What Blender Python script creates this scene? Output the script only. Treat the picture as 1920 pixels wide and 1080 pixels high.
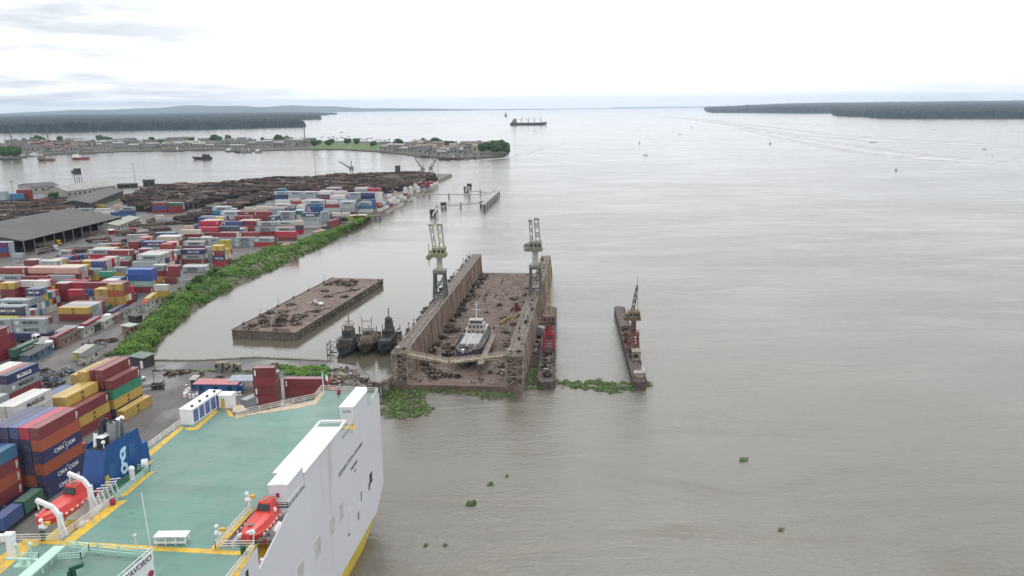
import bpy, math, random
from mathutils import Vector, Matrix
random.seed(7)
R = math.radians
for o in list(bpy.data.objects): bpy.data.objects.remove(o)
S = bpy.context.scene
COL = S.collection
# ---------------------------------------------------------------- camera
F, H = 1500.0, 88.0
pit = math.atan((540 - 201.0) / F); rol = R(0.6)
fw = Vector((0, math.cos(pit), -math.sin(pit))); up0 = Vector((0, math.sin(pit), math.cos(pit)))
rt = math.cos(rol) * Vector((1, 0, 0)) - math.sin(rol) * up0
up = math.cos(rol) * up0 + math.sin(rol) * Vector((1, 0, 0))
cd = bpy.data.cameras.new('camera'); cam = bpy.data.objects.new('camera', cd); COL.objects.link(cam)
cd.lens = 36 * F / 1920; cd.sensor_width = 36; cd.clip_start = 1; cd.clip_end = 120000
cam.matrix_world = Matrix(((rt.x, up.x, -fw.x, 0), (rt.y, up.y, -fw.y, 0), (rt.z, up.z, -fw.z, H), (0, 0, 0, 1)))
S.camera = cam
def at(x, y, z=0.0):
    """point of the place at height z that the photograph shows at pixel (x, y)"""
    d = fw * F + rt * (x - 960) + up * (540 - y)
    t = (z - H) / d.z
    return Vector((d.x * t, d.y * t, z))
# ---------------------------------------------------------------- world and sun
W = bpy.data.worlds.new('World'); S.world = W; W.use_nodes = True
nt = W.node_tree; nt.nodes.clear()
def N(t, typ, **kw):
    n = t.nodes.new(typ)
    for k, v in kw.items(): setattr(n, k, v)
    return n
def ramp(t, src, stops):
    r = N(t, 'ShaderNodeValToRGB'); t.links.new(src, r.inputs[0])
    e = r.color_ramp.elements
    while len(e) < len(stops): e.new(.5)
    for i, (p, c) in enumerate(stops):
        e[i].position = p; e[i].color = (*c, 1) if len(c) == 3 else c
    return r.outputs[0]
def mth(t, op, a, b=None, c=None, clamp=False):
    m = N(t, 'ShaderNodeMath', operation=op, use_clamp=clamp)
    for i, v in enumerate((a, b, c)):
        if v is None: continue
        if isinstance(v, (int, float)): m.inputs[i].default_value = v
        else: t.links.new(v, m.inputs[i])
    return m.outputs[0]
def mix(t, f, a, b, mode='MIX'):
    m = N(t, 'ShaderNodeMix', data_type='RGBA', blend_type=mode)
    for i, v in ((0, f), (6, a), (7, b)):
        if isinstance(v, (int, float)): m.inputs[i].default_value = v
        elif isinstance(v, tuple): m.inputs[i].default_value = (*v, 1)
        else: t.links.new(v, m.inputs[i])
    return m.outputs[2]
SUN_EL, SUN_AZ = R(58), R(12)
tc = N(nt, 'ShaderNodeTexCoord'); sp = N(nt, 'ShaderNodeSeparateXYZ'); nt.links.new(tc.outputs['Generated'], sp.inputs[0])
X, Y, Z = sp.outputs
el = mth(nt, 'MAXIMUM', Z, 0.0)
# overcast dome: low sky lifted past white to brighten reflections in the water
lum = ramp(nt, el, [(0, (1.36, 1.36, 1.42)), (.09, (1.50, 1.50, 1.53)), (.3, (1.51, 1.51, 1.53)), (1, (1.36, 1.36, 1.35))])
cb = N(nt, 'ShaderNodeCombineXYZ')
den = mth(nt, 'ADD', el, 0.07)
nt.links.new(mth(nt, 'DIVIDE', X, den), cb.inputs[0]); nt.links.new(mth(nt, 'DIVIDE', Y, den), cb.inputs[1])
nz = N(nt, 'ShaderNodeTexNoise'); nz.inputs['Scale'].default_value = .62; nz.inputs['Detail'].default_value = 8; nz.inputs['Roughness'].default_value = .55
nt.links.new(cb.outputs[0], nz.inputs['Vector'])
sides = mth(nt, 'MULTIPLY', mth(nt, 'SUBTRACT', mth(nt, 'ABSOLUTE', mth(nt, 'SUBTRACT', X, 0.1)), .02), 2.0, clamp=True)
cl = ramp(nt, nz.outputs[0], [(.40, (0, 0, 0)), (.62, (1, 1, 1))])
sides = mth(nt, 'ADD', mth(nt, 'MULTIPLY', mth(nt, 'SUBTRACT', mth(nt, 'MULTIPLY', X, -1.0), 0.05), 2.2, clamp=True), mth(nt, 'MULTIPLY', mth(nt, 'SUBTRACT', X, 0.34), 2.5, clamp=True))
cm = mth(nt, 'MULTIPLY', mth(nt, 'MULTIPLY', cl, sides), 1.0, clamp=True)
skyc = mix(nt, cm, lum, (.66, .70, .765))
ns = N(nt, 'ShaderNodeTexSky', sky_type='NISHITA', sun_disc=False, sun_elevation=SUN_EL, sun_rotation=SUN_AZ)
nsc = N(nt, 'ShaderNodeVectorMath', operation='SCALE'); nsc.inputs['Scale'].default_value = .1
nt.links.new(ns.outputs[0], nsc.inputs[0])
skyc = mix(nt, .06, skyc, nsc.outputs[0])
bg = N(nt, 'ShaderNodeBackground'); nt.links.new(skyc, bg.inputs[0]); bg.inputs[1].default_value = 1.0
wo = N(nt, 'ShaderNodeOutputWorld'); nt.links.new(bg.outputs[0], wo.inputs[0])
sd = bpy.data.lights.new('sun', 'SUN'); sd.energy = 1.0; sd.angle = R(25); sd.color = (1, .98, .95)
so = bpy.data.objects.new('sun', sd); COL.objects.link(so)
sv = Vector((math.sin(SUN_AZ) * math.cos(SUN_EL), math.cos(SUN_AZ) * math.cos(SUN_EL), math.sin(SUN_EL)))
so.rotation_euler = sv.to_track_quat('Z', 'Y').to_euler()
S.view_settings.view_transform = 'Standard'; S.view_settings.look = 'None'; S.view_settings.gamma = 1; S.view_settings.exposure = 0.06
S.view_settings.use_curve_mapping = False
S.cycles.max_bounces = 5; S.cycles.volume_bounces = 1; S.cycles.diffuse_bounces = 3
# ---------------------------------------------------------------- materials
MATS = {}
def mat(name, base, rough=.6, var=.25, scale=.6, metal=0., dirt=None, dirt_amt=.4, streak=False, bump=0., bscale=4., spec=.5, detail=6):
    if name in MATS: return MATS[name]
    m = bpy.data.materials.new(name); m.use_nodes = True; t = m.node_tree
    b = t.nodes['Principled BSDF']; b.inputs['Roughness'].default_value = rough; b.inputs['Metallic'].default_value = metal
    b.inputs['Specular IOR Level'].default_value = spec
    g = N(t, 'ShaderNodeNewGeometry')
    pos = g.outputs['Position']
    n1 = N(t, 'ShaderNodeTexNoise'); n1.inputs['Scale'].default_value = scale; n1.inputs['Detail'].default_value = detail
    t.links.new(pos, n1.inputs['Vector'])
    lo = tuple(c * (1 - var) for c in base); hi = tuple(min(1, c * (1 + var)) for c in base)
    c = ramp(t, n1.outputs[0], [(.3, lo), (.7, hi)])
    if dirt:
        n2 = N(t, 'ShaderNodeTexNoise'); n2.inputs['Scale'].default_value = scale * 2.3; n2.inputs['Detail'].default_value = 8; n2.inputs['Roughness'].default_value = .65
        mp = N(t, 'ShaderNodeMapping'); t.links.new(pos, mp.inputs[0])
        mp.inputs['Scale'].default_value = (1, 1, .12) if streak else (1, 1, 1)
        t.links.new(mp.outputs[0], n2.inputs['Vector'])
        k = ramp(t, n2.outputs[0], [(.62 - dirt_amt * .4, (0, 0, 0)), (.75 - dirt_amt * .25, (1, 1, 1))])
        c = mix(t, k, c, dirt)
    t.links.new(c, b.inputs['Base Color'])
    if bump:
        n3 = N(t, 'ShaderNodeTexNoise'); n3.inputs['Scale'].default_value = bscale; n3.inputs['Detail'].default_value = 5
        t.links.new(pos, n3.inputs['Vector'])
        bp = N(t, 'ShaderNodeBump'); bp.inputs['Strength'].default_value = bump; bp.inputs['Distance'].default_value = .2
        t.links.new(n3.outputs[0], bp.inputs['Height']); t.links.new(bp.outputs[0], b.inputs['Normal'])
    MATS[name] = m
    return m
def objmat(name, rough=.5, dirt=(.16, .11, .08), amt=.35, roof=None):
    """paint whose colour is set per object, weathered; roofs paled for sun fading and painted-in sky sheen"""
    m = bpy.data.materials.new(name); m.use_nodes = True; t = m.node_tree
    b = t.nodes['Principled BSDF']; b.inputs['Roughness'].default_value = rough
    oi = N(t, 'ShaderNodeObjectInfo'); g = N(t, 'ShaderNodeNewGeometry')
    n1 = N(t, 'ShaderNodeTexNoise'); n1.inputs['Scale'].default_value = .35; n1.inputs['Detail'].default_value = 5
    t.links.new(g.outputs['Position'], n1.inputs['Vector'])
    c = mix(t, mth(t, 'MULTIPLY', n1.outputs[0], .14), oi.outputs['Color'], (.40, .36, .34))
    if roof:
        c = mix(t, roof, c, (.52, .48, .47))  # pale tone stands for faded paint and for sky reflected on wet roofs
    n2 = N(t, 'ShaderNodeTexNoise'); n2.inputs['Scale'].default_value = 1.1; n2.inputs['Detail'].default_value = 8; n2.inputs['Roughness'].default_value = .7
    mp = N(t, 'ShaderNodeMapping'); mp.inputs['Scale'].default_value = (1, 1, .25); t.links.new(g.outputs['Position'], mp.inputs[0]); t.links.new(mp.outputs[0], n2.inputs['Vector'])
    k = ramp(t, n2.outputs[0], [(.52, (0, 0, 0)), (.74, (amt * 1.4, amt * 1.4, amt * 1.4))])
    c = mix(t, k, c, dirt)
    t.links.new(c, b.inputs['Base Color'])
    return m
# ---------------------------------------------------------------- mesh building
class MB:
    def __init__(s): s.v = []; s.f = []; s.m = []; s.mats = []
    def mi(s, m):
        if m is None: return 0
        if m not in s.mats: s.mats.append(m)
        return s.mats.index(m)
    def quad(s, pts, m=None):
        b = len(s.v); s.v += [tuple(p) for p in pts]; s.f.append(tuple(range(b, b + len(pts)))); s.m.append(s.mi(m)); return s
    def box(s, x0, y0, z0, x1, y1, z1, m=None, M=None):
        ps = [(x0, y0, z0), (x1, y0, z0), (x1, y1, z0), (x0, y1, z0), (x0, y0, z1), (x1, y0, z1), (x1, y1, z1), (x0, y1, z1)]
        if M is not None: ps = [tuple(M @ Vector(p)) for p in ps]
        return s.hexa(ps, m)
    def hexa(s, ps, m=None):
        b = len(s.v); s.v += [tuple(p) for p in ps]; k = s.mi(m)
        for f in ((0, 3, 2, 1), (4, 5, 6, 7), (0, 1, 5, 4), (1, 2, 6, 5), (2, 3, 7, 6), (3, 0, 4, 7)):
            s.f.append(tuple(b + i for i in f)); s.m.append(k)
        return s
    def bar(s, a, b, w=.1, h=None, m=None):
        a = Vector(a); b = Vector(b); d = b - a
        if d.length < 1e-5: return s
        h = h or w; d.normalize()
        sd_ = d.cross(Vector((0, 0, 1)))
        if sd_.length < .01: sd_ = Vector((1, 0, 0))
        sd_.normalize(); u = sd_.cross(d).normalized()
        sd_ *= w / 2; u *= h / 2
        return s.hexa([a - sd_ - u, b - sd_ - u, b + sd_ - u, a + sd_ - u, a - sd_ + u, b - sd_ + u, b + sd_ + u, a + sd_ + u], m)
    def tube(s, a, b, r0, r1=None, n=8, m=None, caps=True):
        a = Vector(a); b = Vector(b); r1 = r0 if r1 is None else r1
        d = (b - a)
        if d.length < 1e-6: return s
        d.normalize(); q = d.cross(Vector((0, 0, 1)))
        if q.length < .01: q = Vector((1, 0, 0))
        q.normalize(); w = d.cross(q)
        i0 = len(s.v); k = s.mi(m)
        for c, r in ((a, r0), (b, r1)):
            for i in range(n):
                t_ = 2 * math.pi * i / n; s.v.append(tuple(c + q * r * math.cos(t_) + w * r * math.sin(t_)))
        for i in range(n):
            j = (i + 1) % n; s.f.append((i0 + i, i0 + j, i0 + n + j, i0 + n + i)); s.m.append(k)
        if caps:
            s.f.append(tuple(i0 + i for i in reversed(range(n)))); s.m.append(k)
            s.f.append(tuple(i0 + n + i for i in range(n))); s.m.append(k)
        return s
    def prism(s, poly, z0, z1, m=None, mtop=None):
        """poly: counterclockwise (x, y)"""
        n = len(poly); b = len(s.v); k = s.mi(m); kt = s.mi(mtop or m)
        s.v += [(p[0], p[1], z0) for p in poly] + [(p[0], p[1], z1) for p in poly]
        for i in range(n):
            j = (i + 1) % n; s.f.append((b + i, b + j, b + n + j, b + n + i)); s.m.append(k)
        s.f.append(tuple(b + n + i for i in range(n))); s.m.append(kt)
        s.f.append(tuple(b + i for i in reversed(range(n)))); s.m.append(k)
        return s
    def loft(s, rings, m=None, cap=True, closed=True):
        n = len(rings[0]); b = len(s.v); k = s.mi(m)
        for r in rings: s.v += [tuple(p) for p in r]
        for a in range(len(rings) - 1):
            for i in range(n if closed else n - 1):
                j = (i + 1) % n; s.f.append((b + a * n + i, b + a * n + j, b + (a + 1) * n + j, b + (a + 1) * n + i)); s.m.append(k)
        if cap:
            s.f.append(tuple(b + i for i in reversed(range(n)))); s.m.append(k)
            s.f.append(tuple(b + (len(rings) - 1) * n + i for i in range(n))); s.m.append(k)
        return s
    def blob(s, c, rx, ry, rz, m=None, n=7, k=5, jit=.12, rng=random):
        rings = []
        for a in range(1, k):
            ph = math.pi * a / k; r = []
            for i in range(n):
                th = 2 * math.pi * i / n; j = 1 + rng.uniform(-jit, jit)
                r.append((c[0] + rx * j * math.sin(ph) * math.cos(th), c[1] + ry * j * math.sin(ph) * math.sin(th), c[2] - rz * j * math.cos(ph)))
            rings.append(r)
        return s.loft(rings, m)
    def rail(s, pts, h=1.05, step=2., w=.06, m=None, bars=3, closed=False):
        """railing along a polyline standing on its points"""
        pts = [Vector(p) for p in pts]
        if closed: pts.append(pts[0])
        for a, b in zip(pts, pts[1:]):
            L = (b - a).length; n = max(1, int(L / step))
            for i in range(n + 1):
                p = a.lerp(b, i / n); s.bar(p, p + Vector((0, 0, h)), w, m=m)
            for k in range(bars):
                z = Vector((0, 0, h * (k + 1) / bars)); s.bar(a + z, b + z, w, m=m)
        return s
    def build(s, name, m=None, parent=None, smooth=False):
        me = bpy.data.meshes.new(name); me.from_pydata(s.v, [], s.f)
        ms = s.mats or [m]
        for q in ms: me.materials.append(q)
        if len(ms) > 1: me.polygons.foreach_set('material_index', s.m)
        if smooth: me.polygons.foreach_set('use_smooth', [True] * len(me.polygons))
        me.update()
        o = bpy.data.objects.new(name, me); COL.objects.link(o)
        if parent is not None: o.parent = parent
        return o
def tag(o, label=None, cat=None, group=None, kind=None):
    if label and len(label.split()) > 16:
        for a, b in ((' container,', ','), (' of the line beside the lane', ' in the lane line'), ('row of ', ''), (' back files', ' rear files'), (' the ', ' '), (' of ', ' ')):
            if len(label.split()) > 16: label = label.replace(a, b)
    for k, v in (('label', label), ('category', cat), ('group', group), ('kind', kind)):
        if v: o[k] = v
    return o
def empty(name, label, cat, loc=(0, 0, 0), rz=0., group=None):
    o = bpy.data.objects.new(name, None); o.empty_display_size = .5; COL.objects.link(o)
    o.location = loc; o.rotation_euler.z = rz
    return tag(o, label, cat, group)
def copy_tree(o, parent=None, deep=True):
    c = o.copy(); COL.objects.link(c); c.parent = parent
    if deep:
        for ch in CH.get(o.name, None) or [q for q in o.children]: copy_tree(ch, c)
    return c
CH = {}
FONTS = {}
def text(s, size, m, parent, loc, rot, name='lettering', ext=.015, align='CENTER', sx=1.0, space=1.0, M=None):
    key = (s, size, m.name, align, space)
    if key not in FONTS:
        c = bpy.data.curves.new(name, 'FONT'); c.body = s; c.size = size; c.align_x = align; c.align_y = 'CENTER'
        c.extrude = ext; c.space_character = space; c.space_line = .85; c.resolution_u = 2; c.offset = .012 * size
        to = bpy.data.objects.new(name, c); COL.objects.link(to)
        me = bpy.data.meshes.new_from_object(to.evaluated_get(bpy.context.evaluated_depsgraph_get())); me.name = name
        me.materials.clear(); me.materials.append(m)
        bpy.data.objects.remove(to); bpy.data.curves.remove(c)
        FONTS[key] = me
    o = bpy.data.objects.new(name, FONTS[key]); COL.objects.link(o); o.parent = parent
    if M is not None: o.matrix_local = M
    else: o.location = loc; o.rotation_euler = rot; o.scale = (sx, 1, 1)
    return o
WORDS = ['', 'first', 'second', 'third', 'fourth', 'fifth', 'sixth', 'seventh', 'eighth', 'ninth', 'tenth', 'eleventh', 'twelfth', 'thirteenth', 'fourteenth', 'fifteenth', 'sixteenth', 'seventeenth', 'eighteenth', 'nineteenth', 'twentieth']
M_white = mat('white_paint', (.78, .79, .80), .35, .04, .3, dirt=(.55, .5, .44), dirt_amt=.12, streak=True)
M_dark = mat('dark_steel', (.03, .032, .035), .5, .3)
M_grey = mat('grey_steel', (.22, .23, .24), .5, .2)
M_yel = mat('yellow_paint', (.62, .40, .03), .45, .15, .5, dirt=(.4, .3, .15), dirt_amt=.2)
M_rust = mat('rusty_steel', (.115, .07, .055), .85, .45, .35, dirt=(.20, .15, .12), dirt_amt=.35)
M_rustd = mat('dark_rust', (.05, .038, .032), .9, .45, .8, dirt=(.12, .07, .045), dirt_amt=.35)
M_lash = mat('weathered_pale_paint', (.30, .285, .24), .8, .3, .6, dirt=(.16, .09, .06), dirt_amt=.5)
M_red = mat('red_paint', (.5, .03, .035), .45, .15)
M_wood = mat('weathered_wood', (.16, .12, .09), .9, .4, .7)
M_glass = mat('dark_glass', (.02, .03, .035), .1, .1)
M_navy = mat('navy_letter', (.015, .02, .04), .5, .1)
M_wl = mat('white_letter', (.8, .8, .8), .5, .05)
# ---------------------------------------------------------------- water
def water_mat():
    m = bpy.data.materials.new('estuary_water'); m.use_nodes = True; t = m.node_tree
    b = t.nodes['Principled BSDF']; g = N(t, 'ShaderNodeNewGeometry'); pos = g.outputs['Position']
    def nz(scale, sx, sy, det=4, rough=.5, dist=0.):
        mp = N(t, 'ShaderNodeMapping'); mp.inputs['Scale'].default_value = (sx, sy, 1); t.links.new(pos, mp.inputs[0])
        n = N(t, 'ShaderNodeTexNoise'); n.inputs['Scale'].default_value = scale; n.inputs['Detail'].default_value = det; n.inputs['Roughness'].default_value = rough
        n.inputs['Distortion'].default_value = dist
        t.links.new(mp.outputs[0], n.inputs['Vector']); return n.outputs[0]
    silt = nz(.004, 1, .45, 5, .6, .6)
    c = ramp(t, silt, [(.3, (.094, .082, .054)), (.7, (.118, .108, .084))])
    slick = nz(.0022, .55, 1.5, 7, .62, 1.2)                      # slicks and foam streaks drawn out by the tide
    sk = ramp(t, slick, [(.54, (0, 0, 0)), (.60, (1, 1, 1)), (.66, (0, 0, 0))])
    sp = N(t, 'ShaderNodeSeparateXYZ'); t.links.new(pos, sp.inputs[0])
    far = mth(t, 'MULTIPLY', mth(t, 'SUBTRACT', sp.outputs[1], 700), .0007, clamp=True)
    sk = mth(t, 'MULTIPLY', sk, far)
    c = mix(t, mth(t, 'MULTIPLY', sk, .30), c, (.45, .44, .42))
    b.inputs['Base Color'].default_value = (.2, .18, .15, 1); t.links.new(c, b.inputs['Base Color'])
    wind = nz(.008, .6, 1.6, 5, .6, .5)
    # the basin behind the floating dock lies sheltered
    shel = mth(t, 'MULTIPLY', mth(t, 'ADD', sp.outputs[0], 45), .03, clamp=True)
    shel = mth(t, 'MAXIMUM', shel, mth(t, 'MULTIPLY', mth(t, 'SUBTRACT', sp.outputs[1], 480), .004, clamp=True))
    gust = nz(.035, .45, 1.7, 7, .7, .8)
    gr = ramp(t, gust, [(.38, (.0,) * 3), (.50, (.5,) * 3), (.64, (1,) * 3)])
    t.links.new(mth(t, 'MULTIPLY', mth(t, 'ADD', mth(t, 'MULTIPLY', shel, .65), .35), mth(t, 'ADD', ramp(t, wind, [(.35, (.05,) * 3), (.65, (.09,) * 3)]), mth(t, 'MULTIPLY', gr, .09))), b.inputs['Roughness'])
    c2 = mix(t, mth(t, 'MULTIPLY', gr, .25), c, (.16, .153, .145)); t.links.new(c2, b.inputs['Base Color'])
    b.inputs['IOR'].default_value = 1.7
    rip = nz(.7, 1, 1.15, 6, .68, .3)
    sw = nz(.2, .9, 1.15, 5, .62, .6)
    calm = mth(t, 'MULTIPLY', ramp(t, wind, [(.35, (.45,) * 3), (.65, (1,) * 3)]), mth(t, 'ADD', mth(t, 'MULTIPLY', gr, .8), .5))
    amp = mth(t, 'MULTIPLY', calm, mth(t, 'ADD', mth(t, 'MULTIPLY', shel, .85), .15))
    hgt = mth(t, 'MULTIPLY', mth(t, 'ADD', rip, mth(t, 'MULTIPLY', sw, .45)), amp)
    bp = N(t, 'ShaderNodeBump'); bp.inputs['Strength'].default_value = .7; bp.inputs['Distance'].default_value = .45
    t.links.new(hgt, bp.inputs['Height']); t.links.new(bp.outputs[0], b.inputs['Normal'])
    return m
w = MB(); w.quad([(-40000, -600, 0), (40000, -600, 0), (40000, 37000, 0), (-40000, 37000, 0)])
tag(w.build('water', water_mat()), 'wide brown estuary water with faint ripples and pale slicks', kind='structure')
# ---------------------------------------------------------------- land
def ground_mat():
    m = bpy.data.materials.new('yard_ground'); m.use_nodes = True; t = m.node_tree
    b = t.nodes['Principled BSDF']; g = N(t, 'ShaderNodeNewGeometry'); pos = g.outputs['Position']
    def nz(scale, det=6, rough=.6, sx=1, sy=1):
        mp = N(t, 'ShaderNodeMapping'); mp.inputs['Scale'].default_value = (sx, sy, 1); mp.inputs['Rotation'].default_value = (0, 0, R(12)); t.links.new(pos, mp.inputs[0])
        n = N(t, 'ShaderNodeTexNoise'); n.inputs['Scale'].default_value = scale; n.inputs['Detail'].default_value = det; n.inputs['Roughness'].default_value = rough
        t.links.new(mp.outputs[0], n.inputs['Vector']); return n.outputs[0]
    c = ramp(t, nz(.03), [(.3, (.088, .081, .078)), (.55, (.135, .126, .122)), (.75, (.185, .175, .170))])
    c = mix(t, ramp(t, nz(.35, 8, .7), [(.5, (0, 0, 0)), (.75, (.55,) * 3)]), c, (.05, .045, .04))
    c = mix(t, ramp(t, nz(.8, 4, .6, 1.6, .08), [(.55, (0, 0, 0)), (.66, (.35,) * 3)]), c, (.045, .042, .04))   # tyre tracks
    t.links.new(c, b.inputs['Base Color'])
    wet = nz(.06, 6, .62, 1, .5)
    t.links.new(ramp(t, wet, [(.5, (.75,) * 3), (.58, (.35,) * 3), (.66, (.12,) * 3)]), b.inputs['Roughness'])
    return m
GM = ground_mat()
SHORE = [(275, 688), (262, 672), (300, 640), (330, 610), (400, 560), (450, 537), (500, 512), (550, 487), (600, 464), (640, 442), (680, 420), (705, 405), (735, 389), (760, 376), (800, 354), (848, 332)]
WAT = [at(x, y, 0) for x, y in SHORE]
def inland(p, d):
    return Vector((p.x - d, p.y + d * .25, 3))
INL = [inland(p, d) for p, d in zip(WAT, [5, 6, 9, 9, 9, 9, 9, 8, 7, 6, 5, 4, 4, 4, 4, 3])]
land = [(-2500, 20), (-80, 20), (-76, 70), (-72, 110), (-66, 150), (-58, 182), (-49, 200), (-42, 222), (-42, 240), (-52, 258), (-63, 264), (-90, 269), (-110, 266), (WAT[0].x, WAT[0].y)]
land += [(p.x, p.y) for p in INL]
land += [(-78, 1064), (-181, 1085), (-278, 1020), (-418, 950), (-496, 885), (-600, 862), (-2500, 760)]
l = MB(); l.prism(land, -4, 3, GM)
tag(l.build('ground', GM), 'grey muddy port yard and quay apron', kind='structure')
l = MB()
for i in range(len(WAT) - 1):
    a, b_ = WAT[i], WAT[i + 1]; c_, d_ = INL[i + 1], INL[i]
    l.quad([a + Vector((1.2, 0, -.8)), b_ + Vector((1.2, 0, -.8)), c_ + Vector((-.3, 0, .01)), d_ + Vector((-.3, 0, .01))])
tag(l.build('bank', mat('earth_bank', (.10, .085, .06), .9, .4, .4)), 'earth bank sloping from the yard to the water', kind='structure')
# quay edge beam along the near basin
l = MB()
q = [(-129, 267.6), (-110, 266.3), (-90, 269.3), (-63, 264.4)]
for a, b_ in zip(q, q[1:]): l.bar((a[0], a[1], 3.1), (b_[0], b_[1], 3.1), 1.0, .5)
tag(l.build('quay_edge', mat('old_concrete', (.22, .20, .17), .85, .35, .5, dirt=(.08, .07, .05))), 'worn concrete kerb along the near end of the basin', kind='structure')
# concrete lane and yard floor strips
def pix_poly(name, pts, z, m, label):
    mm = MB(); mm.quad([at(x, y, z) for x, y in pts]); return tag(mm.build(name, m), label, kind='structure')
pix_poly('truck_road', [(0, 765), (75, 690), (120, 645), (235, 575), (330, 520), (450, 462), (530, 437), (500, 435), (400, 470), (295, 520), (190, 570), (85, 632), (0, 690)], 3.006,
         mat('pale_concrete', (.125, .117, .112), .5, .3, .12, dirt=(.06, .055, .052), dirt_amt=.5), 'pale concrete truck lane between container rows and huts')
pix_poly('road_by_shed', [(0, 505), (60, 482), (215, 440), (330, 412), (420, 388), (500, 366), (500, 362), (400, 380), (300, 404), (205, 425), (100, 452), (0, 478)], 3.006, MATS['pale_concrete'], 'grey road running past the open shed')
pix_poly('grass', [(165, 403), (215, 381), (260, 370), (262, 366), (225, 372), (190, 390)], 3.3, mat('short_grass', (.09, .13, .035), .9, .3, .1), 'green grass verge beside the low sheds')
# ---------------------------------------------------------------- far forests
rng = random.Random(3)
def inside(x, y, P):
    r = False; j = len(P) - 1
    for i in range(len(P)):
        if (P[i][1] > y) != (P[j][1] > y) and x < (P[j][0] - P[i][0]) * (y - P[i][1]) / (P[j][1] - P[i][1]) + P[i][0]: r = not r
        j = i
    return r
M_for = mat('mangrove_foliage', (.010, .024, .030), .9, .5, .02, spec=.1)
def forest(name, P, a0, a1, d0, d1, hgt, label, da=2 / 1500., kd=1.014, rise=0, tap=lambda a: 1):
    m = MB(); na = int((a1 - a0) / da); ds = []; d = d0
    while d < d1: ds.append(d); d *= kd
    idx = {}
    for j, d in enumerate(ds):
        for i in range(na + 1):
            an = a0 + (a1 - a0) * i / na; y = d * math.cos(an); x = d * math.sin(an)
            wx = 60 * math.sin(y * .004) + 35 * math.sin(x * .011 + y * .003)
            ins = inside(x + wx, y + .6 * wx, P)
            z = hgt * tap(an) + rise * max(0, d - d0 * 1.25) / d1 + 6 * math.sin(x * .0031 + 1.3) * math.cos(y * .0017) + rng.uniform(-7, 7) + 5 * math.sin(x * .021) * math.sin(y * .017 + x * .006) if ins else -4
            idx[j, i] = (len(m.v), ins); m.v.append((x, y, z))
    for j in range(len(ds) - 1):
        for i in range(na):
            q4 = (idx[j, i], idx[j, i + 1], idx[j + 1, i + 1], idx[j + 1, i])
            if any(q[1] for q in q4): m.f.append(tuple(q[0] for q in q4)); m.m.append(0)
    return tag(m.build(name, M_for), label, kind='stuff')
forest('forest', [(-9000, 2400), (-2274, 3635), (-1429, 3927), (-1091, 4206), (-1250, 4900), (-1600, 6100), (-1870, 7900), (-2300, 8600), (-3000, 14000), (-9000, 26000), (-22000, 22000)],
       R(-36), R(-10.5), 3300, 24000, 27, 'dark mangrove forest on the left far shore')
forest('forest', [(2378, 5895), (2331, 4803), (2710, 4306), (7000, 3300), (26000, 12000), (18000, 26000), (9000, 24000), (3600, 15000), (2471, 9892), (3163, 7975)],
       R(12.5), R(36), 3700, 27000, 32, 'dark mangrove forest on the right far shore', rise=115, tap=lambda a: min(1, .25 + max(0, a - R(13.8)) / R(6)))
m = MB()
for (ax, ay, bx, by) in ((1150, 198.6, 1290, 197.2), (1275, 196.6, 1410, 195.4), (640, 207.9, 830, 206.3)):
    n = 60; A = at(ax, ay, 0); B = at(bx, by, 0)
    k = min(1, 42000 / A.y); A.x *= k; A.y *= k; k = min(1, 42000 / B.y); B.x *= k; B.y *= k
    for i in range(n):
        p = A.lerp(B, i / n); q = A.lerp(B, (i + 1) / n); h = rng.uniform(14, 34)
        m.hexa([(p.x, p.y, -3), (q.x, q.y, -3), (q.x, q.y + 300, -3), (p.x, p.y + 300, -3), (p.x, p.y, h), (q.x, q.y, h), (q.x, q.y + 300, h), (p.x, p.y + 300, h)])
tag(m.build('forest', M_for), 'thin faint lines of forest near the horizon', kind='stuff')
# tide rips: broken foam lines on the water
fm = bpy.data.materials.new('foam'); fm.use_nodes = True; t = fm.node_tree; b = t.nodes['Principled BSDF']; b.inputs['Base Color'].default_value = (.62, .62, .63, 1); b.inputs['Roughness'].default_value = .5
g = N(t, 'ShaderNodeNewGeometry'); mp = N(t, 'ShaderNodeMapping'); mp.inputs['Scale'].default_value = (.35, 1.3, 1); t.links.new(g.outputs['Position'], mp.inputs[0])
n = N(t, 'ShaderNodeTexNoise'); n.inputs['Scale'].default_value = .012; n.inputs['Detail'].default_value = 8; n.inputs['Roughness'].default_value = .65; t.links.new(mp.outputs[0], n.inputs['Vector'])
uvn = N(t, 'ShaderNodeTexCoord'); sx2 = N(t, 'ShaderNodeSeparateXYZ'); t.links.new(uvn.outputs['UV'], sx2.inputs[0])
edge = mth(t, 'SUBTRACT', 1.0, mth(t, 'ABSOLUTE', mth(t, 'SUBTRACT', mth(t, 'MULTIPLY', sx2.outputs[1], 2.0), 1.0)))
fa_ = ramp(t, mth(t, 'ADD', mth(t, 'MULTIPLY', edge, .38), mth(t, 'MULTIPLY', n.outputs[0], .75)), [(.42, (0, 0, 0)), (.74, (.75,) * 3)])
t.links.new(fa_, b.inputs['Alpha'])
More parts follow.
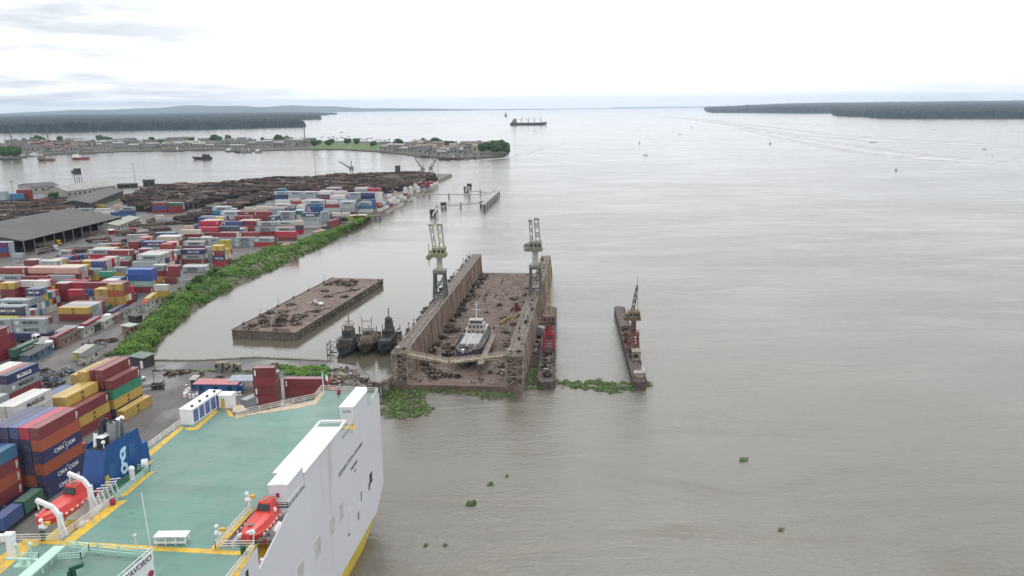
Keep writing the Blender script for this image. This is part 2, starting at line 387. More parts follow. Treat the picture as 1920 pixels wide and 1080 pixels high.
def foam(pts, wid, label):
    P = [at(x, y, .03) for x, y in pts]; Q = []
    for i in range(len(P) - 1):
        for k in range(8): Q.append(P[i].lerp(P[i + 1], k / 8))
    Q.append(P[-1]); m = MB(); uv = []
    for i in range(len(Q) - 1):
        d0_ = (Q[min(i + 1, len(Q) - 1)] - Q[max(i - 1, 0)]).normalized(); d1_ = (Q[min(i + 2, len(Q) - 1)] - Q[i]).normalized()
        a0, a1 = Vector((-d0_.y, d0_.x, 0)), Vector((-d1_.y, d1_.x, 0)); w0 = wid * (.25 + .75 * math.sin(math.pi * i / (len(Q) - 1))); w1 = wid * (.25 + .75 * math.sin(math.pi * (i + 1) / (len(Q) - 1)))
        m.quad([Q[i] - a0 * w0, Q[i + 1] - a1 * w1, Q[i + 1] + a1 * w1, Q[i] + a0 * w0]); u0, u1 = i / len(Q), (i + 1) / len(Q); uv += [(u0, 0), (u1, 0), (u1, 1), (u0, 1)]
    o = m.build('foam', fm); l_ = o.data.uv_layers.new(name='uv')
    for i, q in enumerate(uv): l_.data[i].uv = q
    tag(o, label, kind='stuff')
foam([(1170, 217), (1290, 222), (1400, 236), (1520, 252), (1650, 263), (1800, 270), (2000, 279)], 95, 'broad pale tide rip curving across the far right water')
foam([(1380, 240), (1500, 262), (1620, 282), (1750, 297), (1960, 312)], 75, 'second pale foam band below the broad tide rip')
foam([(1330, 226), (1450, 231), (1600, 238), (1700, 240)], 60, 'thin foam line under the right forest')
foam([(880, 302), (950, 296), (1000, 284), (1042, 271)], 12, 'pale eddy line off the wooded tip')
foam([(640, 232), (760, 234), (900, 226)], 60, 'thin pale line on the far middle water')
# low hills beyond
m = MB(); rows = []
for j, (d, zz) in enumerate(((26000, -5), (29000, .55), (31000, 1), (34000, .7), (37000, -5))):
    r = []
    for i in range(120):
        an = R(-36) + R(72) * i / 119; hh = 0
        if zz > 0:
            hh = zz * (max(0, 240 * math.exp(-((an + .33) / .20) ** 2)) + 0 * math.exp(-((an + .10) / .12) ** 2) + 300 * math.exp(-((an - .66) / .10) ** 2)) * (1 + .12 * math.sin(an * 47) + .07 * math.sin(an * 113))
        r.append((d * math.sin(an), d * math.cos(an), hh if zz > 0 else zz))
    rows.append(r)
m.loft(rows, cap=False, closed=False)
tag(m.build('hills', mat('hill_forest', (.05, .07, .05), .9, .3, .0005, spec=0), smooth=True), 'faint blue hills beyond the far shore', kind='structure')
# ---------------------------------------------------------------- haze
HZ = 1
if HZ:
    m = MB(); m.box(-41000, -700, -8, 41000, 38000, 440)
    hm = bpy.data.materials.new('haze_air'); hm.use_nodes = True; t = hm.node_tree
    t.nodes.remove(t.nodes['Principled BSDF'])
    v = N(t, 'ShaderNodeVolumePrincipled'); v.inputs['Density'].default_value = 3.3e-5; v.inputs['Color'].default_value = (.70, .85, 1.0, 1); v.inputs['Anisotropy'].default_value = .2
    t.links.new(v.outputs[0], t.nodes['Material Output'].inputs['Volume'])
    tag(m.build('haze', hm), 'thin pale humid air over the whole estuary', kind='stuff')
# ---------------------------------------------------------------- shipping containers
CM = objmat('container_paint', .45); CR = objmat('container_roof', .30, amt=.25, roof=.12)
CD = objmat('container_door', .5, amt=.3)
PAL = {'r': ((.215, .026, .034), 'dark red'), 'R': ((.44, .008, .045), 'crimson'), 'n': ((.012, .026, .12), 'navy blue'), 'B': ((.008, .085, .36), 'bright blue'),
       'b': ((.035, .085, .25), 'blue'), 'c': ((.035, .17, .31), 'teal blue'), 'g': ((.33, .385, .40), 'grey'), 'w': ((.60, .60, .56), 'white'), 'y': ((.50, .34, .065), 'yellow'),
       'o': ((.40, .085, .035), 'orange brown'), 't': ((.02, .30, .17), 'sea green'), 'G': ((.03, .13, .08), 'dark green'), 'k': ((.035, .065, .11), 'slate blue'),
       'p': ((.13, .02, .12), 'purple'), 'l': ((.27, .40, .36), 'pale green'), 's': ((.50, .30, .24), 'salmon'), 'e': ((.55, .48, .38), 'beige'), 'Y': ((.46, .40, .04), 'lime yellow')}
CW = 2.44; HC = 2.84; LL = 12.9; LS = 6.35
def cont_mesh(L, hgt, near):
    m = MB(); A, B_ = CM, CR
    P = .16
    m.box(.06, .06, 0, L - .06, CW - .06, .075, M_dark)           # dark gap under the box
    for x in (0, L - P):                                        # corner posts
        for y in (0, CW - P): m.box(x, y, .07, x + P, y + P, hgt, A)
    for y in (0, CW - .1):                                      # bottom and top rails
        m.box(P, y, .07, L - P, y + .1, .16, A); m.box(P, y, hgt - .12, L - P, y + .1, hgt - .003, A)
    for x in (0, L - .1):
        m.box(x, P, .07, x + .1, CW - P, .16, A); m.box(x, P, hgt - .12, x + .1, CW - P, hgt - .003, A)
    pitch = .28 if near else .56; n = int((L - 2 * P) / pitch); dx = (L - 2 * P) / n
    for y0, s_ in ((.02, 1), (CW - .02, -1)):                   # corrugated long sides
        top = []; bot = []
        for i in range(n):
            x = P + i * dx
            for fx, fy in ((0, 0), (.3, 0), (.5, .045), (.8, .045)):
                top.append((x + fx * dx, y0 + s_ * fy, hgt - .12)); bot.append((x + fx * dx, y0 + s_ * fy, .16))
        top.append((L - P, y0, hgt - .12)); bot.append((L - P, y0, .16))
        b0 = len(m.v); m.v += bot + top; k = m.mi(A); q = len(bot)
        for i in range(q - 1):
            f = (b0 + i, b0 + i + 1, b0 + q + i + 1, b0 + q + i); m.f.append(f if s_ > 0 else f[::-1]); m.m.append(k)
    for x0, s_ in ((.03, 1), (L - .03, -1)):
        f = [(x0, P, .16), (x0, CW - P, .16), (x0, CW - P, hgt - .12), (x0, P, hgt - .12)]
        m.quad(f[::-1] if s_ > 0 else f, A)
    # roof sheet with shallow cross ribs
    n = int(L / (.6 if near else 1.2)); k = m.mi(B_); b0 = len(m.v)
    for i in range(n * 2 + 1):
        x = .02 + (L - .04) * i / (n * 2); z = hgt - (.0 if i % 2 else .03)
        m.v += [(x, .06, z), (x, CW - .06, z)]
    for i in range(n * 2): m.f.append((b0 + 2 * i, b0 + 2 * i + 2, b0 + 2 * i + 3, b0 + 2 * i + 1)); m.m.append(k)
    return m
def door_mesh(y0, y1, x, s_, hgt):
    m = MB(); m.box(min(x, x + s_ * .05), y0, .12, max(x, x + s_ * .05), y1, hgt - .1, CD)
    for f in (.25, .75):
        y = y0 + (y1 - y0) * f; m.bar((x + s_ * .08, y, .1), (x + s_ * .08, y, hgt - .08), .05, m=M_lash)
        m.box(min(x + s_ * .05, x + s_ * .12), y - .18, hgt * .42, max(x + s_ * .05, x + s_ * .12), y + .04, hgt * .46, M_lash)
    return m
PROTO = {}
def proto(L, near, dside, hc=0):
    key = (L, near, dside)
    if key in PROTO: return PROTO[key]
    hgt = HC; o = cont_mesh(L, hgt, near).build('shipping_container'); chs = []
    if dside is not None:
        x, s_ = (0, -1) if dside == 0 else (L, 1)
        for a, b_ in ((.1, CW / 2 - .01), (CW / 2 + .01, CW - .1)):
            d = door_mesh(a, b_, x, s_, hgt).build('door', parent=o); chs.append(d)
    CH[o.name] = chs; PROTO[key] = [o, False]
    return PROTO[key]
def mark(o, code, L, near):
    """lettering painted on the long side y = 0"""
    if not code or code == '.': return
    rx = (R(90), 0, 0); y = -.022
    if code in 'mS':
        two = code == 'S'
        text('MAERSK\nSEALAND' if two else 'MAERSK', (1.3 if two else 1.72) * (L / 12.2 if L < 12 else 1), M_navy, o, (L * .56, y, 1.42), rx, sx=1.02 if not two else 1.1)
        e = star_proto.copy(); e.name = 'emblem'; COL.objects.link(e); e.parent = o; e.location = (L * .15, y, 1.35); s_ = .8 if L > 12 else .55; e.scale = (s_, 1, s_)
    elif code == 'c': text('CMA CGM', 1.35, M_wl, o, (L * .55, y, 1.4), rx, sx=1.1 if L > 12 else .8); text('(', .9, M_wl, o, (L * .55, y, 2.3), (R(90), R(65), 0), name='emblem'); text('(', .9, M_wl, o, (L * .58, y, .45), (R(90), R(-115), 0), name='emblem')
    elif code == 'x': 
        q = MB(); q.box(L * .3, -.02, .75, L * .75, -.012, 1.85, M_wl).build('sign_board', parent=o); text('CMA CGM', 1.0, M_navy, o, (L * .525, -.035, 1.4), rx)
    elif code == 's': text('m\nsc', 1.5, M_dark, o, (L * .5, y, 1.45), rx, sx=1.1)
    elif code == 'f': text('Safmarine', 1.7, M_wl, o, (L * .5, y, 1.4), rx)
    elif code == 'h': text('TEX', 1.5, M_wl, o, (L * .55, y, 1.4), rx)
    elif code == 'u': text('CHINA SHIPPING', .9, M_wl, o, (L * .55, y, 1.4), rx)
    elif code == 'i':  # upright identity strip at the corner
        q = MB(); q.box(L - 1.0, -.012, .4, L - .75, -.006, 2.2, M_wl); q.box(L - .6, -.012, 1.0, L - .45, -.006, 2.2, M_wl); q.build('code_strip', parent=o)
    elif code == 'j':
        q = MB(); q.box(.5, -.012, .5, .95, -.006, 2.25, M_wl); q.build('code_strip', parent=o)
sp_ = MB(); pts = []
sp_.box(-.75, -.02, -.75, .75, -.004, .75, M_wl)
for i in range(14):
    r_ = .62 if i % 2 == 0 else .3; a = math.pi * i / 7; pts.append((r_ * math.sin(a), -.03, r_ * math.cos(a)))
sp_.quad(pts[::-1], mat('pale_blue_mark', (.30, .50, .62), .5, .05))
star_me = sp_.build('emblem'); star_proto = star_me.copy(); bpy.data.objects.remove(star_me)
star_proto.name = 'emblem'
ALLC = []          # every container: dict
def stack_geom(o3, rz, L): 
    return o3, rz, L
PLACED = []
YR = R(-3.4)
U = Vector((math.cos(YR), math.sin(YR))); V = Vector((-math.sin(YR), math.cos(YR)))
def place_row(px, py, cols, L, T, row, deep=()):
    """front-left top corner of the upper box at pixel (px, py) of zoom T; boxes listed from the top down"""
    ox, oy, sc = T; n = len(cols); Lm = LL if L == 'L' else LS
    P = at(ox + px / sc, oy + py / sc, 3 + HC * n)
    u = P.x * U.x + P.y * U.y; v = P.x * V.x + P.y * V.y
    for k, cc in enumerate((cols,) + tuple(deep)):
        uu, vv = u, v + k * 2.62
        for _ in range(12):
            hit = False
            for (a, b_, c_, d_) in PLACED:
                ou = min(uu + Lm, b_) - max(uu, a); ov = min(vv + CW, d_) - max(vv, c_)
                if ou > .05 and ov > .05:
                    hit = True
                    if ou < 2.6 and ou < ov * 2.2: uu += (ou + .1) * (1 if uu + Lm / 2 > (a + b_) / 2 else -1)
                    else: vv += (ov + .08) * (1 if vv > c_ - .01 else -1)
            if not hit: break
        if hit: continue
        PLACED.append((uu, uu + Lm, vv, vv + CW))
        p = uu * U + vv * V
        for i, c_ in enumerate(reversed(cc)):
            ALLC.append(dict(x=p.x, y=p.y, z=3 + HC * i + .004 * i, rz=YR, L=Lm, code=c_, lvl=i, n=len(cc), row=row, u=uu, key=(round(uu, 1), round(vv, 1)), door=1))
def place_dir(px, py, cols, L, T, yaw, row, corner='R', z0=3.):
    """near narrow end at the camera: top corner (R right / L left) at the pixel; yaw is the heading of the long axis, degrees right of ahead"""
    ox, oy, sc = T; n = len(cols); Lm = LL if L == 'L' else LS
    P = at(ox + px / sc, oy + py / sc, z0 + HC * n); rz = R(90 - yaw)
    a = Vector((math.cos(rz), math.sin(rz), 0)); rgt = Vector((math.sin(rz), -math.cos(rz), 0))
    if corner == 'L': P = P + rgt * CW
    if corner == 'FR': P = P - a * Lm
    for i, c_ in enumerate(reversed(cols)):
        ALLC.append(dict(x=P.x, y=P.y, z=z0 + HC * i + .004 * i, rz=rz, L=Lm, code=c_, lvl=i, n=n, row=row, u=P.dot(rgt), key=(round(P.x, 1), round(P.y, 1)), door=0))
    return P
Z1 = (0, 520, 10.667); Z2 = (140, 480, 9.817); Z3 = (0, 440, 10.667); Z4 = (160, 400, 10.667); Z5 = (320, 380, 10.667); Z5b = (400, 430, 8.727)
Z6 = (300, 460, 10.8); Z6b = (460, 340, 10.667); Z7 = (600, 320, 7.385); Z8 = (0, 330, 7.2)
def rows(T, row, lst):
    for e in lst: place_row(e[0], e[1], e[2].split(), e[3], T, row, [d.split() for d in e[4:]])
rows(Z1, 'front row beside parked truck', [(230, 835, 'gm gm n.', 'L', 'r. g. b.'), (-380, 840, 'gm g. g.', 'L', 'Y. g. n.')])
rows(Z1, 'row with protruding slate box', [(-230, 600, 'kc n. n.', 'L')])
rows(Z1, 'row behind lane with blue roof', [(1150, 605, 'ys r.', 'L', 'g. g.', 'g. g.', 'w. g.'), (-40, 460, 'gm n. n.', 'L', 'g. n. n.'), (580, 465, 'g. n. G.', 'L', 'b. n. r.'), (1212, 305, 'kc o. r. r.', 'L', 'b. r. r. r.')])
rows(Z2, 'tall yellow block by bare trees', [(585, 520, 'ys o. ys ys', 'S', 'r. r. y. r.', 'r. r. w. r.', 'R. r. r.'), (350, 612, 'ys s. ys', 'S', 'y. o. r.')])
rows(Z1, 'short box row behind slate roofed stack', [(-20, 118, 'ys r. r.', 'S', 's. r. r.'), (305, 95, 'Ri n. n.', 'S', 'w. r. r.'), (590, 98, 'ri n. n.', 'S', 'w. r. r.'), (1060, 130, 'r. r. r.', 'S', 'w. r. r.'), (1372, 108, 'R. r. r.', 'S'), (1660, 110, 'ri r. r.', 'L'), (1925, 110, 'ri r. r.', 'S')])
rows(Z1, 'low blue row before crimson boxes', [(340, 212, 'b. b.', 'S'), (510, 238, 'nc g.', 'S'), (890, 208, 'cj c.', 'S'), (830, 350, 'c.', 'S'), (1350, 240, 'R. r.', 'S'), (1640, 245, 'b. g.', 'S')])
rows(Z2, 'row with twin bright blue boxes', [(925, 248, 'Bj Bj lu ri', 'L', 'B. B. o. r.'), (-10, 245, 'gS ys r.', 'L', 'c. r. r.'), (440, 290, 't. r. r.', 'S'), (700, 212, 'gm ys n.', 'S'), (470, 462, 'w. g. r.', 'S')])
rows(Z6, 'red row left of tree thicket', [(110, 425, 'rj r. g.', 'S', 'r. g. g.'), (45, 668, 'rj', 'S', 'r.'), (-185, 410, 'gm r. ys', 'S', 'w. r. r.')])
rows(Z2, 'short stacks right of twin blue boxes', [(1450, 535, 'w. y.', 'S'), (1050, 105, 'g. p. b.', 'L')])
rows(Z6, 'pale row at lane end', [(395, 440, 'gS', 'L', 'w.', 'w.', 'G.')])
rows(Z6, 'row topped by slate box near trees', [(415, 85, 'nc gm ri', 'L', 'r. w. r.'), (-120, 112, 'gS ri b.', 'L', 'w. r. w.'), (905, 32, 'g. g. g.', 'S'), (1040, 12, 'ys rj nc R.', 'S', 'y. g. w. r.', 'y. s. r.', 'y. w. r.')])
rows(Z4, 'row left of the lettered pair', [(1010, 838, 'gm g. b.', 'L', 'w. g. b.'), (430, 745, 'ri gm r.', 'L', 's. r. r.'), (65, 730, 'gm Rj r.', 'L', 'g. r. r.'), (1030, 720, 'rj n. g.', 'S')])
rows(Z5, 'row with small yellow boxes', [(240, 780, 'gm p. r.', 'L'), (412, 842, 'ys g.', 'S'), (100, 710, 'rj ys n.', 'S'), (332, 703, 'gm g. g.', 'S'), (545, 705, 'g. g. g.', 'S'), (745, 705, 'gm gm g.', 'S'), (975, 750, 'Ys y. r.', 'S')])
rows(Z5b, 'crimson and grey row facing the lane', [(655, 140, 'gm R.', 'L', 'r. r.'), (345, 140, 'gS gS', 'L', 'w. w.'), (1012, 120, 'rj g.', 'L')])
rows(Z5, 'crimson row behind lettered greys', [(470, 605, 'rj g.', 'L'), (190, 545, 'e. r.', 'L'), (940, 605, 'r. g. g.', 'L', 'w. g. g.'), (1300, 600, 'rj g. g.', 'L'), (1655, 600, 'R. g. g.', 'L')])
rows(Z5b, 'crimson row behind lettered greys', [(1008, 45, 'R. r. g.', 'L')])
rows(Z5, 'middle row with crimson pair', [(550, 490, 'R. r. g.', 'L'), (930, 485, 'gm r. r.', 'L', 'k. r. r.'), (1340, 470, 'r. r. g.', 'L'), (1680, 495, 'gS r. g.', 'L')])
rows(Z6b, 'middle row with crimson pair', [(570, 925, 'gm R. r.', 'L', 'e. r. r.')])
rows(Z5, 'upper crimson row', [(575, 370, 'Ri r. r. g.', 'L'), (1045, 378, 'bj b. r. r.', 'L'), (1335, 370, 'rj r. r. g.', 'L'), (1690, 388, 'gS r. r. g.', 'L')])
rows(Z6b, 'upper crimson row', [(585, 805, 'gm R. r. g.', 'L'), (965, 790, 'e. g. g.', 'S')])
rows(Z5, 'red pair row below pale stacks', [(950, 265, 'gm r. b.', 'L'), (1255, 268, 'ri r. b.', 'L'), (1590, 268, 'rj r. g.', 'L'), (870, 295, 'ys r.', 'S'), (600, 272, 'g. b.', 'L'), (540, 300, 'b. b.', 'S')])
rows(Z6b, 'red pair row below pale stacks', [(450, 700, 'kx g. g.', 'S')])
rows(Z5, 'rear red pair row', [(985, 182, 'gm g. r. b.', 'L'), (1300, 180, 'rh r. r. b.', 'L'), (1640, 180, 'rj r. r. g.', 'L')])
rows(Z5, 'angled pale pair row', [(825, 90, 'gm c.', 'L', 'g. g.')])
rows(Z6b, 'grey stacks behind crimson boxes', [(620, 612, 'gS gS g.', 'L'), (955, 592, 'G. w. w.', 'S'), (1110, 632, 'kx gi gi wu', 'L', 'g. g. w.'), (1500, 605, 'gm g. g.', 'S'), (1730, 628, 'w. b. k.', 'S')])
rows(Z6b, 'short dark and crimson pair', [(970, 885, 'k. R.', 'S', 'w. r.')])
rows(Z6b, 'pale row with beige boxes', [(555, 462, 'gm g.', 'L', 'w. g.'), (445, 540, 'g. g.', 'L'), (200, 507, 'e. e.', 'L'), (-20, 517, 'e. o.', 'S'), (830, 470, 'g. c.', 'S'), (1230, 385, 'gm ci b.', 'L'), (1550, 458, 'rj g.', 'L'), (1020, 480, 'w. g.', 'S')])
rows(Z6b, 'far grey row by log piles', [(565, 208, 'gm k.', 'L'), (850, 210, 'gm gm', 'L'), (1130, 215, 'gm gm', 'L'), (1440, 205, 'w. k.', 'L'), (1740, 200, 'w. k.', 'L'), (640, 150, 'c. g. g.', 'S'), (1590, 145, 'r. g.', 'L')])
rows(Z6b, 'white roofed row by log piles', [(590, 375, 'w.', 'L'), (840, 375, 'w.', 'L'), (1090, 378, 'w.', 'L'), (1380, 312, 'rj k.', 'L'), (1690, 290, 'w. g.', 'L'), (1550, 380, 'w.', 'L')])
rows(Z7, 'far stacks by jetty walkway', [(365, 308, 'gm gm', 'L'), (565, 308, 'k. nf g.', 'L'), (760, 310, 'w. w.', 'S'), (470, 245, 'g. g. g.', 'L'), (648, 245, 'R. g. g.', 'L'), (255, 428, 'gm g. g.', 'L'), (500, 438, 'gm c. w.', 'L', 'b. b. w.'), (0, 572, 'gm g.', 'L'), (165, 582, 'w. g.', 'S')])
rows(Z7, 'low white boxes near wooden landing', [(512, 622, 'r.', 'S', 'w.', 'w.'), (400, 625, 'Y.', 'S', 'w.', 'w.'), (285, 590, 'w.', 'S', 'w.')])
rows(Z3, 'tall purple block by shed corner', [(-310, 168, 'pj b. r.', 'L', 'g. g. g.', 'g. g. g.'), (235, 375, 'g.', 'S')])
rows(Z3, 'short row near scrap heap', [(470, 515, 'r. r. g.', 'S', 'w. r. g.'), (650, 532, 'gm g. g.', 'S', 'w. c. g.'), (880, 532, 'gi c. g.', 'S', 'w. c. r.'), (1160, 322, 'gm r. r.', 'S', 'r. r. g.'), (1340, 535, 'r. r. r.', 'S'), (1572, 535, 'ys r. r.', 'S'), (1805, 535, 'b. r. r.', 'S')])
rows(Z2, 'short row near scrap heap', [(530, 95, 'rj r. r.', 'S'), (760, 95, 'rj g. r.', 'S')])
rows(Z3, 'long red and blue row', [(-25, 670, 'ri r. r.', 'L', 's. r. r.'), (548, 662, 's. r. r.', 'L', 'w. r. r.'), (975, 690, 'c. g. r.', 'L', 's. r. r.')])
rows(Z3, 'pale row before long red boxes', [(925, 822, 'g. r.', 'L'), (425, 838, 'r. g.', 'L', 'l. g.'), (-70, 810, 'gm r.', 'L', 'g. r.')])
rows(Z4, 'row behind slate stacks near trucks', [(850, 565, 'r. r.', 'S'), (1005, 500, 'rj ys g.', 'S'), (1110, 572, 'nc gm r.', 'L'), (1480, 618, 'r. r. r.', 'S', 'R. r. r.'), (820, 430, 'g. g. g.', 'L', 'w. g.'), (1370, 395, 'kx g. r.', 'L', 'e. r.', 'w. r.', 'e. r.'), (250, 612, 'gm g. g.', 'S'), (405, 620, 'rj g. g.', 'S')])
rows(Z5, 'salmon and lilac boxes near road', [(250, 470, 's. r.', 'S'), (440, 450, 'b. r.', 'S')])
rows(Z8, 'stacks behind shed roof', [(1602, 420, 'gm b. c.', 'L'), (1205, 388, 'ys', 'L'), (1035, 437, 'gm g.', 'L'), (890, 440, 'gm g.', 'S'), (520, 472, 'o. e.', 'L'), (745, 478, 'w. e.', 'L'), (1275, 442, 'w. g.', 'L'), (1490, 490, 'b. g.', 'S'), (1380, 485, 'w. g.', 'S'), (1540, 400, 's. g.', 'S'), (1390 - 380, 492, 'gm g.', 'L')])
rows(Z4, 'stacks behind shed roof', [(1390, 45, 'e. g.', 'S')])
rows((0, 180, 4), 'stacks before log yard', [(1135, 802, 'r. b. r.', 'L'), (1250, 802, 'G. r. r.', 'L', 'g. g. r.')])
rows(Z8, 'tall stacks at yard edge by water', [(-110, 208, 'gm g. g. n.', 'L', 'g. g. g. g.'), (125, 240, 'c. c. r.', 'L'), (215, 188, 'r. r. r. r.', 'L', 'r. r. r. r.'), (440, 310, 'r. o.', 'L')])
# the quay-edge stacks, turned along the water
for (px, py, cc, L) in ((1150, 235, 'w. w. r.', 'S'), (1225, 225, 'w. w. w.', 'S'), (1290, 188, 'w. w.', 'S'), (1325, 225, 'w. w.', 'S'), (1345, 165, 'r. r.', 'L'), (1400, 205, 'k. g.', 'S'), (1435, 165, 'r. R.', 'L'), (1490, 155, 'r. r.', 'L'), (1515, 195, 'w.', 'S'), (1550, 178, 'w.', 'S'), (1590, 160, 'w.', 'S'),
                        (760, 312, 'w. w.', 'S'), (850, 360, 'r. w.', 'S'), (925, 335, 'w. w.', 'S'), (1010, 295, 's. w.', 'S'), (880, 435, 'b. w.', 'S'), (940, 410, 'w. r.', 'S'), (985, 380, 'w. w.', 'S'), (790, 475, 'r. w.', 'S'), (845, 450, 'g. w.', 'S'), (1040, 410, 'w.', 'S'), (1090, 345, 'w. g.', 'S'), (1135, 365, 'w.', 'S'), (700, 400, 'b. b. b.', 'S')):
    place_dir(px, py, cc.split(), L, Z7, 13, 'stacks along the far quay edge', 'L')
for (px, py, cc, L) in ((1630, 790, 'r. r.', 'L'), (1745, 735, 'r. r.', 'S'), (1520, 895, 'k.', 'L'), (1340, 1010, 's.', 'L')):
    place_dir(px, py, cc.split(), L, Z6b, 20, 'boxes beside the green bank', 'L')
place_dir(1100, 245, ['s.'], 'S', Z5b, 24, 'boxes beside the green bank', 'L')
# near blocks beside the ship, long axis ahead
NA = (100, 660, 6.355); NB = (0, 660, 5.4); NC = (0, 780, 4.5)
blk = 'right block beside open apron'
for x, y, c_ in ((748, 702, 'ys'), (602, 342, 'ri t. ys n.'), (485, 219, 'ri ri n. n. r.'), (380, 216, 'r. r. n. n. r.'), (287, 239, 'y. y. g. n. r.'), (200, 272, 'y. y. g. n.')):
    place_dir(x, y, c_.split(), 'L', NA, 9, blk, 'L')
blk = 'yellow and red front block'
for x, y, c_ in ((178, 668, 'ri ys r.'), (47, 541, 'ys r. y. r.'), (-56, 541, 'y. k. y. r.'), (-160, 575, 'b. k. n.'), (-262, 577, 'b. k. n.')):
    place_dir(x, y, c_.split(), 'L', NA, 9, blk, 'L')
blk = 'white block behind crimson tower'
for x, y, c_ in ((52, 550, 'wm wS w. w. w.'), (-48, 550, 'w. w. w. w. w.')):
    place_dir(x, y, c_.split(), 'L', NB, 9, blk, 'L')
place_dir(610, 592, 'w. w. w.'.split(), 'L', NB, 9, blk, 'FR')
blk = 'tall tower nearest the ship'
for x, y, c_ in ((238, 102, 'ri o. nc o. nc nc'), (153, 99, 'R. n. n. n. o. n.'), (66, 96, 'b. n. n. n. o. n.'), (-20, 96, 'n. n. n. n. n. n.'), (-106, 96, 'n. n. g. n. n. n.')):
    place_dir(x, y, c_.split(), 'L', NC, 9, blk, 'L')
place_dir(512, 305, 'r. r.'.split(), 'S', NC, 9, 'small red pair behind tower', 'L')
blk = 'five high stack at left edge'
for k in range(3):
    P = place_dir(138 - k * 78, 235, ('c. ri oi ri nc', 'b. r. o. r. n.', 'g. r. r. n. n.')[k].split(), 'L', NC, 9, blk, 'FR')
blk = 'block under orange roofed box'
for k in range(4):
    place_dir(385 - k * 74, 108 - k * 3, ('nx gm r.', 'o. g. r.', 'w. g. n.', 'w. n. n.')[k].split(), 'L', NB, 9, blk, 'FR')
place_dir(88, 418, 'g. g.'.split(), 'S', NB, 9, blk, 'FR')
# tower of purple boxes left, ends to camera
for x, c_ in ((155, 'ri r. r. r.'), (60, 'b. n. n. n.'), (-40, 'r. r. n. n.')):
    place_dir(x, 465, c_.split(), 'L', (0, 560, 9), 9, 'block of dark ends at left edge', 'FR')
place_dir(245, 555, 'p. r. g.'.split(), 'L', (0, 560, 9), 9, 'block of dark ends at left edge', 'FR')
# behind the ship stern
T6 = (340, 690, 6.4)
def place_low(px, py, cols, L, yaw, row, T=T6):
    """front-left bottom corner given, any heading of the long side (degrees, 0 = across)"""
    ox, oy, sc = T; P = at(ox + px / sc, oy + py / sc, 3.); Lm = LL if L == 'L' else LS
    for i, c_ in enumerate(reversed(cols)):
        ALLC.append(dict(x=P.x, y=P.y, z=3 + HC * i + .004 * i, rz=R(yaw), L=Lm, code=c_, lvl=i, n=len(cols), row=row, u=P.x, key=(round(P.x, 1), round(P.y, 1)), door=1))
place_low(885, 445, 'rj r. rj rj'.split(), 'S', 3, 'maroon block behind ship stern')
place_low(905, 412, 'r. r. r.'.split(), 'S', 3, 'maroon block behind ship stern')
place_low(925, 382, 'g. r. r.'.split(), 'S', 3, 'maroon block behind ship stern')
place_low(1243, 345, 'rj r.'.split(), 'L', -2, 'long maroon pair behind ship rail')
place_dir(705, 372, ['gi'], 'L', T6, 28, 'grey box behind ship stern', 'L')
YARD = [(p.x, p.y) for p in (at(-250, 665, 3), at(60, 640, 3), at(215, 585, 3), at(280, 545, 3), at(330, 515, 3), at(440, 462, 3), at(530, 437, 3), at(620, 420, 3), at(700, 392, 3), at(735, 380, 3), at(720, 362, 3), at(560, 352, 3), at(400, 400, 3), at(330, 425, 3), at(215, 470, 3), at(60, 500, 3), at(-250, 530, 3))]
# where the photograph hides the foot of a stack behind the next row, it is a box higher than what shows
BASE_SEEN = ('front row beside parked truck', 'row behind lane with blue roof', 'tall yellow block by bare trees', 'pale row at lane end', 'row topped by slate box near trees', 'crimson and grey row facing the lane', 'red row left of tree thicket', 'short stacks right of twin blue boxes', 'row with small yellow boxes', 'low white boxes near wooden landing', 'row with twin bright blue boxes', 'short dark and crimson pair', 'stacks before log yard', 'tall stacks at yard edge by water', 'tall purple block by shed corner', 'stacks behind shed roof')
grp = {}
for c in ALLC:
    if c['rz'] == YR: grp.setdefault((c['x'], c['y']), []).append(c)
for rep in range(2):
    for key, cs in sorted(grp.items(), key=lambda q: q[0][1]):
        c0 = cs[0]
        if c0['row'] in BASE_SEEN or len(cs) > 3: continue
        n = len(cs); top = Vector((c0['x'], c0['y'], 3 + HC * n)); k = (H - 3 - HC * (n + 1)) / (H - 3 - HC * n)
        q = Vector((top.x * k, top.y * k)); u0 = c0['x'] * U.x + c0['y'] * U.y; v0 = c0['x'] * V.x + c0['y'] * V.y
        u1 = q.dot(U); v1 = q.dot(V); me_ = [t for t in PLACED if abs(t[0] - u0) < .02 and abs(t[2] - v0) < .02]
        if not me_: continue
        PLACED.remove(me_[0])
        pe = (u1 + c0['L']) * U + v1 * V
        if not inside(pe.x, pe.y, YARD) or any(min(u1 + c0['L'], B) - max(u1, A) > .02 and min(v1 + CW, D) - max(v1, C_) > .02 for (A, B, C_, D) in PLACED): PLACED.append(me_[0]); continue
        PLACED.append((u1, u1 + c0['L'], v1, v1 + CW)); p = u1 * U + v1 * V
        new = dict(c0); cs.insert(0, new); ALLC.append(new); new['code'] = rng.choice('rrggnwob') + '.'
        for i, c in enumerate(cs): c.update(x=p.x, y=p.y, z=3 + HC * i + .004 * i, lvl=i, n=n + 1, u=u1, key=(round(u1, 1), round(v1, 1)))
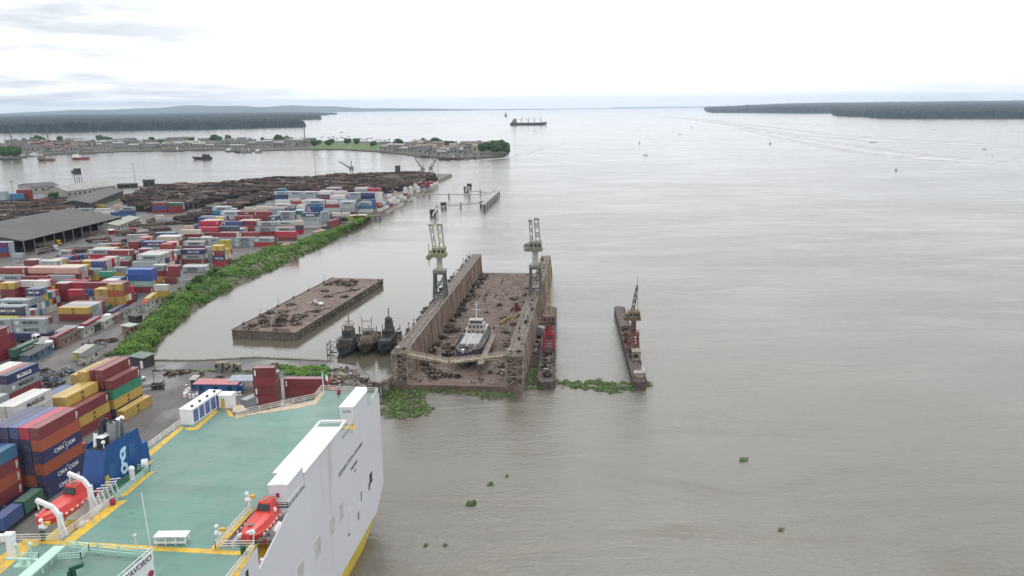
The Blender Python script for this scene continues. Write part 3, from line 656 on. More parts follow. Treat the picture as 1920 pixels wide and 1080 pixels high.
# deeper files of stacks standing behind the front ones
def overlaps(a, b, c, d): return any(min(b, B) - max(a, A) > .02 and min(d, D) - max(c, C) > .02 for (A, B, C, D) in PLACED)
base_list = [q for q in PLACED]; meta = {(round(c['u'], 1)): c for c in ALLC}
byk = {}
for c in ALLC:
    if c['rz'] == YR: byk.setdefault((c['x'], c['y']), []).append(c)
rf = random.Random(77)
for (x, y), cs in list(byk.items()):
    c0 = cs[0]; uu = x * U.x + y * U.y; vv = x * V.x + y * V.y; n0 = c0['n']
    for k in range(1, 6):
        v2 = vv + k * 2.62 * 1.0; n0 = max(1, min(4, n0 + rf.choice((0, 0, 0, -1))))
        if rf.random() < .1: break
        p = uu * U + v2 * V; q = (uu + c0['L']) * U + v2 * V
        if not (inside(p.x, p.y, YARD) and inside(q.x, q.y, YARD)): break
        if overlaps(uu, uu + c0['L'], v2, v2 + CW): break
        PLACED.append((uu, uu + c0['L'], v2, v2 + CW))
        for i in range(n0):
            ALLC.append(dict(x=p.x, y=p.y, z=3 + HC * i + .004 * i, rz=YR, L=c0['L'], code=rf.choice('rrrrggggwwbnysoecGR' if y < 560 else 'ggggwwrrbckR') + '.', lvl=i, n=n0, row=c0['row'] + ' back files', u=uu, key=(round(uu, 1), round(v2, 1)), door=1))
def size_px(c):
    p = Vector((c['x'], c['y'], c['z'])) - Vector((0, 0, H)); d = p.dot(fw)
    return -d
def word(n): return WORDS[n] if n < len(WORDS) else 'further'
kept = []
for c in ALLC:
    c['d'] = math.hypot(c['x'], c['y'])
rowsd = {}
for c in ALLC: rowsd.setdefault(c['row'], {}).setdefault(c['key'], c['u'])
for r_, ks in rowsd.items():
    for i, (k, _) in enumerate(sorted(ks.items(), key=lambda q: (q[1], q[0][1]))): ks[k] = i + 1
# the boxes the photograph can show: not those with boxes in front of, beside and above them
def hidden(c):
    if c['rz'] == YR:
        if c['lvl'] < c['n'] - 1 and c.get('deepk'): return True
    return False
LV = {1: ('single layer',), 2: ('lower', 'upper'), 3: ('lowest', 'middle', 'top'), 4: ('lowest', 'second up', 'third up', 'top'), 5: ('lowest', 'second up', 'middle', 'fourth up', 'top'), 6: ('lowest', 'second up', 'third up', 'fourth up', 'fifth up', 'top')}
ALLC.sort(key=lambda c: c['d'])
def sample_vis():
    me = bpy.data.meshes.new('tmp'); m = MB(); ow = []
    for k, c in enumerate(ALLC):
        Mx = Matrix.Translation((c['x'], c['y'], c['z'])) @ Matrix.Rotation(c['rz'], 4, 'Z')
        m.box(0, 0, 0, c['L'], CW, HC - .02, None, Mx); ow += [k] * 6; c['M'] = Mx
    from mathutils.bvhtree import BVHTree
    bv = BVHTree.FromPolygons([Vector(v) for v in m.v], m.f)
    O = Vector((0, 0, H)); bpy.data.meshes.remove(me)
    for k, c in enumerate(ALLC):
        hit = tot = 0
        pts = [(c['L'] * a, 0, HC * b_) for a in (.08, .36, .64, .92) for b_ in (.2, .5, .8)] + [(c['L'] * a, CW * b_, HC - .02) for a in (.08, .36, .64, .92) for b_ in (.3, .7)] + [(e, CW * b_, HC * f) for e in (0, c['L']) for b_ in (.25, .75) for f in (.3, .7)]
        for p in pts:
            w_ = c['M'] @ Vector(p); d = w_ - O; L_ = d.length; d.normalize()
            r_ = bv.ray_cast(O, d, L_ + 5)
            if r_[0] is not None and ow[r_[2]] == k and (r_[0] - w_).length < .5: hit += 1
            px = 960 + F * (w_ - O).dot(rt) / (w_ - O).dot(fw); py = 540 - F * (w_ - O).dot(up) / (w_ - O).dot(fw)
            if not (0 <= px <= 1920 and 0 <= py <= 1080): hit -= .9
        c['vis'] = max(0, hit) * c['L'] / (c['d'] ** 2)
sample_vis()
order = sorted(ALLC, key=lambda c: -c['vis'])
MAXC = 286
chosen = set(id(c) for c in order[:MAXC])
PM = {}
REST = MB(); nthing = 0
for c in ALLC:
    near = c['d'] < 420
    col, mk = c['code'][0], c['code'][1] if len(c['code']) > 1 else '.'
    rgb, cname = PAL[col]; j = 1 + rng.uniform(-.16, .16)
    if id(c) not in chosen:
        if col not in PM: PM[col] = mat('stack_paint_' + cname.replace(' ', '_'), rgb, .45, .2, .4, dirt=(.16, .11, .08), dirt_amt=.1)
        REST.box(0, 0, 0.002, c['L'], CW, HC - .002, PM[col], c['M']); continue
    pr = proto(c['L'], near, c['door'] if c['d'] < 560 else None)
    if pr[1]: o = copy_tree(pr[0])
    else: o = pr[0]; pr[1] = True
    o.location = (c['x'], c['y'], c['z'] - .003); o.rotation_euler = (0, 0, c['rz'])
    c['o'] = o
    o.color = (*[min(1, v * j) for v in rgb], 1)
    ordn = rowsd[c['row']][c['key']]; total = len(rowsd[c['row']])
    lvl = LV[c['n']][c['lvl']]
    adj = 'short ' if c['L'] < 12 else 'long '
    nm = ' lettered' if mk in 'mScxsfhu' else ''
    stk = f' of {word(ordn)} stack from left' if total > 1 else ''
    lab = f"{adj if total < 3 else ''}{cname}{nm} container, {lvl}{stk}, {c['row']}"
    if len(lab.split()) > 16: lab = lab.replace(' container,', ',')
    tag(o, lab, 'container', 'stacked shipping containers')
    c['mk'] = mk
    nthing += 1
tag(REST.build('containers'), 'mass of farther containers mostly hidden behind the front stacks', kind='stuff')
for c in ALLC:
    if 'o' not in c: continue
    o = c['o']
    for ch in o.children: ch.color = o.color
    if c['mk'] != '.': mark(o, c['mk'], c['L'], c['d'] < 420)
star_copy = star_proto
print('containers', nthing, len(ALLC))
# ---------------------------------------------------------------- green bank: shrubs
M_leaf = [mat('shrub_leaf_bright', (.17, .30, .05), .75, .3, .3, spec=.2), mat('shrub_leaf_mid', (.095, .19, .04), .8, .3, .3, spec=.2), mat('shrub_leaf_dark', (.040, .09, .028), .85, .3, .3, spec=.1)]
def leaves(m, cx, cy, cz, r, n, rg, mats=M_leaf, sz=.45, w=(4, 4, 2)):
    for _ in range(n):
        th = rg.uniform(0, 6.28); ph = math.acos(rg.uniform(-.35, 1)); rr = r * rg.uniform(.75, 1.08)
        c = Vector((cx + rr * math.sin(ph) * math.cos(th), cy + rr * math.sin(ph) * math.sin(th), cz + rr * .85 * math.cos(ph)))
        a = Vector((rg.uniform(-1, 1), rg.uniform(-1, 1), rg.uniform(-.5, .5))).normalized() * sz * rg.uniform(.6, 1.3)
        b_ = a.cross(Vector((rg.uniform(-.7, .7), rg.uniform(-.9, .5), 1))).normalized() * sz * rg.uniform(.5, 1)
        m.quad([c - a, c - b_ * .6, c + a, c + b_ * .6], rg.choices(mats, w)[0])
rg = random.Random(11)
M_pl = mat('water_weed', (.10, .13, .05), .7, .35, .5)
m = MB()
band = [(0, 230, 665), (0, 205, 690)]
GL = [(198, 668), (226, 645), (256, 612), (288, 582), (318, 552), (374, 518), (436, 490), (505, 463), (562, 449), (620, 434), (655, 424), (688, 408)]
GLw = [at(x, y, 3.) for x, y in GL]
Wt = [at(x, y, 0) for x, y in [(268, 676), (285, 652), (318, 622), (350, 592), (400, 560), (455, 532), (510, 507), (560, 482), (605, 462), (640, 442), (668, 426), (694, 408)]]
def lerp_poly(P, t):
    f = t * (len(P) - 1); i = min(int(f), len(P) - 2); return P[i].lerp(P[i + 1], f - i)
for k in range(3900):
    t_ = rg.random() ** 1.25; s_ = rg.random()
    a = lerp_poly(GLw, t_); b_ = lerp_poly(Wt, t_)
    p = a.lerp(b_ + Vector((-1.5, 0, .4)), s_)
    dense = s_ > .36 or t_ > .55
    if not dense and rg.random() < .35: continue
    fld = .5 + .5 * math.sin(t_ * 61 + 5 * s_) * math.sin(t_ * 23 - 7 * s_ + 1)
    if dense and fld < .12 and rg.random() < .8: continue
    r = rg.uniform(.6, 1.9) * (.65 + .75 * fld) * (1 if dense else .55); p.x += rg.uniform(-1, 2.2) * fld
    gz = 3 if s_ < .6 else 3 - (s_ - .6) / .4 * 2.9
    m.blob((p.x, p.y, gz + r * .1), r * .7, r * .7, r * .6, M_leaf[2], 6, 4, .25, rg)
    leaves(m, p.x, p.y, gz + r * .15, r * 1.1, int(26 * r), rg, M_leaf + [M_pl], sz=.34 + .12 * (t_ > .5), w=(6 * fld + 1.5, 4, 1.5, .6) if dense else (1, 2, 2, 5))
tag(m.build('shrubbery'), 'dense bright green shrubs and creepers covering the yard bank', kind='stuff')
# low grass under the shrubs on the yard side
m = MB()
for i in range(len(GLw) - 1):
    a, b_ = GLw[i], GLw[i + 1]; c_, d_ = GLw[i + 1].lerp(Wt[i + 1], .62), GLw[i].lerp(Wt[i], .62)
    m.quad([(p.x, p.y, 3.03) for p in (a, d_, c_, b_)])
tag(m.build('grass', mat('weedy_grass', (.085, .125, .035), .9, .4, .25, dirt=(.09, .085, .05), dirt_amt=.3)), 'strip of weeds between the huts and the shrubs', kind='stuff')
def bush(x, y, z, r, label, px=True, name='bush', thick=26, cat='bush', group=None, trunk=.0):
    p = at(x, y, z) if px else Vector((x, y, z)); rg2 = random.Random(int(x * 7 + y)); root = empty(name, label, cat, (p.x, p.y, z), group=group)
    t_ = MB()
    for i in range(4):
        a = rg2.uniform(0, 6.28); t_.tube((0, 0, 0), (r * .5 * math.cos(a), r * .5 * math.sin(a), r * .9 + trunk), .09 * r ** .5 + trunk * .03, .03, 5)
    t_.build('trunk', M_wood, root)
    m = MB()
    for k in range(7):
        a = rg2.uniform(0, 6.28); q = rg2.uniform(.1, .65) * r
        c = (q * math.cos(a), q * math.sin(a), trunk + r * rg2.uniform(.45, 1.05)); rr = r * rg2.uniform(.35, .6)
        m.blob(c, rr * .75, rr * .75, rr * .6, M_leaf[2], 6, 4, .25, rg2); leaves(m, *c, rr, thick, rg2, sz=.18 * r ** .6, w=(2, 4, 4))
    m.build('crown', parent=root)
    return root
for i, (x, y, r, lab) in enumerate(((372, 532, 3.6, 'grey green bare-branched tree at the left end of the thicket'), (395, 522, 3.2, 'rounded tree second from the pale containers, in the thicket'), (403, 512, 2.6, 'small dark tree at the top of the thicket'), (418, 520, 2.8, 'olive tree at the right end of the thicket'),
                           (352, 548, 2.6, 'low bush at the foot of the thicket beside the lane'), (345, 566, 2.4, 'low dark bush above the yellow trailer'), (318, 562, 2.3, 'dark bush right of the yellow container trailer'),
                           (645, 418, 4.2, 'dark round tree beside the wooden landing'), (668, 412, 3.0, 'pale tree right behind the wooden landing'), (160, 352, 5, 'leafy tree before the grey waterside sheds'))):
    bush(x, y, 3., r, lab, name='tree', cat='tree')
bush(103, 375, 3., 6.5, 'broad dark tree in the log yard beside the tall stacks', name='tree', cat='tree', thick=40)
bush(128, 366, 3., 6., 'tall leafy tree left of the low grey sheds', name='tree', cat='tree', thick=40)
# floating plants
def plants(name, polyp, n, label, hgt=.5):
    P = [at(x, y, 0) for x, y in polyp]; PP = [(p.x, p.y) for p in P]
    xs = [p[0] for p in PP]; ys = [p[1] for p in PP]; m = MB(); k = 0; tries = 0; jj = min(1, (max(xs) - min(xs)) / 15)
    while k < n and tries < n * 12:
        tries += 1
        x = rg.uniform(min(xs), max(xs)); y = rg.uniform(min(ys), max(ys))
        jx = x + .8 * jj * math.sin(y * 2.1); jy = y + 1.0 * jj * math.sin(x * 1.7)
        if not inside(jx, jy, PP): continue
        if math.sin(x * .63 + 1.7 * math.sin(y * .31)) * math.sin(y * .57) < -.62 and rg.random() < .9: k += .2; continue
        k += 1; a = rg.uniform(0, 6.28); r = rg.uniform(.10, .30)
        c = Vector((x, y, rg.uniform(.04, hgt)))
        u_ = Vector((math.cos(a), math.sin(a), rg.uniform(-.2, .9))) * r; v_ = Vector((-math.sin(a), math.cos(a), rg.uniform(-.3, .3))) * r * .8
        m.quad([c - u_, c - v_, c + u_, c + v_], rg.choices([M_leaf[0], M_leaf[1], M_pl, M_lash, M_leaf[2]], (1.2, 3, 5, .5, 3))[0])
    return tag(m.build(name), label, kind='stuff')
M_pl = mat('water_weed', (.10, .13, .05), .7, .35, .5)
plants('floating_plants', [(716, 738), (728, 730), (770, 733), (800, 738), (790, 752), (816, 768), (800, 778), (760, 786), (722, 786), (714, 770)], 5200, 'raft of green water plants beside the ship stern')
plants('floating_plants', [(760, 728), (960, 738), (966, 750), (915, 750), (880, 740), (790, 738)], 1500, 'thin belt of water plants along the dock entrance')
plants('floating_plants', [(985, 690), (1000, 668), (1015, 665), (1020, 700), (1042, 712), (1045, 722), (1018, 731), (985, 731)], 3600, 'mat of water plants between dock wall and pontoon')
plants('floating_plants', [(1040, 713), (1090, 716), (1120, 710), (1140, 718), (1195, 716), (1222, 716), (1218, 727), (1150, 738), (1100, 730), (1045, 724)], 6200, 'long strip of water plants between the two pontoons', .3)
for (x, y, s_) in ((882, 944, 11), (1394, 862, 9), (919, 908, 7), (1464, 993, 6), (950, 893, 4), (835, 1022, 4), (798, 1023, 4)):
    plants('floating_plants', [(x - s_, y + 3), (x - s_ * .4, y - s_ * .4), (x + s_, y - s_ * .5), (x + s_ * .8, y + s_ * .4), (x, y + s_ * .5)], int(s_ * s_ * 1.2), 'small drifting clump of water plants', .3)
plants('bank_plants', [(490, 690), (492, 678), (520, 676), (560, 683), (620, 680), (640, 690), (615, 703), (560, 708), (520, 700)], 2600, 'low green growth on the broken quay end', .2)
m = MB(); B_ = [at(x, y, 3.) for x, y in [(492, 690), (500, 683), (560, 690), (622, 686), (640, 695), (615, 707), (560, 710), (520, 705)]]
cx = sum(p.x for p in B_) / 8; cy = sum(p.y for p in B_) / 8
for k in range(150):
    a = lerp_poly(B_ + [B_[0]], rg.random()).lerp(Vector((cx, cy, 3)), rg.random() ** .6)
    r = rg.uniform(.7, 1.5); m.blob((a.x, a.y, 3.1), r, r, r * .6, rg.choice(M_leaf[1:]), 6, 4, .25, rg); leaves(m, a.x, a.y, 3.2, r, 26, rg, sz=.28, w=(6, 3, 1))
tag(m.build('shrubbery'), 'bright green scrub on the quay end beside the sunken boats', kind='stuff')
# ---------------------------------------------------------------- light masts
def mast(x, y, z, h, label, arms=True):
    p = at(x, y, z); r = empty('light_mast', label, 'light mast', (p.x, p.y, z), group='light masts of the port')
    m = MB(); m.tube((0, 0, 0), (0, 0, h), .35, .16, 8); m.build('pole', M_lash, r)
    m = MB(); m.box(-1.6, -.25, h, 1.6, .25, h + .35)
    for k in range(4): m.box(-1.5 + k * .8, -.5, h - .3, -1.1 + k * .8, .1, h + .1)
    m.build('lamp_head', M_lash, r)
mast(31, 409, 3, 30, 'tall pale light mast left of the shed roof')
mast(254, 350, 3, 26, 'thin light mast at the water behind the log yard, left one')
mast(592, 330, 3, 28, 'thin light mast in the middle of the log yard shore')
mast(822, 330, 3, 36, 'thin light mast at the tip of the yard')
mast(365, 412, 3, 17, 'light mast with round white lamp beside the crimson boxes')
mast(478, 351, 3, 10, 'short thin lamp behind the log piles')
mast(203, 452, 3, 12, 'grey floodlight pole before the open shed front')
# ---------------------------------------------------------------- yard sheds
def gable(name, label, p0, p1, width, eave, ridge, mroof, mwall, open_front=False, z=3., group=None, over=.8, cat='shed', bays=12, roofname='roof', gx=0):
    """long side from p0 to p1 (front eave), body running back from it by width"""
    p0 = Vector(p0); p1 = Vector(p1); d = p1 - p0; L = math.hypot(d.x, d.y); a = math.atan2(d.y, d.x)
    r = empty(name, label, cat, (p0.x, p0.y, z), a, group)
    m = MB(); th = .25
    for y0, z0, y1, z1 in ((-over, eave - .15, width / 2, ridge), (width + over, eave - .15, width / 2, ridge)):
        m.hexa([(-over, y0, z0), (L + over, y0, z0), (L + over, y1, z1), (-over, y1, z1), (-over, y0, z0 + th), (L + over, y0, z0 + th), (L + over, y1, z1 + th), (-over, y1, z1 + th)])
    m.build(roofname, mroof, r)
    m = MB()
    m.box(0, width - .3, 0, L, width, eave - .2)
    for x0 in ((0, L - .3) if not open_front else (L - .3,)):
        m.quad([(x0, 0, 0), (x0, width, 0), (x0, width, eave - .2), (x0, width / 2, ridge - .2), (x0, 0, eave - .2)]); m.quad([(x0 + .3, 0, 0), (x0 + .3, 0, eave - .2), (x0 + .3, width / 2, ridge - .2), (x0 + .3, width, eave - .2), (x0 + .3, width, 0)])
    if open_front: m.quad([(0, 0, eave - .2), (0, width, eave - .2), (0, width / 2, ridge - .1)])
    if not open_front: m.box(.3, 0, 0, L - .3, .3, eave - .2)
    m.build('wall', mwall, r)
    if open_front:
        for i in range(bays + 1):
            q = MB(); x = .3 + (L - .9) * i / bays; q.box(x, 0, 0, x + .35, .35, eave - .2); q.build('post', M_grey, r)
    else:
        n = max(2, int(L / 6)); 
        for i in range(n):
            q = MB(); x = L * (i + .5) / n; q.box(x - 1, -.06, eave * .35, x + 1, 0, eave * .7); q.build('window', M_glass, r)
    return r
M_roofg = mat('grey_sheet_roof', (.095, .098, .098), .8, .15, .12, dirt=(.08, .075, .07), dirt_amt=.3)
M_roofl = mat('pale_sheet_roof', (.30, .31, .30), .7, .2, .15, dirt=(.2, .18, .16), dirt_amt=.3)
M_roofr = mat('rust_sheet_roof', (.24, .15, .12), .7, .3, .15, dirt=(.12, .08, .06), dirt_amt=.4)
M_wallg = mat('grey_wall', (.34, .34, .31), .8, .2, .3)
M_walld = mat('dark_wall', (.05, .05, .055), .8, .2, .3)
sh0 = at(43, 452, 11.); sh1 = at(228, 407, 11.)
gable('open_shed', 'huge open-fronted storage shed with grey gabled roof', (sh0.x, sh0.y, 0), (sh1.x, sh1.y, 0), 78, 8, 14.5, M_roofg, M_walld, True, bays=11, over=0)
a = at(222, 436, 3.); b_ = at(262, 420, 3.)
gable('lean_to', 'low pale green building with windows right of the open shed', a, b_, 14, 5, 6.5, mat('green_grey_roof', (.27, .30, .24), .6, .15), M_wallg)
gable('grey_warehouse', 'waterside shed with pale roof and five roof holes', at(127, 372, 3.), at(218, 360, 3.), 30, 7, 12, M_roofl, M_wallg)
gable('grey_warehouse', 'long grey shed beside the grass verge', at(170, 394, 3.), at(232, 368, 3.), 26, 6, 9, M_roofg, M_walld)
gable('grey_warehouse', 'low grey shed left of the tree at the water', at(62, 362, 3.), at(112, 358, 3.), 40, 6, 9, M_roofg, M_wallg)
gable('grey_warehouse', 'low grey shed between pale roof and trees', at(132, 388, 3.), at(170, 385, 3.), 20, 5, 7, M_roofg, M_walld)
gable('small_shed', 'small pale roofed canopy left of the grass verge', at(131, 394, 3.), at(152, 392, 3.), 12, 4, 5.5, M_roofl, M_walld)
gable('dark_hut', 'dark boxy building at the water behind the logs', at(269, 352, 3.), at(291, 351, 3.), 12, 8, 8.6, M_walld, M_walld)
gable('dark_hut', 'low dark waterside hut right of the five hole roof', at(220, 353, 3.), at(255, 352, 3.), 10, 4, 4.8, M_walld, M_walld)
wt = at(149, 352, 3.); r = empty('water_tower', 'dark water tank on legs behind the pale roofed shed', 'water tower', (wt.x, wt.y, 3)); m = MB()
for sx_ in (-2.5, 2.5):
    for sy_ in (-2.5, 2.5): m.bar((sx_, sy_, 0), (sx_, sy_, 16), .5)
m.build('frame', M_dark, r); m = MB(); m.tube((0, 0, 15), (0, 0, 22), 3.8, n=12); m.build('tank', M_walld, r)
# ---------------------------------------------------------------- logs
M_log = [mat('log_bark', (.070, .052, .045), .9, .4, .5), mat('log_brown', (.115, .070, .055), .9, .4, .5), mat('log_pale', (.23, .20, .18), .9, .3, .5), mat('log_dark', (.028, .023, .022), .9, .4, .5)]
M_end = mat('log_end', (.33, .24, .17), .9, .2)
logp = []
for k, mm in enumerate(M_log):
    q = MB(); q.tube((-6, 0, 0), (6, 0, 0), .62, .5, 9, mm, caps=False)
    for x, r_ in ((-6.005, .62), (6.005, .5)):
        q.quad([(x, r_ * math.cos(6.283 * i / 9) , r_ * math.sin(6.283 * i / 9)) for i in (range(9) if x > 0 else range(8, -1, -1))], M_end)
    o = q.build('log'); logp.append([o, 0])
loglabels = []
def put_log(p, yaw, k, label, sc=1., pitch=0):
    o = logp[k][0] if not logp[k][1] else copy_tree(logp[k][0]); logp[k][1] = 1
    o.location = p; o.rotation_euler = (0, pitch, yaw); o.scale = (sc, 1.1, 1.1)
    tag(o, label, 'log', 'cut tree trunks lying in the yard')
zones = [  # (pixel x, y of the pile front, name, yaw, rows, tiers, per row)
    (168, 440, 'pile right of the open shed', 35, 7), (186, 452, 'pile before the shed corner', 30, 8), (212, 462, 'pile in front of the white and red hut', 28, 9), (232, 468, 'pile above the maroon row', 28, 8), (200, 478, 'pile behind the grey lettered box', 20, 9),
    (250, 452, 'dark pile beside the slate box', 30, 8), (275, 442, 'pile along the road bend', 28, 9), (300, 432, 'pile on the road verge', 28, 10), (318, 420, 'pile below the light mast', 26, 9), (150, 472, 'scattered pile by the blue drum', 15, 7), (285, 425, 'pile beside the pale green building', 30, 8), (240, 440, 'pile behind the crimson hut', 32, 8)]
lcol = ['dark brown', 'reddish brown', 'pale grey', 'blackened']
for (px, py, nm, yaw, n) in zones:
    p = at(px, py, 3.)
    for i in range(n * 2):
        k = rg.choices((0, 1, 2, 3), (4, 2, 2, 2))[0]; tier = 0 if i < n else 1
        off = (i % n - n / 2 + .5 * tier) * 1.35; a = R(yaw + rg.uniform(-7, 7))
        q = Vector((p.x + off * math.sin(-R(yaw)) * 1.0 + rg.uniform(-2, 2), p.y + off * math.cos(R(yaw)), 3.65 + tier * 1.15))
        put_log(q, a, k, f'{lcol[k]} log, {word(i % n + 1)} in the {"upper" if tier else "lower"} tier of the {nm}', rg.uniform(.7, 1.15))
# the far log yard: many thousand logs
m = MB()
def logfield(poly, n, z0, rgs, yaws, hmax=6.5):
    P = [at(x, y, 3.) for x, y in poly]; PP = [(p.x, p.y) for p in P]; xs = [p[0] for p in PP]; ys = [p[1] for p in PP]; k = 0; tries = 0
    while k < n and tries < n * 8:
        tries += 1
        x = rgs.uniform(min(xs), max(xs)); y = rgs.uniform(min(ys), max(ys))
        if not inside(x, y, PP): continue
        cx_, cy_ = math.floor((x + 3 * math.sin(y * .05)) / 19), math.floor((y + 4 * math.sin(x * .03)) / 10.5)
        hc = random.Random(cx_ * 7919 + cy_ * 104729); hk = hc.random(); cyaw = hc.choice(yaws) + (90 if hc.random() < .16 else 0)
        if hk < .17: continue
        fx = (y + 4 * math.sin(x * .03)) / 10.5 - cy_
        hgt = hmax * (.35 + .65 * hk) * max(0, 1 - (2 * fx - 1) ** 2) ** .6
        k += 1; a = R(cyaw + rgs.uniform(-5, 5)); L = rgs.uniform(5, 8.5); z = 3.6 + max(0, hgt)
        dx, dy = L * math.cos(a), L * math.sin(a); r_ = rgs.uniform(.5, 1.05); zz = z + rgs.uniform(-.7, .7)
        m.tube((x - dx, y - dy, zz), (x + dx, y + dy, zz + rgs.uniform(-.3, .3)), r_, r_ * .85, 5, rgs.choices(M_log, (5, 4, 2.2, 5))[0])
        if hgt > 1.5 and rgs.random() < .35:
            m.box(x - L * .95, y - 1, 3, x + L * .95, y + 3, z - .4, M_log[3])
r2 = random.Random(5)
logfield([(240, 375), (300, 358), (420, 352), (520, 340), (560, 340), (520, 362), (430, 375), (330, 398), (262, 396)], 4200, 3, r2, (2, 6, -4, 10))
logfield([(520, 345), (600, 337), (700, 333), (805, 330), (812, 338), (770, 352), (728, 362), (650, 366), (560, 366), (520, 362)], 5200, 3, r2, (2, 8, -3))
logfield([(0, 392), (40, 385), (120, 378), (160, 388), (110, 410), (40, 424), (0, 428)], 1900, 3, r2, (8, 14, 20), 5)
logfield([(340, 418), (420, 390), (520, 360), (560, 352), (545, 362), (440, 392), (400, 404), (350, 420)], 900, 3, r2, (22, 30, 5), 4)
tag(m.build('log_stacks'), 'great stacks of felled tropical logs covering the far yard', kind='stuff')
# white sheds and sheets among the logs
for (x, y, w_, h_, lab) in ((760, 343, 20, 4, 'small grey hut at the far end of the log yard'), (640, 335, 16, 3, 'small pale hut on the far shore of the log yard'), (432, 350, 14, 4, 'white canopy behind the log stacks'), (528, 350, 18, 5, 'white and dark shed behind the log stacks'), (450, 356, 20, 3, 'long white sheeted pile in the log yard')):
    p = at(x, y, 3.); gable('yard_hut', lab, p, p + Vector((w_, -1, 0)), 8, h_, h_ + 1, M_roofl, M_wallg, cat='hut')
# ---------------------------------------------------------------- helpers for steelwork
def lattice(m, a, b, w, n, mt=None, r=.09, w1=None):
    a = Vector(a); b = Vector(b); d = (b - a).normalized(); w1 = w if w1 is None else w1
    s_ = d.cross(Vector((0, 1, 0)));
    if s_.length < .2: s_ = d.cross(Vector((1, 0, 0)))
    s_.normalize(); u_ = s_.cross(d)
    def c(i, k):
        ww = w + (w1 - w) * i / n; p = a.lerp(b, i / n); sx_, sy_ = ((-1, -1), (1, -1), (1, 1), (-1, 1))[k % 4]
        return p + s_ * sx_ * ww / 2 + u_ * sy_ * ww / 2
    for k in range(4): m.bar(c(0, k), c(n, k), r * 1.5, m=mt)
    for i in range(n):
        for k in range(4):
            m.bar(c(i, k), c(i + 1, k + 1) if (i + k) % 2 else c(i + 1, k - 1 + 4), r, m=mt)
            m.bar(c(i + 1, k), c(i + 1, k + 1), r, m=mt)
def rod(m, pts, w, mt=None):
    for a, b in zip(pts, pts[1:]): m.bar(a, b, w, m=mt)
M_dk = mat('dock_floor_rust', (.135, .088, .068), .8, .3, .16, dirt=(.19, .155, .14), dirt_amt=.42, bump=.2)
M_wallr = mat('dock_wall_rust', (.12, .062, .040), .85, .5, .25, dirt=(.30, .25, .20), dirt_amt=.5, streak=True)
M_cap = mat('dock_walkway', (.19, .165, .14), .85, .3, .5, dirt=(.09, .06, .045), dirt_amt=.4)
M_green = mat('crane_green', (.10, .135, .115), .7, .3, .6, dirt=(.12, .07, .05), dirt_amt=.3)
M_cream = mat('crane_cream', (.42, .42, .34), .6, .2, .5, dirt=(.2, .13, .08), dirt_amt=.25)
M_lime = mat('crane_lime', (.30, .31, .19), .6, .2, .5, dirt=(.2, .13, .08), dirt_amt=.3)
M_crimson = mat('crane_pink_red', (.33, .03, .065), .6, .25, .5, dirt=(.16, .06, .05), dirt_amt=.3)
# ---------------------------------------------------------------- floating dock
DO = at(735, 729, 0); DY = R(-5.9)
dock = empty('floating_dock', 'huge rust-brown floating dock with two long side walls', 'floating dock', (DO.x, DO.y, 0), DY)
DW, DL = 42.2, 178.
m = MB(); m.box(-.2, 0, -2, DW + .2, DL, 1.6); m.build('pontoon_deck', M_dk, dock)
m = MB()
for i in range(88):                                            # seams and worn plates on the deck
    y = 2 + i * 2.0; m.bar((5, y, 1.62), (DW - 5.5, y, 1.62), .09, .05)
for x in (9, 13.5, 18, 24, 28.5, 33): m.bar((x, 1, 1.625), (x, DL - 1, 1.625), .1, .05)
m.build('deck_seams', M_rustd, dock)
m = MB(); rg = random.Random(21)
for i in range(760):
    x = rg.uniform(6, DW - 7); y = rg.uniform(2, DL - 2); a = rg.uniform(.3, 2.2); b_ = rg.uniform(.25, 1.3); k = rg.random()
    if 16 < x < 28 and 10 < y < 52: continue
    m.box(x, y, 1.6, x + a * (.5 if k < .3 else 1), y + b_ * (.5 if k < .3 else 1), (1.64 + .01 * (i % 5)) if k > .3 else 1.75 + k * 2, rg.choice((M_lash, M_rustd, M_cap, M_rustd, M_rust)))
m.build('deck_plates', parent=dock)['kind'] = 'stuff'
def dwall(x0, x1, xb0, xb1, y0, y1):
    m = MB(); Z0, Z1_ = 1.6, 11.5
    m.hexa([(xb0, y0, Z0), (xb1, y0, Z0), (xb1, y1, Z0), (xb0, y1, Z0), (x0, y0, Z1_), (x1, y0, Z1_), (x1, y1, Z1_), (x0, y1, Z1_)])
    n = 48
    for i in range(n + 1):
        y = y0 + (y1 - y0) * i / n
        for (a, b_, s_) in ((x0, xb0, -1), (x1, xb1, 1)):
            if rg.random() < .35: continue
            m.hexa([(b_ - .12 * s_, y - .09, Z0), (b_ + .14 * s_, y - .09, Z0), (b_ + .14 * s_, y + .09, Z0), (b_ - .12 * s_, y + .09, Z0), (a - .12 * s_, y - .09, Z1_ - .02), (a + .14 * s_, y - .09, Z1_ - .02), (a + .14 * s_, y + .09, Z1_ - .02), (a - .12 * s_, y + .09, Z1_ - .02)] if s_ > 0 else
                   [(b_ - .14, y - .09, Z0), (b_ + .12, y - .09, Z0), (b_ + .12, y + .09, Z0), (b_ - .14, y + .09, Z0), (a - .14, y - .09, Z1_ - .02), (a + .12, y - .09, Z1_ - .02), (a + .12, y + .09, Z1_ - .02), (a - .14, y + .09, Z1_ - .02)])
    w_ = m.build('side_wall', M_wallr, dock)
    m = MB(); m.box(x0 - .3, y0 - .3, Z1_ + .0, x1 + .3, y1 + .3, Z1_ + .28); m.build('walkway', M_cap, w_)
    m = MB()
    for xx in (x0 + .9, x1 - .9): m.bar((xx, y0, Z1_ + .34), (xx, y1, Z1_ + .34), .18, .14)
    m.build('crane_rail', M_dark, w_)
    return w_
wl = dwall(.3, 4.4, -.3, 5.0, 7, DL - 1)
wr = dwall(DW - 5.0, DW - .7, DW - 5.6, DW + .4, 7, DL - 4)
m = MB()
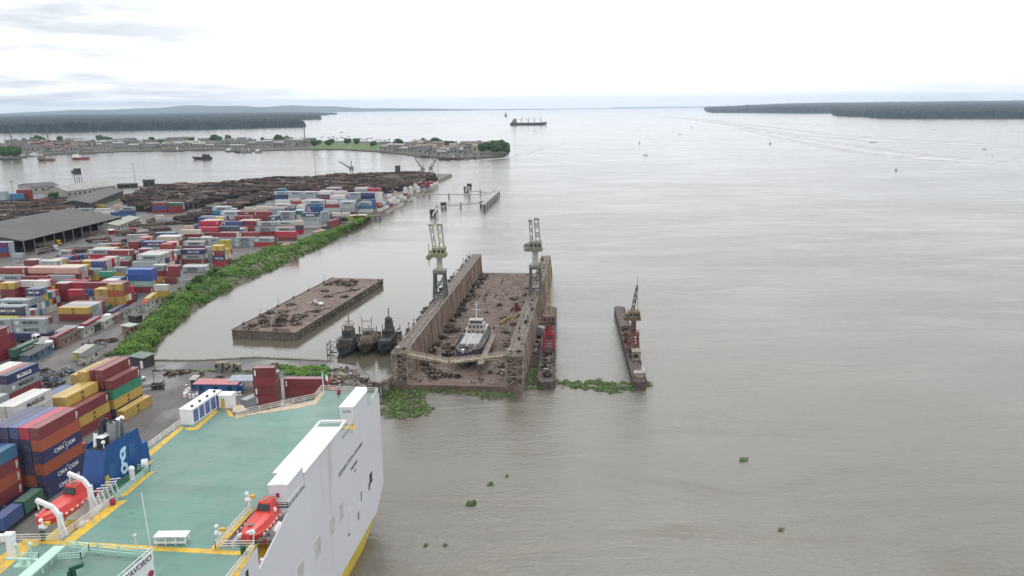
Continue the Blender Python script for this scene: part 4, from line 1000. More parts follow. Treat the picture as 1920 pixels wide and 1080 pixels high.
for i in range(60):                                            # bent handrails left standing along the outer edges
    y = 9 + i * 2.8
    if rg.random() < .8: m.bar((.2, y, 11.7), (.1 + rg.uniform(-.3, .2), y + rg.uniform(-.3, .3), 11.7 + rg.uniform(.6, 1.3)), .1)
m.build('railing', M_lash, wl)
m = MB()
for y0, y1 in ((8, 60), (64, 110), (118, 172)):
    m.rail([(DW - .7, y0, 11.75), (DW - .7, y1, 11.75)], 1.0, 2.6, .08, bars=2); m.rail([(DW - 5.0, y0 + 3, 11.75), (DW - 5.0, y1, 11.75)], 1.0, 3.1, .08, bars=2)
m.build('railing', M_lash, wr)
proto_b = None
for i in range(44):                                            # bollards, winches and brackets hung on the outer side
    y = 12 + i * 3.7; m = MB()
    if i < 6:
        k = i % 6
        if k in (0, 3): m.box(-1.0, -.5, -.6, .1, .5, .2, M_rustd); m.tube((-.5, -.2, .2), (-.5, -.2, 1.6), .28, .2, 8, M_lash)
        elif k in (1, 4): m.box(-1.3, -.7, -.5, 0, .7, .1, M_rustd); m.tube((-1, -.5, .7), (-1, .6, .7), .55, n=9, m=M_rustd); m.bar((-.3, .4, 0), (-.2, .5, 1.7), .16, m=M_green)
        else: m.bar((-.1, 0, -1.5), (-1.5, 0, .0), .18, m=M_rustd); m.bar((-1.5, -.6, 0), (-1.5, .6, .0), .2, m=M_rustd); m.bar((-1.3, 0, 0), (-1.35, 0, 1.9), .16, m=M_dark); m.blob((-1.35, 0, 2.0), .3, .3, .3, M_dark)
        o = m.build('mooring_fitting', parent=wl); CH.setdefault('fit', []).append(o); o.location = (.3, y, 11.5)
    else:
        o = copy_tree(CH['fit'][rg.randrange(6)], wl, False); o.location = (.3, y, 11.5 + rg.uniform(-.5, .2)); o.scale = (rg.uniform(.7, 1.3),) * 3; o.rotation_euler.z = rg.uniform(-.3, .3)
fits = CH['fit']
for i in range(26):
    o = copy_tree(fits[i % 6], wr, False); o.location = (DW - 4.4 + rg.uniform(0, 3), 14 + i * 6 + rg.uniform(-2, 2), 11.8); o.scale = (rg.uniform(.6, 1.1),) * 3; o.rotation_euler.z = rg.uniform(0, 6)
# lattice end towers
for x0, x1 in ((.3, 5.2), (DW - 5.4, DW)):
    m = MB(); y0, y1 = .4, 6.8; zs = (1.6, 4.9, 8.2, 11.4)
    for x in (x0, x1):
        for y in (y0, y1): m.bar((x, y, 1.6), (x, y, 11.6), .34)
    for a, b_ in zip(zs, zs[1:]):
        for (p, q) in (((x0, y0), (x1, y0)), ((x1, y0), (x1, y1)), ((x0, y1), (x1, y1)), ((x0, y0), (x0, y1))):
            m.bar((*p, a), (*q, b_), .2); m.bar((*q, a), (*p, b_), .2); m.bar((*p, b_), (*q, b_), .26)
    m.build('lattice_tower', M_lash, dock)
    m = MB(); m.box(x0 - .4, y0 - .4, 11.6, x1 + .4, y1 + .6, 11.85, M_cap); m.box(x0 + .6, 2, 11.85, x0 + 2.2, 4, 13.2, M_lash); m.tube((x1 - 1.5, 3, 11.85), (x1 - 1.5, 3, 13), .7, n=9, m=M_rustd); m.tube((x1 - 2.6, 5, 11.9), (x1 - .3, 5.4, 12.2), .5, n=8, m=M_lash)
    m.rail([(x0, y0, 11.85), (x1, y0, 11.85), (x1, y1, 11.85)], 1.1, 1.6, .09, m=M_lash)
    m.build('platform', parent=dock)
def gang(a, b_, name='gangway'):
    a = Vector(a); b_ = Vector(b_); d = (b_ - a).normalized(); s_ = Vector((-d.y, d.x, 0)).normalized() * .7
    m = MB(); m.bar(a, b_, 1.6, .14); m.bar(a - s_ - Vector((0, 0, .8)), b_ - s_ - Vector((0, 0, .3)), .2); m.bar(a + s_ - Vector((0, 0, .8)), b_ + s_ - Vector((0, 0, .3)), .2)
    n = 12
    for i in range(n):
        p = a.lerp(b_, i / n); q = a.lerp(b_, (i + 1) / n)
        for ss in (s_, -s_): m.bar(p + ss - Vector((0, 0, .7 * (1 - i / n) + .2)), q + ss, .1); m.bar(p + ss, p + ss - Vector((0, 0, .7)), .1)
    m.rail([a + s_, b_ + s_], 1.0, 1.2, .09); m.rail([a - s_, b_ - s_], 1.0, 1.2, .09)
    m.bar(a - Vector((0, 0, 3)), a.lerp(b_, .35), .25)
    return m.build(name, M_gang, dock)
M_gang = mat('pale_walkway_steel', (.42, .37, .29), .75, .25, .6, dirt=(.18, .10, .07), dirt_amt=.35)
gang((4, 1.5, 11.6), (19.5, -4.5, 11.0)); gang((DW - 4, 2.2, 11.6), (19.9, -4.2, 11.0))
# loose scrap on the dock floor: each heap a thing
def dl(x, y, z=1.6): 
    return Matrix.Translation((DO.x, DO.y, 0)) @ Matrix.Rotation(DY, 4, 'Z') @ Vector((x, y, z))
def scrap(p, r, label, seed, mats=None, name='scrap_heap', n=None, group='heaps of rusty scrap', tall=1.):
    rs = random.Random(seed); mats = mats or (M_rustd, M_rust, M_lash, M_rustd, M_dark)
    m = MB()
    for _ in range(n or int(16 + r * 9)):
        a = rs.uniform(0, 6.28); q = r * rs.random() ** .7; x, y = q * math.cos(a), q * math.sin(a); zz = rs.uniform(0.1, .9) * (1.2 - q / r) * tall; k = rs.random(); mt = rs.choice(mats)
        if k < .45:
            b_ = rs.uniform(0, 6.28); L = rs.uniform(.5, 2.2); m.bar((x, y, zz), (x + L * math.cos(b_), y + L * math.sin(b_), zz + rs.uniform(-.1, .9) * tall), rs.uniform(.1, .3), m=mt)
        elif k < .8:
            s_ = rs.uniform(.25, .8); M_ = Matrix.Translation((x, y, zz)) @ Matrix.Rotation(rs.uniform(0, 3), 4, 'Z') @ Matrix.Rotation(rs.uniform(-.4, .4), 4, 'X'); m.box(-s_, -s_ * .6, -.1, s_, s_ * .6, rs.uniform(.1, .8) * tall, mt, M_)
        else:
            b_ = rs.uniform(0, 6.28); m.tube((x, y, zz + .2), (x + 1.1 * math.cos(b_), y + 1.1 * math.sin(b_), zz + .3), rs.uniform(.2, .45), n=7, m=mt)
    o = m.build(name); o.location = p; tag(o, label, 'scrap heap', group); return o
k = 0
for i, y in enumerate((20, 27, 35, 44, 52, 60, 69, 78, 86, 95, 104, 113, 122, 131, 141, 150, 160, 168)):
    scrap(dl(6.6 + .7 * math.sin(i * 1.7), y), 2.1 + .8 * math.sin(i * 2.3), f'dark scrap heap, {word(i + 1)} from the near end along the dock left wall', 100 + i, tall=1.4)
for i, (x, y) in enumerate(((9, 14), (11, 12), (14.5, 9), (10, 24), (13, 31), (12, 40), (10.5, 63))):
    scrap(dl(x, y), 2.3, f'heap of dark machine scrap, {word(i + 1)} from the gangway, left of the docked boat', 140 + i, tall=1.3)
for i, (x, y) in enumerate(((33, 20), (35, 13), (35, 33), (33, 45), (34.5, 60), (32, 74), (35, 90), (31, 100), (35, 112), (33, 126), (34, 140), (28, 118), (30, 62), (27, 84))):
    scrap(dl(x, y), 1.7 + .5 * math.sin(i), f'flat scrap heap, {word(i + 1)} up the right side of the dock floor', 170 + i, tall=.8)
for i, (x, y, w_) in enumerate(((20, 8, 1.5), (17.5, 8.4, 1.3), (30.3, 12.5, .7), (12.5, 6, 1.6), (22.5, 105, 1.6), (19, 78, 1.2))):
    m = MB(); m.box(-w_, -.9, 0, w_, .9, .2, M_rustd); m.box(-w_ * .6, -.6, .2, w_ * .5, .5, 1.2, M_rustd); m.tube((w_ * .3, -.6, .9), (w_ * .3, .6, .9), .5, n=9, m=M_rust); m.bar((-w_, 0, .3), (-w_ * .4, 0, 1.9), .12, m=M_lash)
    o = m.build('winch'); o.location = dl(x, y); o.rotation_euler.z = i; tag(o, f'rusty winch standing on the bare dock floor, {word(i + 1)} from the middle front', 'winch', 'winches on the dock floor')
# keel blocks under the boat
for i in range(7):
    for s_ in (-1, 1):
        m = MB(); m.box(-.7, -.5, 0, .7, .5, .8, M_wood); m.box(-.55, -.45, .8, .55, .45, 1.25, M_rustd); o = m.build('keel_block'); o.location = dl(21.6 + s_ * 2.2 + i * .05, 17 + i * 5); o.rotation_euler.z = DY
        tag(o, f'timber block, {word(i + 1)} pair from the bow under the docked boat, {"right" if s_ > 0 else "left"} one', 'keel block', 'blocks under the docked boat')
# yellow hose bundle and tanks
m = MB()
for k in range(5):
    pts = [Vector((26 + k * .45 + 9 * t_ / 12, 74 + 20 * t_ / 12 * (1 + .06 * k), 1.9 + .8 * math.sin(t_ * .5 + k))) for t_ in range(13)]
    rod(m, pts, .38)
o = m.build('hose_bundle', mat('yellow_hose', (.38, .30, .10), .7, .2)); o.location = (DO.x, DO.y, 0); o.rotation_euler.z = DY; tag(o, 'yellow hoses lying curved across the dock floor', 'hose')
m = MB(); m.tube((0, 0, .3), (0, 0, 3.4), .8, n=10, m=M_crimson); m.tube((0, 0, 3.4), (0, 0, 3.7), .9, n=10, m=M_dark); o = m.build('steel_drum'); o.location = dl(31, 97); tag(o, 'upright dark red tank on the far dock floor', 'tank')
# long staging plank next to the boat
m = MB()
for i in range(9): m.bar((26.4 - i * .02, 12 + i * 4, 1.7), (26.4 - i * .02, 12 + i * 4, 5.2), .18); m.bar((28, 12 + i * 4, 1.7), (28, 12 + i * 4, 5.2), .18); m.bar((26.4, 12 + i * 4, 3.4), (28, 16 + i * 4, 5.2), .1)
m.box(26.2, 11, 5.2, 28.2, 46, 5.4); o = m.build('staging', M_lash); o.location = (DO.x, DO.y, 0); o.rotation_euler.z = DY; tag(o, 'long pale timber staging along the right side of the docked boat', 'staging')
# ---------------------------------------------------------------- boat hull builder (bow at y = 0 heading -y, stern at +L)
def hull_loft(L, B, Hk, sheer=1.2, stern=.75, n=14, flare=.0):
    rings = []
    for i in range(n):
        t_ = i / (n - 1); y = L * t_
        w_ = B / 2 * min(1, (t_ / .32) ** .55 if t_ < .32 else 1) * (1 if t_ < .8 else 1 - (1 - stern) * ((t_ - .8) / .2) ** 2)
        w_ = max(w_, .12); zt = Hk + sheer * max(0, 1 - t_ / .4) ** 2 + .3 * max(0, (t_ - .7) / .3)
        kb = w_ * (.15 + .65 * min(1, t_ / .4)); kz = 0 if t_ > .1 else (.1 - t_) * 12
        yy = y - (1.2 if i == 0 else 0)
        rings.append([(-w_, yy, zt), (-w_ * .96, y, zt * .55), (-kb, y + .4, kz), (kb, y + .4, kz), (w_ * .96, y, zt * .55), (w_, yy, zt)])
    return rings
def hull_mesh(rings, mhull, mdeck, bul=.8):
    m = MB(); m.loft(rings, mhull, cap=True, closed=False)
    b0 = len(m.v)
    for r_ in rings: m.v += [(r_[0][0] * .97, r_[0][1] + .1, r_[0][2] - bul), (r_[5][0] * .97, r_[5][1] + .1, r_[5][2] - bul)]
    for i in range(len(rings) - 1): m.f.append((b0 + 2 * i, b0 + 2 * i + 1, b0 + 2 * i + 3, b0 + 2 * i + 2)); m.m.append(m.mi(mdeck))
    return m
M_hblue = mat('boat_blue_hull', (.03, .04, .085), .6, .3, .5, dirt=(.14, .08, .06), dirt_amt=.35)
bp = dl(21.4, 13.5, 2.8); boat = empty('coaster', 'small blue-hulled cargo boat with white wheelhouse standing in the dock', 'boat', bp, DY)
rings = hull_loft(37, 10, 4.4); hull_mesh(rings, M_hblue, mat('boat_deck', (.10, .11, .12), .8, .3)).build('hull', parent=boat)
m = MB(); m.box(-3.2, 11.5, 3.7, 3.2, 25, 5.2); m.build('hatch_cover', mat('hatch_grey', (.36, .36, .35), .7, .15, dirt=(.2, .15, .12), dirt_amt=.3), boat)
m = MB(); m.box(-3.7, 27, 3.8, 3.7, 36, 5.9); m.box(-3.0, 27.6, 5.9, 3.0, 33, 7.7); m.box(-2.3, 28.2, 7.7, 2.3, 31, 9.1); m.box(-2.6, 27.9, 9.1, 2.6, 31.4, 9.25); m.box(-3.9, 27.4, 5.9, 3.9, 30, 6.0)
hs = m.build('wheelhouse', mat('boat_grey_white', (.38, .375, .35), .6, .15, .6, dirt=(.25, .17, .12), dirt_amt=.3), boat)
for zz, yy, ww, nn in ((8.1, 28.15, 2.1, 5), (6.5, 27.55, 2.7, 4), (4.6, 26.95, 3.2, 4)):
    for i in range(nn):
        x = -ww + (2 * ww) * (i + .5) / nn; q = MB(); q.box(x - .32, yy - .06, zz, x + .32, yy + .02, zz + .8); q.build('window', M_glass, hs)
m = MB(); m.tube((0, 30, 9), (0, 30, 16), .16, .08, 6); m.bar((-1.6, 30, 12.8), (1.6, 30, 12.8), .12); m.bar((-.8, 30, 14.6), (.8, 30, 14.6), .1); m.build('mast', M_white, boat)
m = MB(); m.tube((-.6, 9.5, 3.8), (-.6, 9.5, 10.5), .2, .12, 6); m.bar((-2, 9.5, 9.4), (.9, 9.5, 9.4), .14); m.bar((-.6, 9.5, 5), (1.4, 14, 8.6), .2); m.build('foremast', M_white, boat)
m = MB()
for a, b_, r_, mt in (((-1, 5, 4.0), (-1, 5, 5.2), .7, M_white), ((1.5, 4.6, 4.2), (1.5, 4.6, 5.0), .6, M_lash), ((-2.6, 7.5, 4.0), (2.4, 7.5, 4.4), .4, M_dark), ((0, 2.6, 4.6), (0, 3.4, 5.6), .5, M_dark), ((2, 8.8, 4), (2.4, 11, 4.8), .5, M_lash)): m.tube(a, b_, r_, n=8, m=mt)
m.box(-2.2, 8.6, 3.9, -.2, 10.8, 4.9, M_rustd); m.build('deck_gear', parent=boat)
m = MB(); m.rail([(rings[i][0][0] * .98, rings[i][0][1], rings[i][0][2]) for i in range(0, 7)], .9, 2, .07); m.rail([(rings[i][5][0] * .98, rings[i][5][1], rings[i][5][2]) for i in range(0, 7)], .9, 2, .07); m.build('railing', M_lash, boat)
# ---------------------------------------------------------------- dock cranes
def dock_crane(p, yaw, label, mport, mcol, mcab, jib, leg=10.3, col=6.5, scale=1., red=False, lean=(0, 0), cabr=0., group='level luffing dock cranes'):
    r = empty('dock_crane', label, 'crane', p, yaw, group); r.scale = (scale,) * 3
    m = MB(); w0, w1 = 2.3, 1.9
    for sx_ in (-1, 1):
        for sy_ in (-1, 1): m.bar((sx_ * w0, sy_ * w0 * 1.2, 0), (sx_ * w1, sy_ * w1, leg), .7)
    for z in (leg * .12, leg * .55, leg - .4):
        t_ = z / leg; w_ = w0 + (w1 - w0) * t_; wy = w0 * 1.2 + (w1 - w0 * 1.2) * t_
        for a, b_ in (((-w_, -wy), (w_, -wy)), ((w_, -wy), (w_, wy)), ((w_, wy), (-w_, wy)), ((-w_, wy), (-w_, -wy))): m.bar((*a, z), (*b_, z), .45)
    for sx_ in (-1, 1): m.bar((sx_ * w0, -w0, leg * .15), (sx_ * w1, w1, leg * .9), .25); m.bar((sx_ * w0, w0, leg * .15), (sx_ * w1, -w1, leg * .9), .25)
    for s_ in (-1, 1): m.bar((-w0, s_ * w0 * 1.1, leg * .15), (w1, s_ * w1, leg * .9), .25)
    m.box(-2.5, -2.5, leg - .3, 2.5, 2.5, leg + .15); m.rail([(-2.4, -2.4, leg + .15), (2.4, -2.4, leg + .15), (2.4, 2.4, leg + .15), (-2.4, 2.4, leg + .15)], 1, 1.6, .1, closed=True)
    m.build('portal', mport, r)
    m = MB(); m.tube((0, 0, leg + .1), (0, 0, leg + col), 1.35, 1.1, 14); m.tube((0, 0, leg + col - .5), (0, 0, leg + col), 1.7, n=14); m.build('column', mcol, r)
    z = leg + col; m = MB(); m.box(-2.6, -2.3, z + .4, 2.6, 2.4, z + 4.0); m.box(-3.0, -2.6, z, 3.0, 2.7, z + .4); m.box(-3.8, -1, z + .6, -2.6, 1.4, z + 2.6); m.rail([(-3, -2.6, z + .4), (3, -2.6, z + .4), (3, 2.7, z + .4)], 1, 1.6, .1)
    m.blob((-3.6, -1.2, z + .8), 1.2, 1.0, 1.1, n=8)
    cb_ = m.build('cab', mcab, r)
    for x in (-1.5, .3, 1.9): q = MB(); q.box(x - .5, -2.36, z + 2.0, x + .5, -2.28, z + 3.1); q.build('window', M_glass, cb_)
    m = MB(); jib(m, z + 4.0); m.build('jib', mcab if not red else mport, r)
    return r
def jibA(m, z):
    lattice(m, (1.1, 0, z), (.5, 0, z + 9), 1.8, 5, r=.11); lattice(m, (-1.6, .6, z - 3), (-3.4, .8, z + 9.2), 1.2, 7, r=.10)
    m.bar((.5, 0, z + 9), (-3.4, .8, z + 9), .2); m.bar((2.4, 0, z), (.9, 0, z + 9), .16); m.box(-4.2, -.5, z + 8.6, -2.8, 1.4, z + 9.4); m.box(-.6, -1, z + 8.8, 1.6, 1, z + 9.6); m.bar((-4.3, .3, z + 1), (-4.4, .3, z - 8), .3); m.tube((-4.4, -.5, z - 4.4), (-4.4, 1, z - 4.4), 1.2, n=9)
def jibB(m, z):
    lattice(m, (1.2, 0, z), (.4, 0, z + 9), 1.7, 5, r=.15); lattice(m, (-1.4, 0, z - 1), (-2.0, 0, z + 8.6), 1.1, 6, r=.13); m.bar((2.2, 0, z), (1, 0, z + 9), .16); m.box(-2.8, -.6, z + 8.2, -1.4, .6, z + 9.0); m.box(-.4, -.8, z + 8.8, 1.5, .8, z + 9.6); m.tube((-3.6, -.6, z - 2.2), (-3.6, .8, z - 2.2), 1.3, n=9)
c = at(826, 556, 11.8); dock_crane(c, DY, 'green legged crane with lime yellow cab on the dock left wall', M_green, M_cream, M_lime, jibA)
c = at(1004, 549, 11.8); dock_crane(c, DY, 'green legged crane with grey cab on the dock right wall', M_green, M_cream, mat('crane_grey', (.24, .26, .22), .6, .2, dirt=(.15, .10, .07)), jibB, leg=11, col=7)
# ---------------------------------------------------------------- pontoons on the right
def pontoon(name, label, A, B, w, z, sink=0, mt=M_rust):
    A = at(*A, z); B = at(*B, z); d = B - A; a = math.atan2(d.y, d.x) - math.pi / 2; L = math.hypot(d.x, d.y)
    r = empty(name, label, 'pontoon', (A.x, A.y, 0), a)
    m = MB(); m.prism([(0, 1.5), (1.2, 0), (w - 1.2, 0), (w, 1.5), (w, L - 2.5), (w * .75, L), (w * .25, L), (0, L - 2.5)], -1.5, z, mt, mt); m.build('hull', parent=r)
    m = MB()
    for x in (.1, w - .1): m.bar((x, 1.5, z + .25), (x, L - 2.5, z + .25), .25, .5)
    m.build('bulwark', mt, r)
    return r, L, a
M_pont = mat('pontoon_steel', (.06, .052, .048), .8, .35, .4, dirt=(.15, .11, .09), dirt_amt=.4)
pr1, L1, a1 = pontoon('crane_pontoon', 'narrow rusty crane pontoon alongside the dock right wall', (1008, 716), (1020, 575), 5.6, 2.4, mt=M_pont)
pr2, L2, a2 = pontoon('crane_pontoon', 'narrow dark crane pontoon lying alone to the right', (1187, 716), (1151, 574), 4.4, 2.6, mt=M_pont)
def on(r, x, y, z): 
    return Matrix.Translation(r.location) @ Matrix.Rotation(r.rotation_euler.z, 4, 'Z') @ Vector((x, y, z))
def jibC(m, z):
    lattice(m, (0, 1.0, z - 3), (-.3, 14, z + 19), 1.9, 15, r=.2, mt=M_jibo, w1=1.2); m.bar((1.2, 0, z), (.3, 13, z + 18), .14, m=M_jibo)
M_jibo = mat('ochre_lattice', (.30, .235, .12), .7, .3, dirt=(.15, .08, .05), dirt_amt=.3)
dock_crane(on(pr1, 3.0, 36, 2.6), a1, 'pink red crane stump with ochre lattice jib on the pontoon by the dock', M_crimson, M_crimson, M_rust, jibC, leg=6.5, col=4.0, scale=.86)
def jibD(m, z):
    lattice(m, (-.6, .3, z - .5), (1.2, .8, z + 11.5), 1.3, 9, r=.13, mt=M_dark, w1=.5); m.bar((1.7, 0, z), (1.5, .8, z + 11.5), .16, m=M_dark); m.bar((1.2, .8, z + 11.5), (1.6, .8, z + 15.5), .16, m=M_dark); m.bar((.2, 0, z), (1.2, .8, z + 6.5), .16, m=M_dark)
dock_crane(on(pr2, 3.0, 36, 2.8), a2, 'slim crane with ochre cab on red portal, on the right-hand pontoon', mat('crane_dull_red', (.25, .07, .06), .7, .3, dirt=(.1, .06, .05)), M_rust, mat('cab_ochre_rust', (.22, .17, .10), .8, .4, dirt=(.1, .06, .04)), jibD, leg=6.8, col=6.6, scale=.8)
for i, (r_, x, y, s_) in enumerate(((pr1, 3, 6, 1.4), (pr1, 2.4, 13, 1.5), (pr1, 3.2, 20, 1.5), (pr1, 2.6, 27, 1.4), (pr1, 3, 50, 1.5), (pr1, 2.6, 60, 1.6), (pr2, 2.8, 31, 1.4), (pr2, 1.6, 44, 1.4), (pr2, 2.6, 52, 1.6), (pr2, 2.2, 61, 1.5), (pr2, 3, 26, 1.2))):
    scrap(on(r_, x, y, 2.5), s_, f'small heap of gear on the {"dockside" if r_ is pr1 else "lone right-hand"} pontoon, {word(i + 1 if i < 6 else i - 5)} from its near end', 200 + i, tall=1.8)
m = MB(); m.box(-1.4, -2, 0, 1.4, 2, 3, M_lash); m.box(-.9, -2.05, 1, .5, -2, 2.2, M_glass); m.box(-1.6, -2.2, 3, 1.6, 2.2, 3.2, M_lash); o = m.build('deck_cabin'); o.location = on(pr2, 3.0, 24, 2.62); o.rotation_euler.z = a2; tag(o, 'pale deck cabin on the lone right-hand pontoon', 'cabin')
m = MB(); m.box(-1.6, -1.4, 0, 1.6, 1.4, 1.6, M_lash); m.rail([(-1.6, -1.4, 1.6), (1.6, -1.4, 1.6), (1.6, 1.4, 1.6)], 1, 1, .1, m=M_white); m.tube((1.2, 1.6, 0), (1.2, 1.6, 3.4), .2, m=M_white); o = m.build('deck_cabin'); o.location = on(pr2, 2.2, 5, 2.62); o.rotation_euler.z = a2; tag(o, 'low cream housing at the near tip of the right-hand pontoon', 'cabin')
m = MB(); m.tube((0, 0, 0), (.6, 6.5, .2), 1.8, n=14, m=M_grey); o = m.build('steel_tank'); o.location = at(1012, 622, 3.5); tag(o, 'grey cylindrical tank between dock wall and pontoon', 'tank')
m = MB(); m.box(-2.5, -26, -.5, 2.5, 26, .6, M_rustd); o = m.build('fender_raft'); o.location = at(1004, 648, .1); o.rotation_euler.z = a1; tag(o, 'dark low raft between the dock right wall and the pontoon', 'raft')
for i, yy in enumerate((632, 640, 650, 660)): scrap(at(1006 - i, yy, .7), 1.7, f'pale rubble heap on the low raft, {word(i + 1)} from the tank', 230 + i, (M_lash, M_rust, M_grey), tall=.8)
# ---------------------------------------------------------------- long barge in the basin
BA = at(433, 634, 0); BB = at(555, 638, 0); BC = at(718, 534, 0)
ex = (BB - BA); ey = (BC - BB); BWd = ex.length; BL = ey.length; ba = math.atan2(ey.y, ey.x) - math.pi / 2
barge = empty('derelict_barge', 'long flat rust-brown derelict barge floating in the basin', 'barge', (BB.x, BB.y, 0), ba)
bw = 27.; sk = math.tan(.0)
M_bside = mat('barge_side', (.10, .075, .065), .85, .45, .7, dirt=(.26, .22, .18), dirt_amt=.5)
def bpoly(z, o=0): return [(-bw - o, 0 - o), (o, -o), (o, BL + o), (-bw - o, BL + o)]
m = MB(); m.prism(bpoly(0), -1, 3.0, M_bside, M_dk); m.build('hull', parent=barge)
m = MB()
for i in range(52):
    y = .4 + (BL - .8) * i / 51
    m.box(-.0, y - .12, .3, .3 + .12 * (i % 3), y + .12, 3.1); 
for i in range(18):
    x = -bw + .5 + (bw - 1) * i / 17
    if 7 < i < 11: continue
    m.box(x - .15, -.35, .4, x + .15, .0, 3.05)
m.bar((.15, 0, 2.1), (.15, BL, 2.1), .3); m.bar((.15, 0, .9), (.15, BL, .9), .3); m.bar((-bw, -.2, 3.15), (0, -.2, 3.15), .5, .3); m.bar((0, 0, 3.15), (0, BL, 3.15), .6, .3); m.bar((-bw, 0, 3.15), (-bw, BL, 3.15), .4, .3)
m.build('fender_frames', M_bside, barge)
m = MB(); rg = random.Random(31)
for k in range(220):
    x = -rg.uniform(1.5, bw - 2); y = rg.uniform(3, BL - 3); a, b_ = rg.uniform(.4, 2.2), rg.uniform(.3, 1.6); m.box(x, y, 3.0, x + a, y + b_, 3.04 + .01 * (k % 5), rg.choice((M_rustd, M_lash, M_rust, M_bside, M_cap)))
m.bar((-bw * .5, 25, 3.1), (-2, 40, 3.1), .3, m=M_rustd); m.bar((-bw * .4, 33, 3.1), (-bw * .1, 30, 3.1), .3, m=M_rustd); m.bar((-bw * .55, 60, 3.1), (-3, 78, 3.1), .25, m=M_rustd)
m.build('deck_plates', parent=barge)['kind'] = 'stuff'
m = MB()
for x0, x1 in ((-bw + 4, -bw + 11), (-10, -3)):
    for zz in (3.3, 4.0): m.bar((x0, 1.0, zz), (x1, 1.0, zz), .2)
    for i in range(9): m.bar((x0 + (x1 - x0) * i / 8, 1.0, 3), (x0 + (x1 - x0) * i / 8, 1.0, 4.1), .16)
m.build('rail_frame', M_rustd, barge)
def bl(x, y, z=3.05): return Matrix.Translation((BB.x, BB.y, 0)) @ Matrix.Rotation(ba, 4, 'Z') @ Vector((x, y, z))
for i, (x, y, r_, t_, nm) in enumerate(((-19, 12, 2.2, 2.2, 'tall dark scrap heap at the near left of the barge'), (-13, 14, 2.6, 2.0, 'scrap heap with upright plates near the barge front'), (-8, 17, 2.4, 1.6, 'brown scrap heap with round drums on the near barge deck'), (-23, 18, 2.2, 1.2, 'low grey scrap by the barge left edge'), (-16, 22, 3, .8, 'flat plates strewn behind the barge front heaps'),
                              (-9, 24, 3, .7, 'pale flat plates near the barge right edge'), (-13, 47, 1.8, .9, 'white scrap bits in the middle of the barge'), (-9, 44, 1.6, .8, 'small white heap right of the barge middle'), (-4, 60, 1.4, .8, 'small dark bits on the barge right edge'), (-15, 86, 3.2, 1.5, 'dark scrap heap at the far end of the barge'), (-10, 84, 3, 1.3, 'spread of beams at the far right of the barge'),
                              (-19, 90, 2.4, 1.4, 'scrap heap in the far left corner of the barge'))):
    scrap(bl(x, y), r_, nm, 250 + i, (M_white, M_lash) if 'white' in nm else None, tall=t_)
for i, (x, y, r_, t_) in enumerate(((-22, 7, 1.8, .9), (-16, 8, 2, .8), (-11, 9, 2.4, .8), (-5, 12, 1.8, .7), (-24, 27, 2, .9), (-19, 30, 2.4, .6), (-6, 33, 2, .6), (-22, 42, 1.6, .7), (-12, 60, 2, .5), (-18, 70, 1.8, .6), (-5, 74, 1.5, .7), (-22, 84, 2.2, 1.3), (-12, 92, 2.6, 1.2))):
    scrap(bl(x, y), r_, f'low strewn scrap on the barge deck, {word(i + 1)} from its near end', 270 + i, tall=t_)
m = MB()
for k in range(70):                                            # torn plating and tyres along the barge side
    y = rg.uniform(1, BL - 2); z0 = rg.uniform(.3, 2.2); m.box(.3, y, z0, .42 + .1 * rg.random(), y + rg.uniform(.5, 2.6), z0 + rg.uniform(.3, 1.2), rg.choice((M_rustd, M_lash, M_rustd, M_cap, M_dark)))
m.build('side_plating', parent=barge)['kind'] = 'stuff'
for i, (x, y) in enumerate(((-26.4, 8), (-26.5, 22), (-26.4, 38), (-26.6, 54), (-26.5, 70), (-26.5, 88), (-.6, 96), (-20, .8), (-9, .8))):
    m = MB(); m.tube((0, 0, 0), (0, 0, 1.0), .3, .24, 8, M_dark); m.tube((0, 0, .8), (0, 0, 1.0), .42, n=8, m=M_dark); m.bar((.6, 0, 0), (.6, .1, 2.2 + (i % 3)), .1, m=M_dark)
    o = m.build('bollard', parent=barge); o.location = (x, y, 3.0)
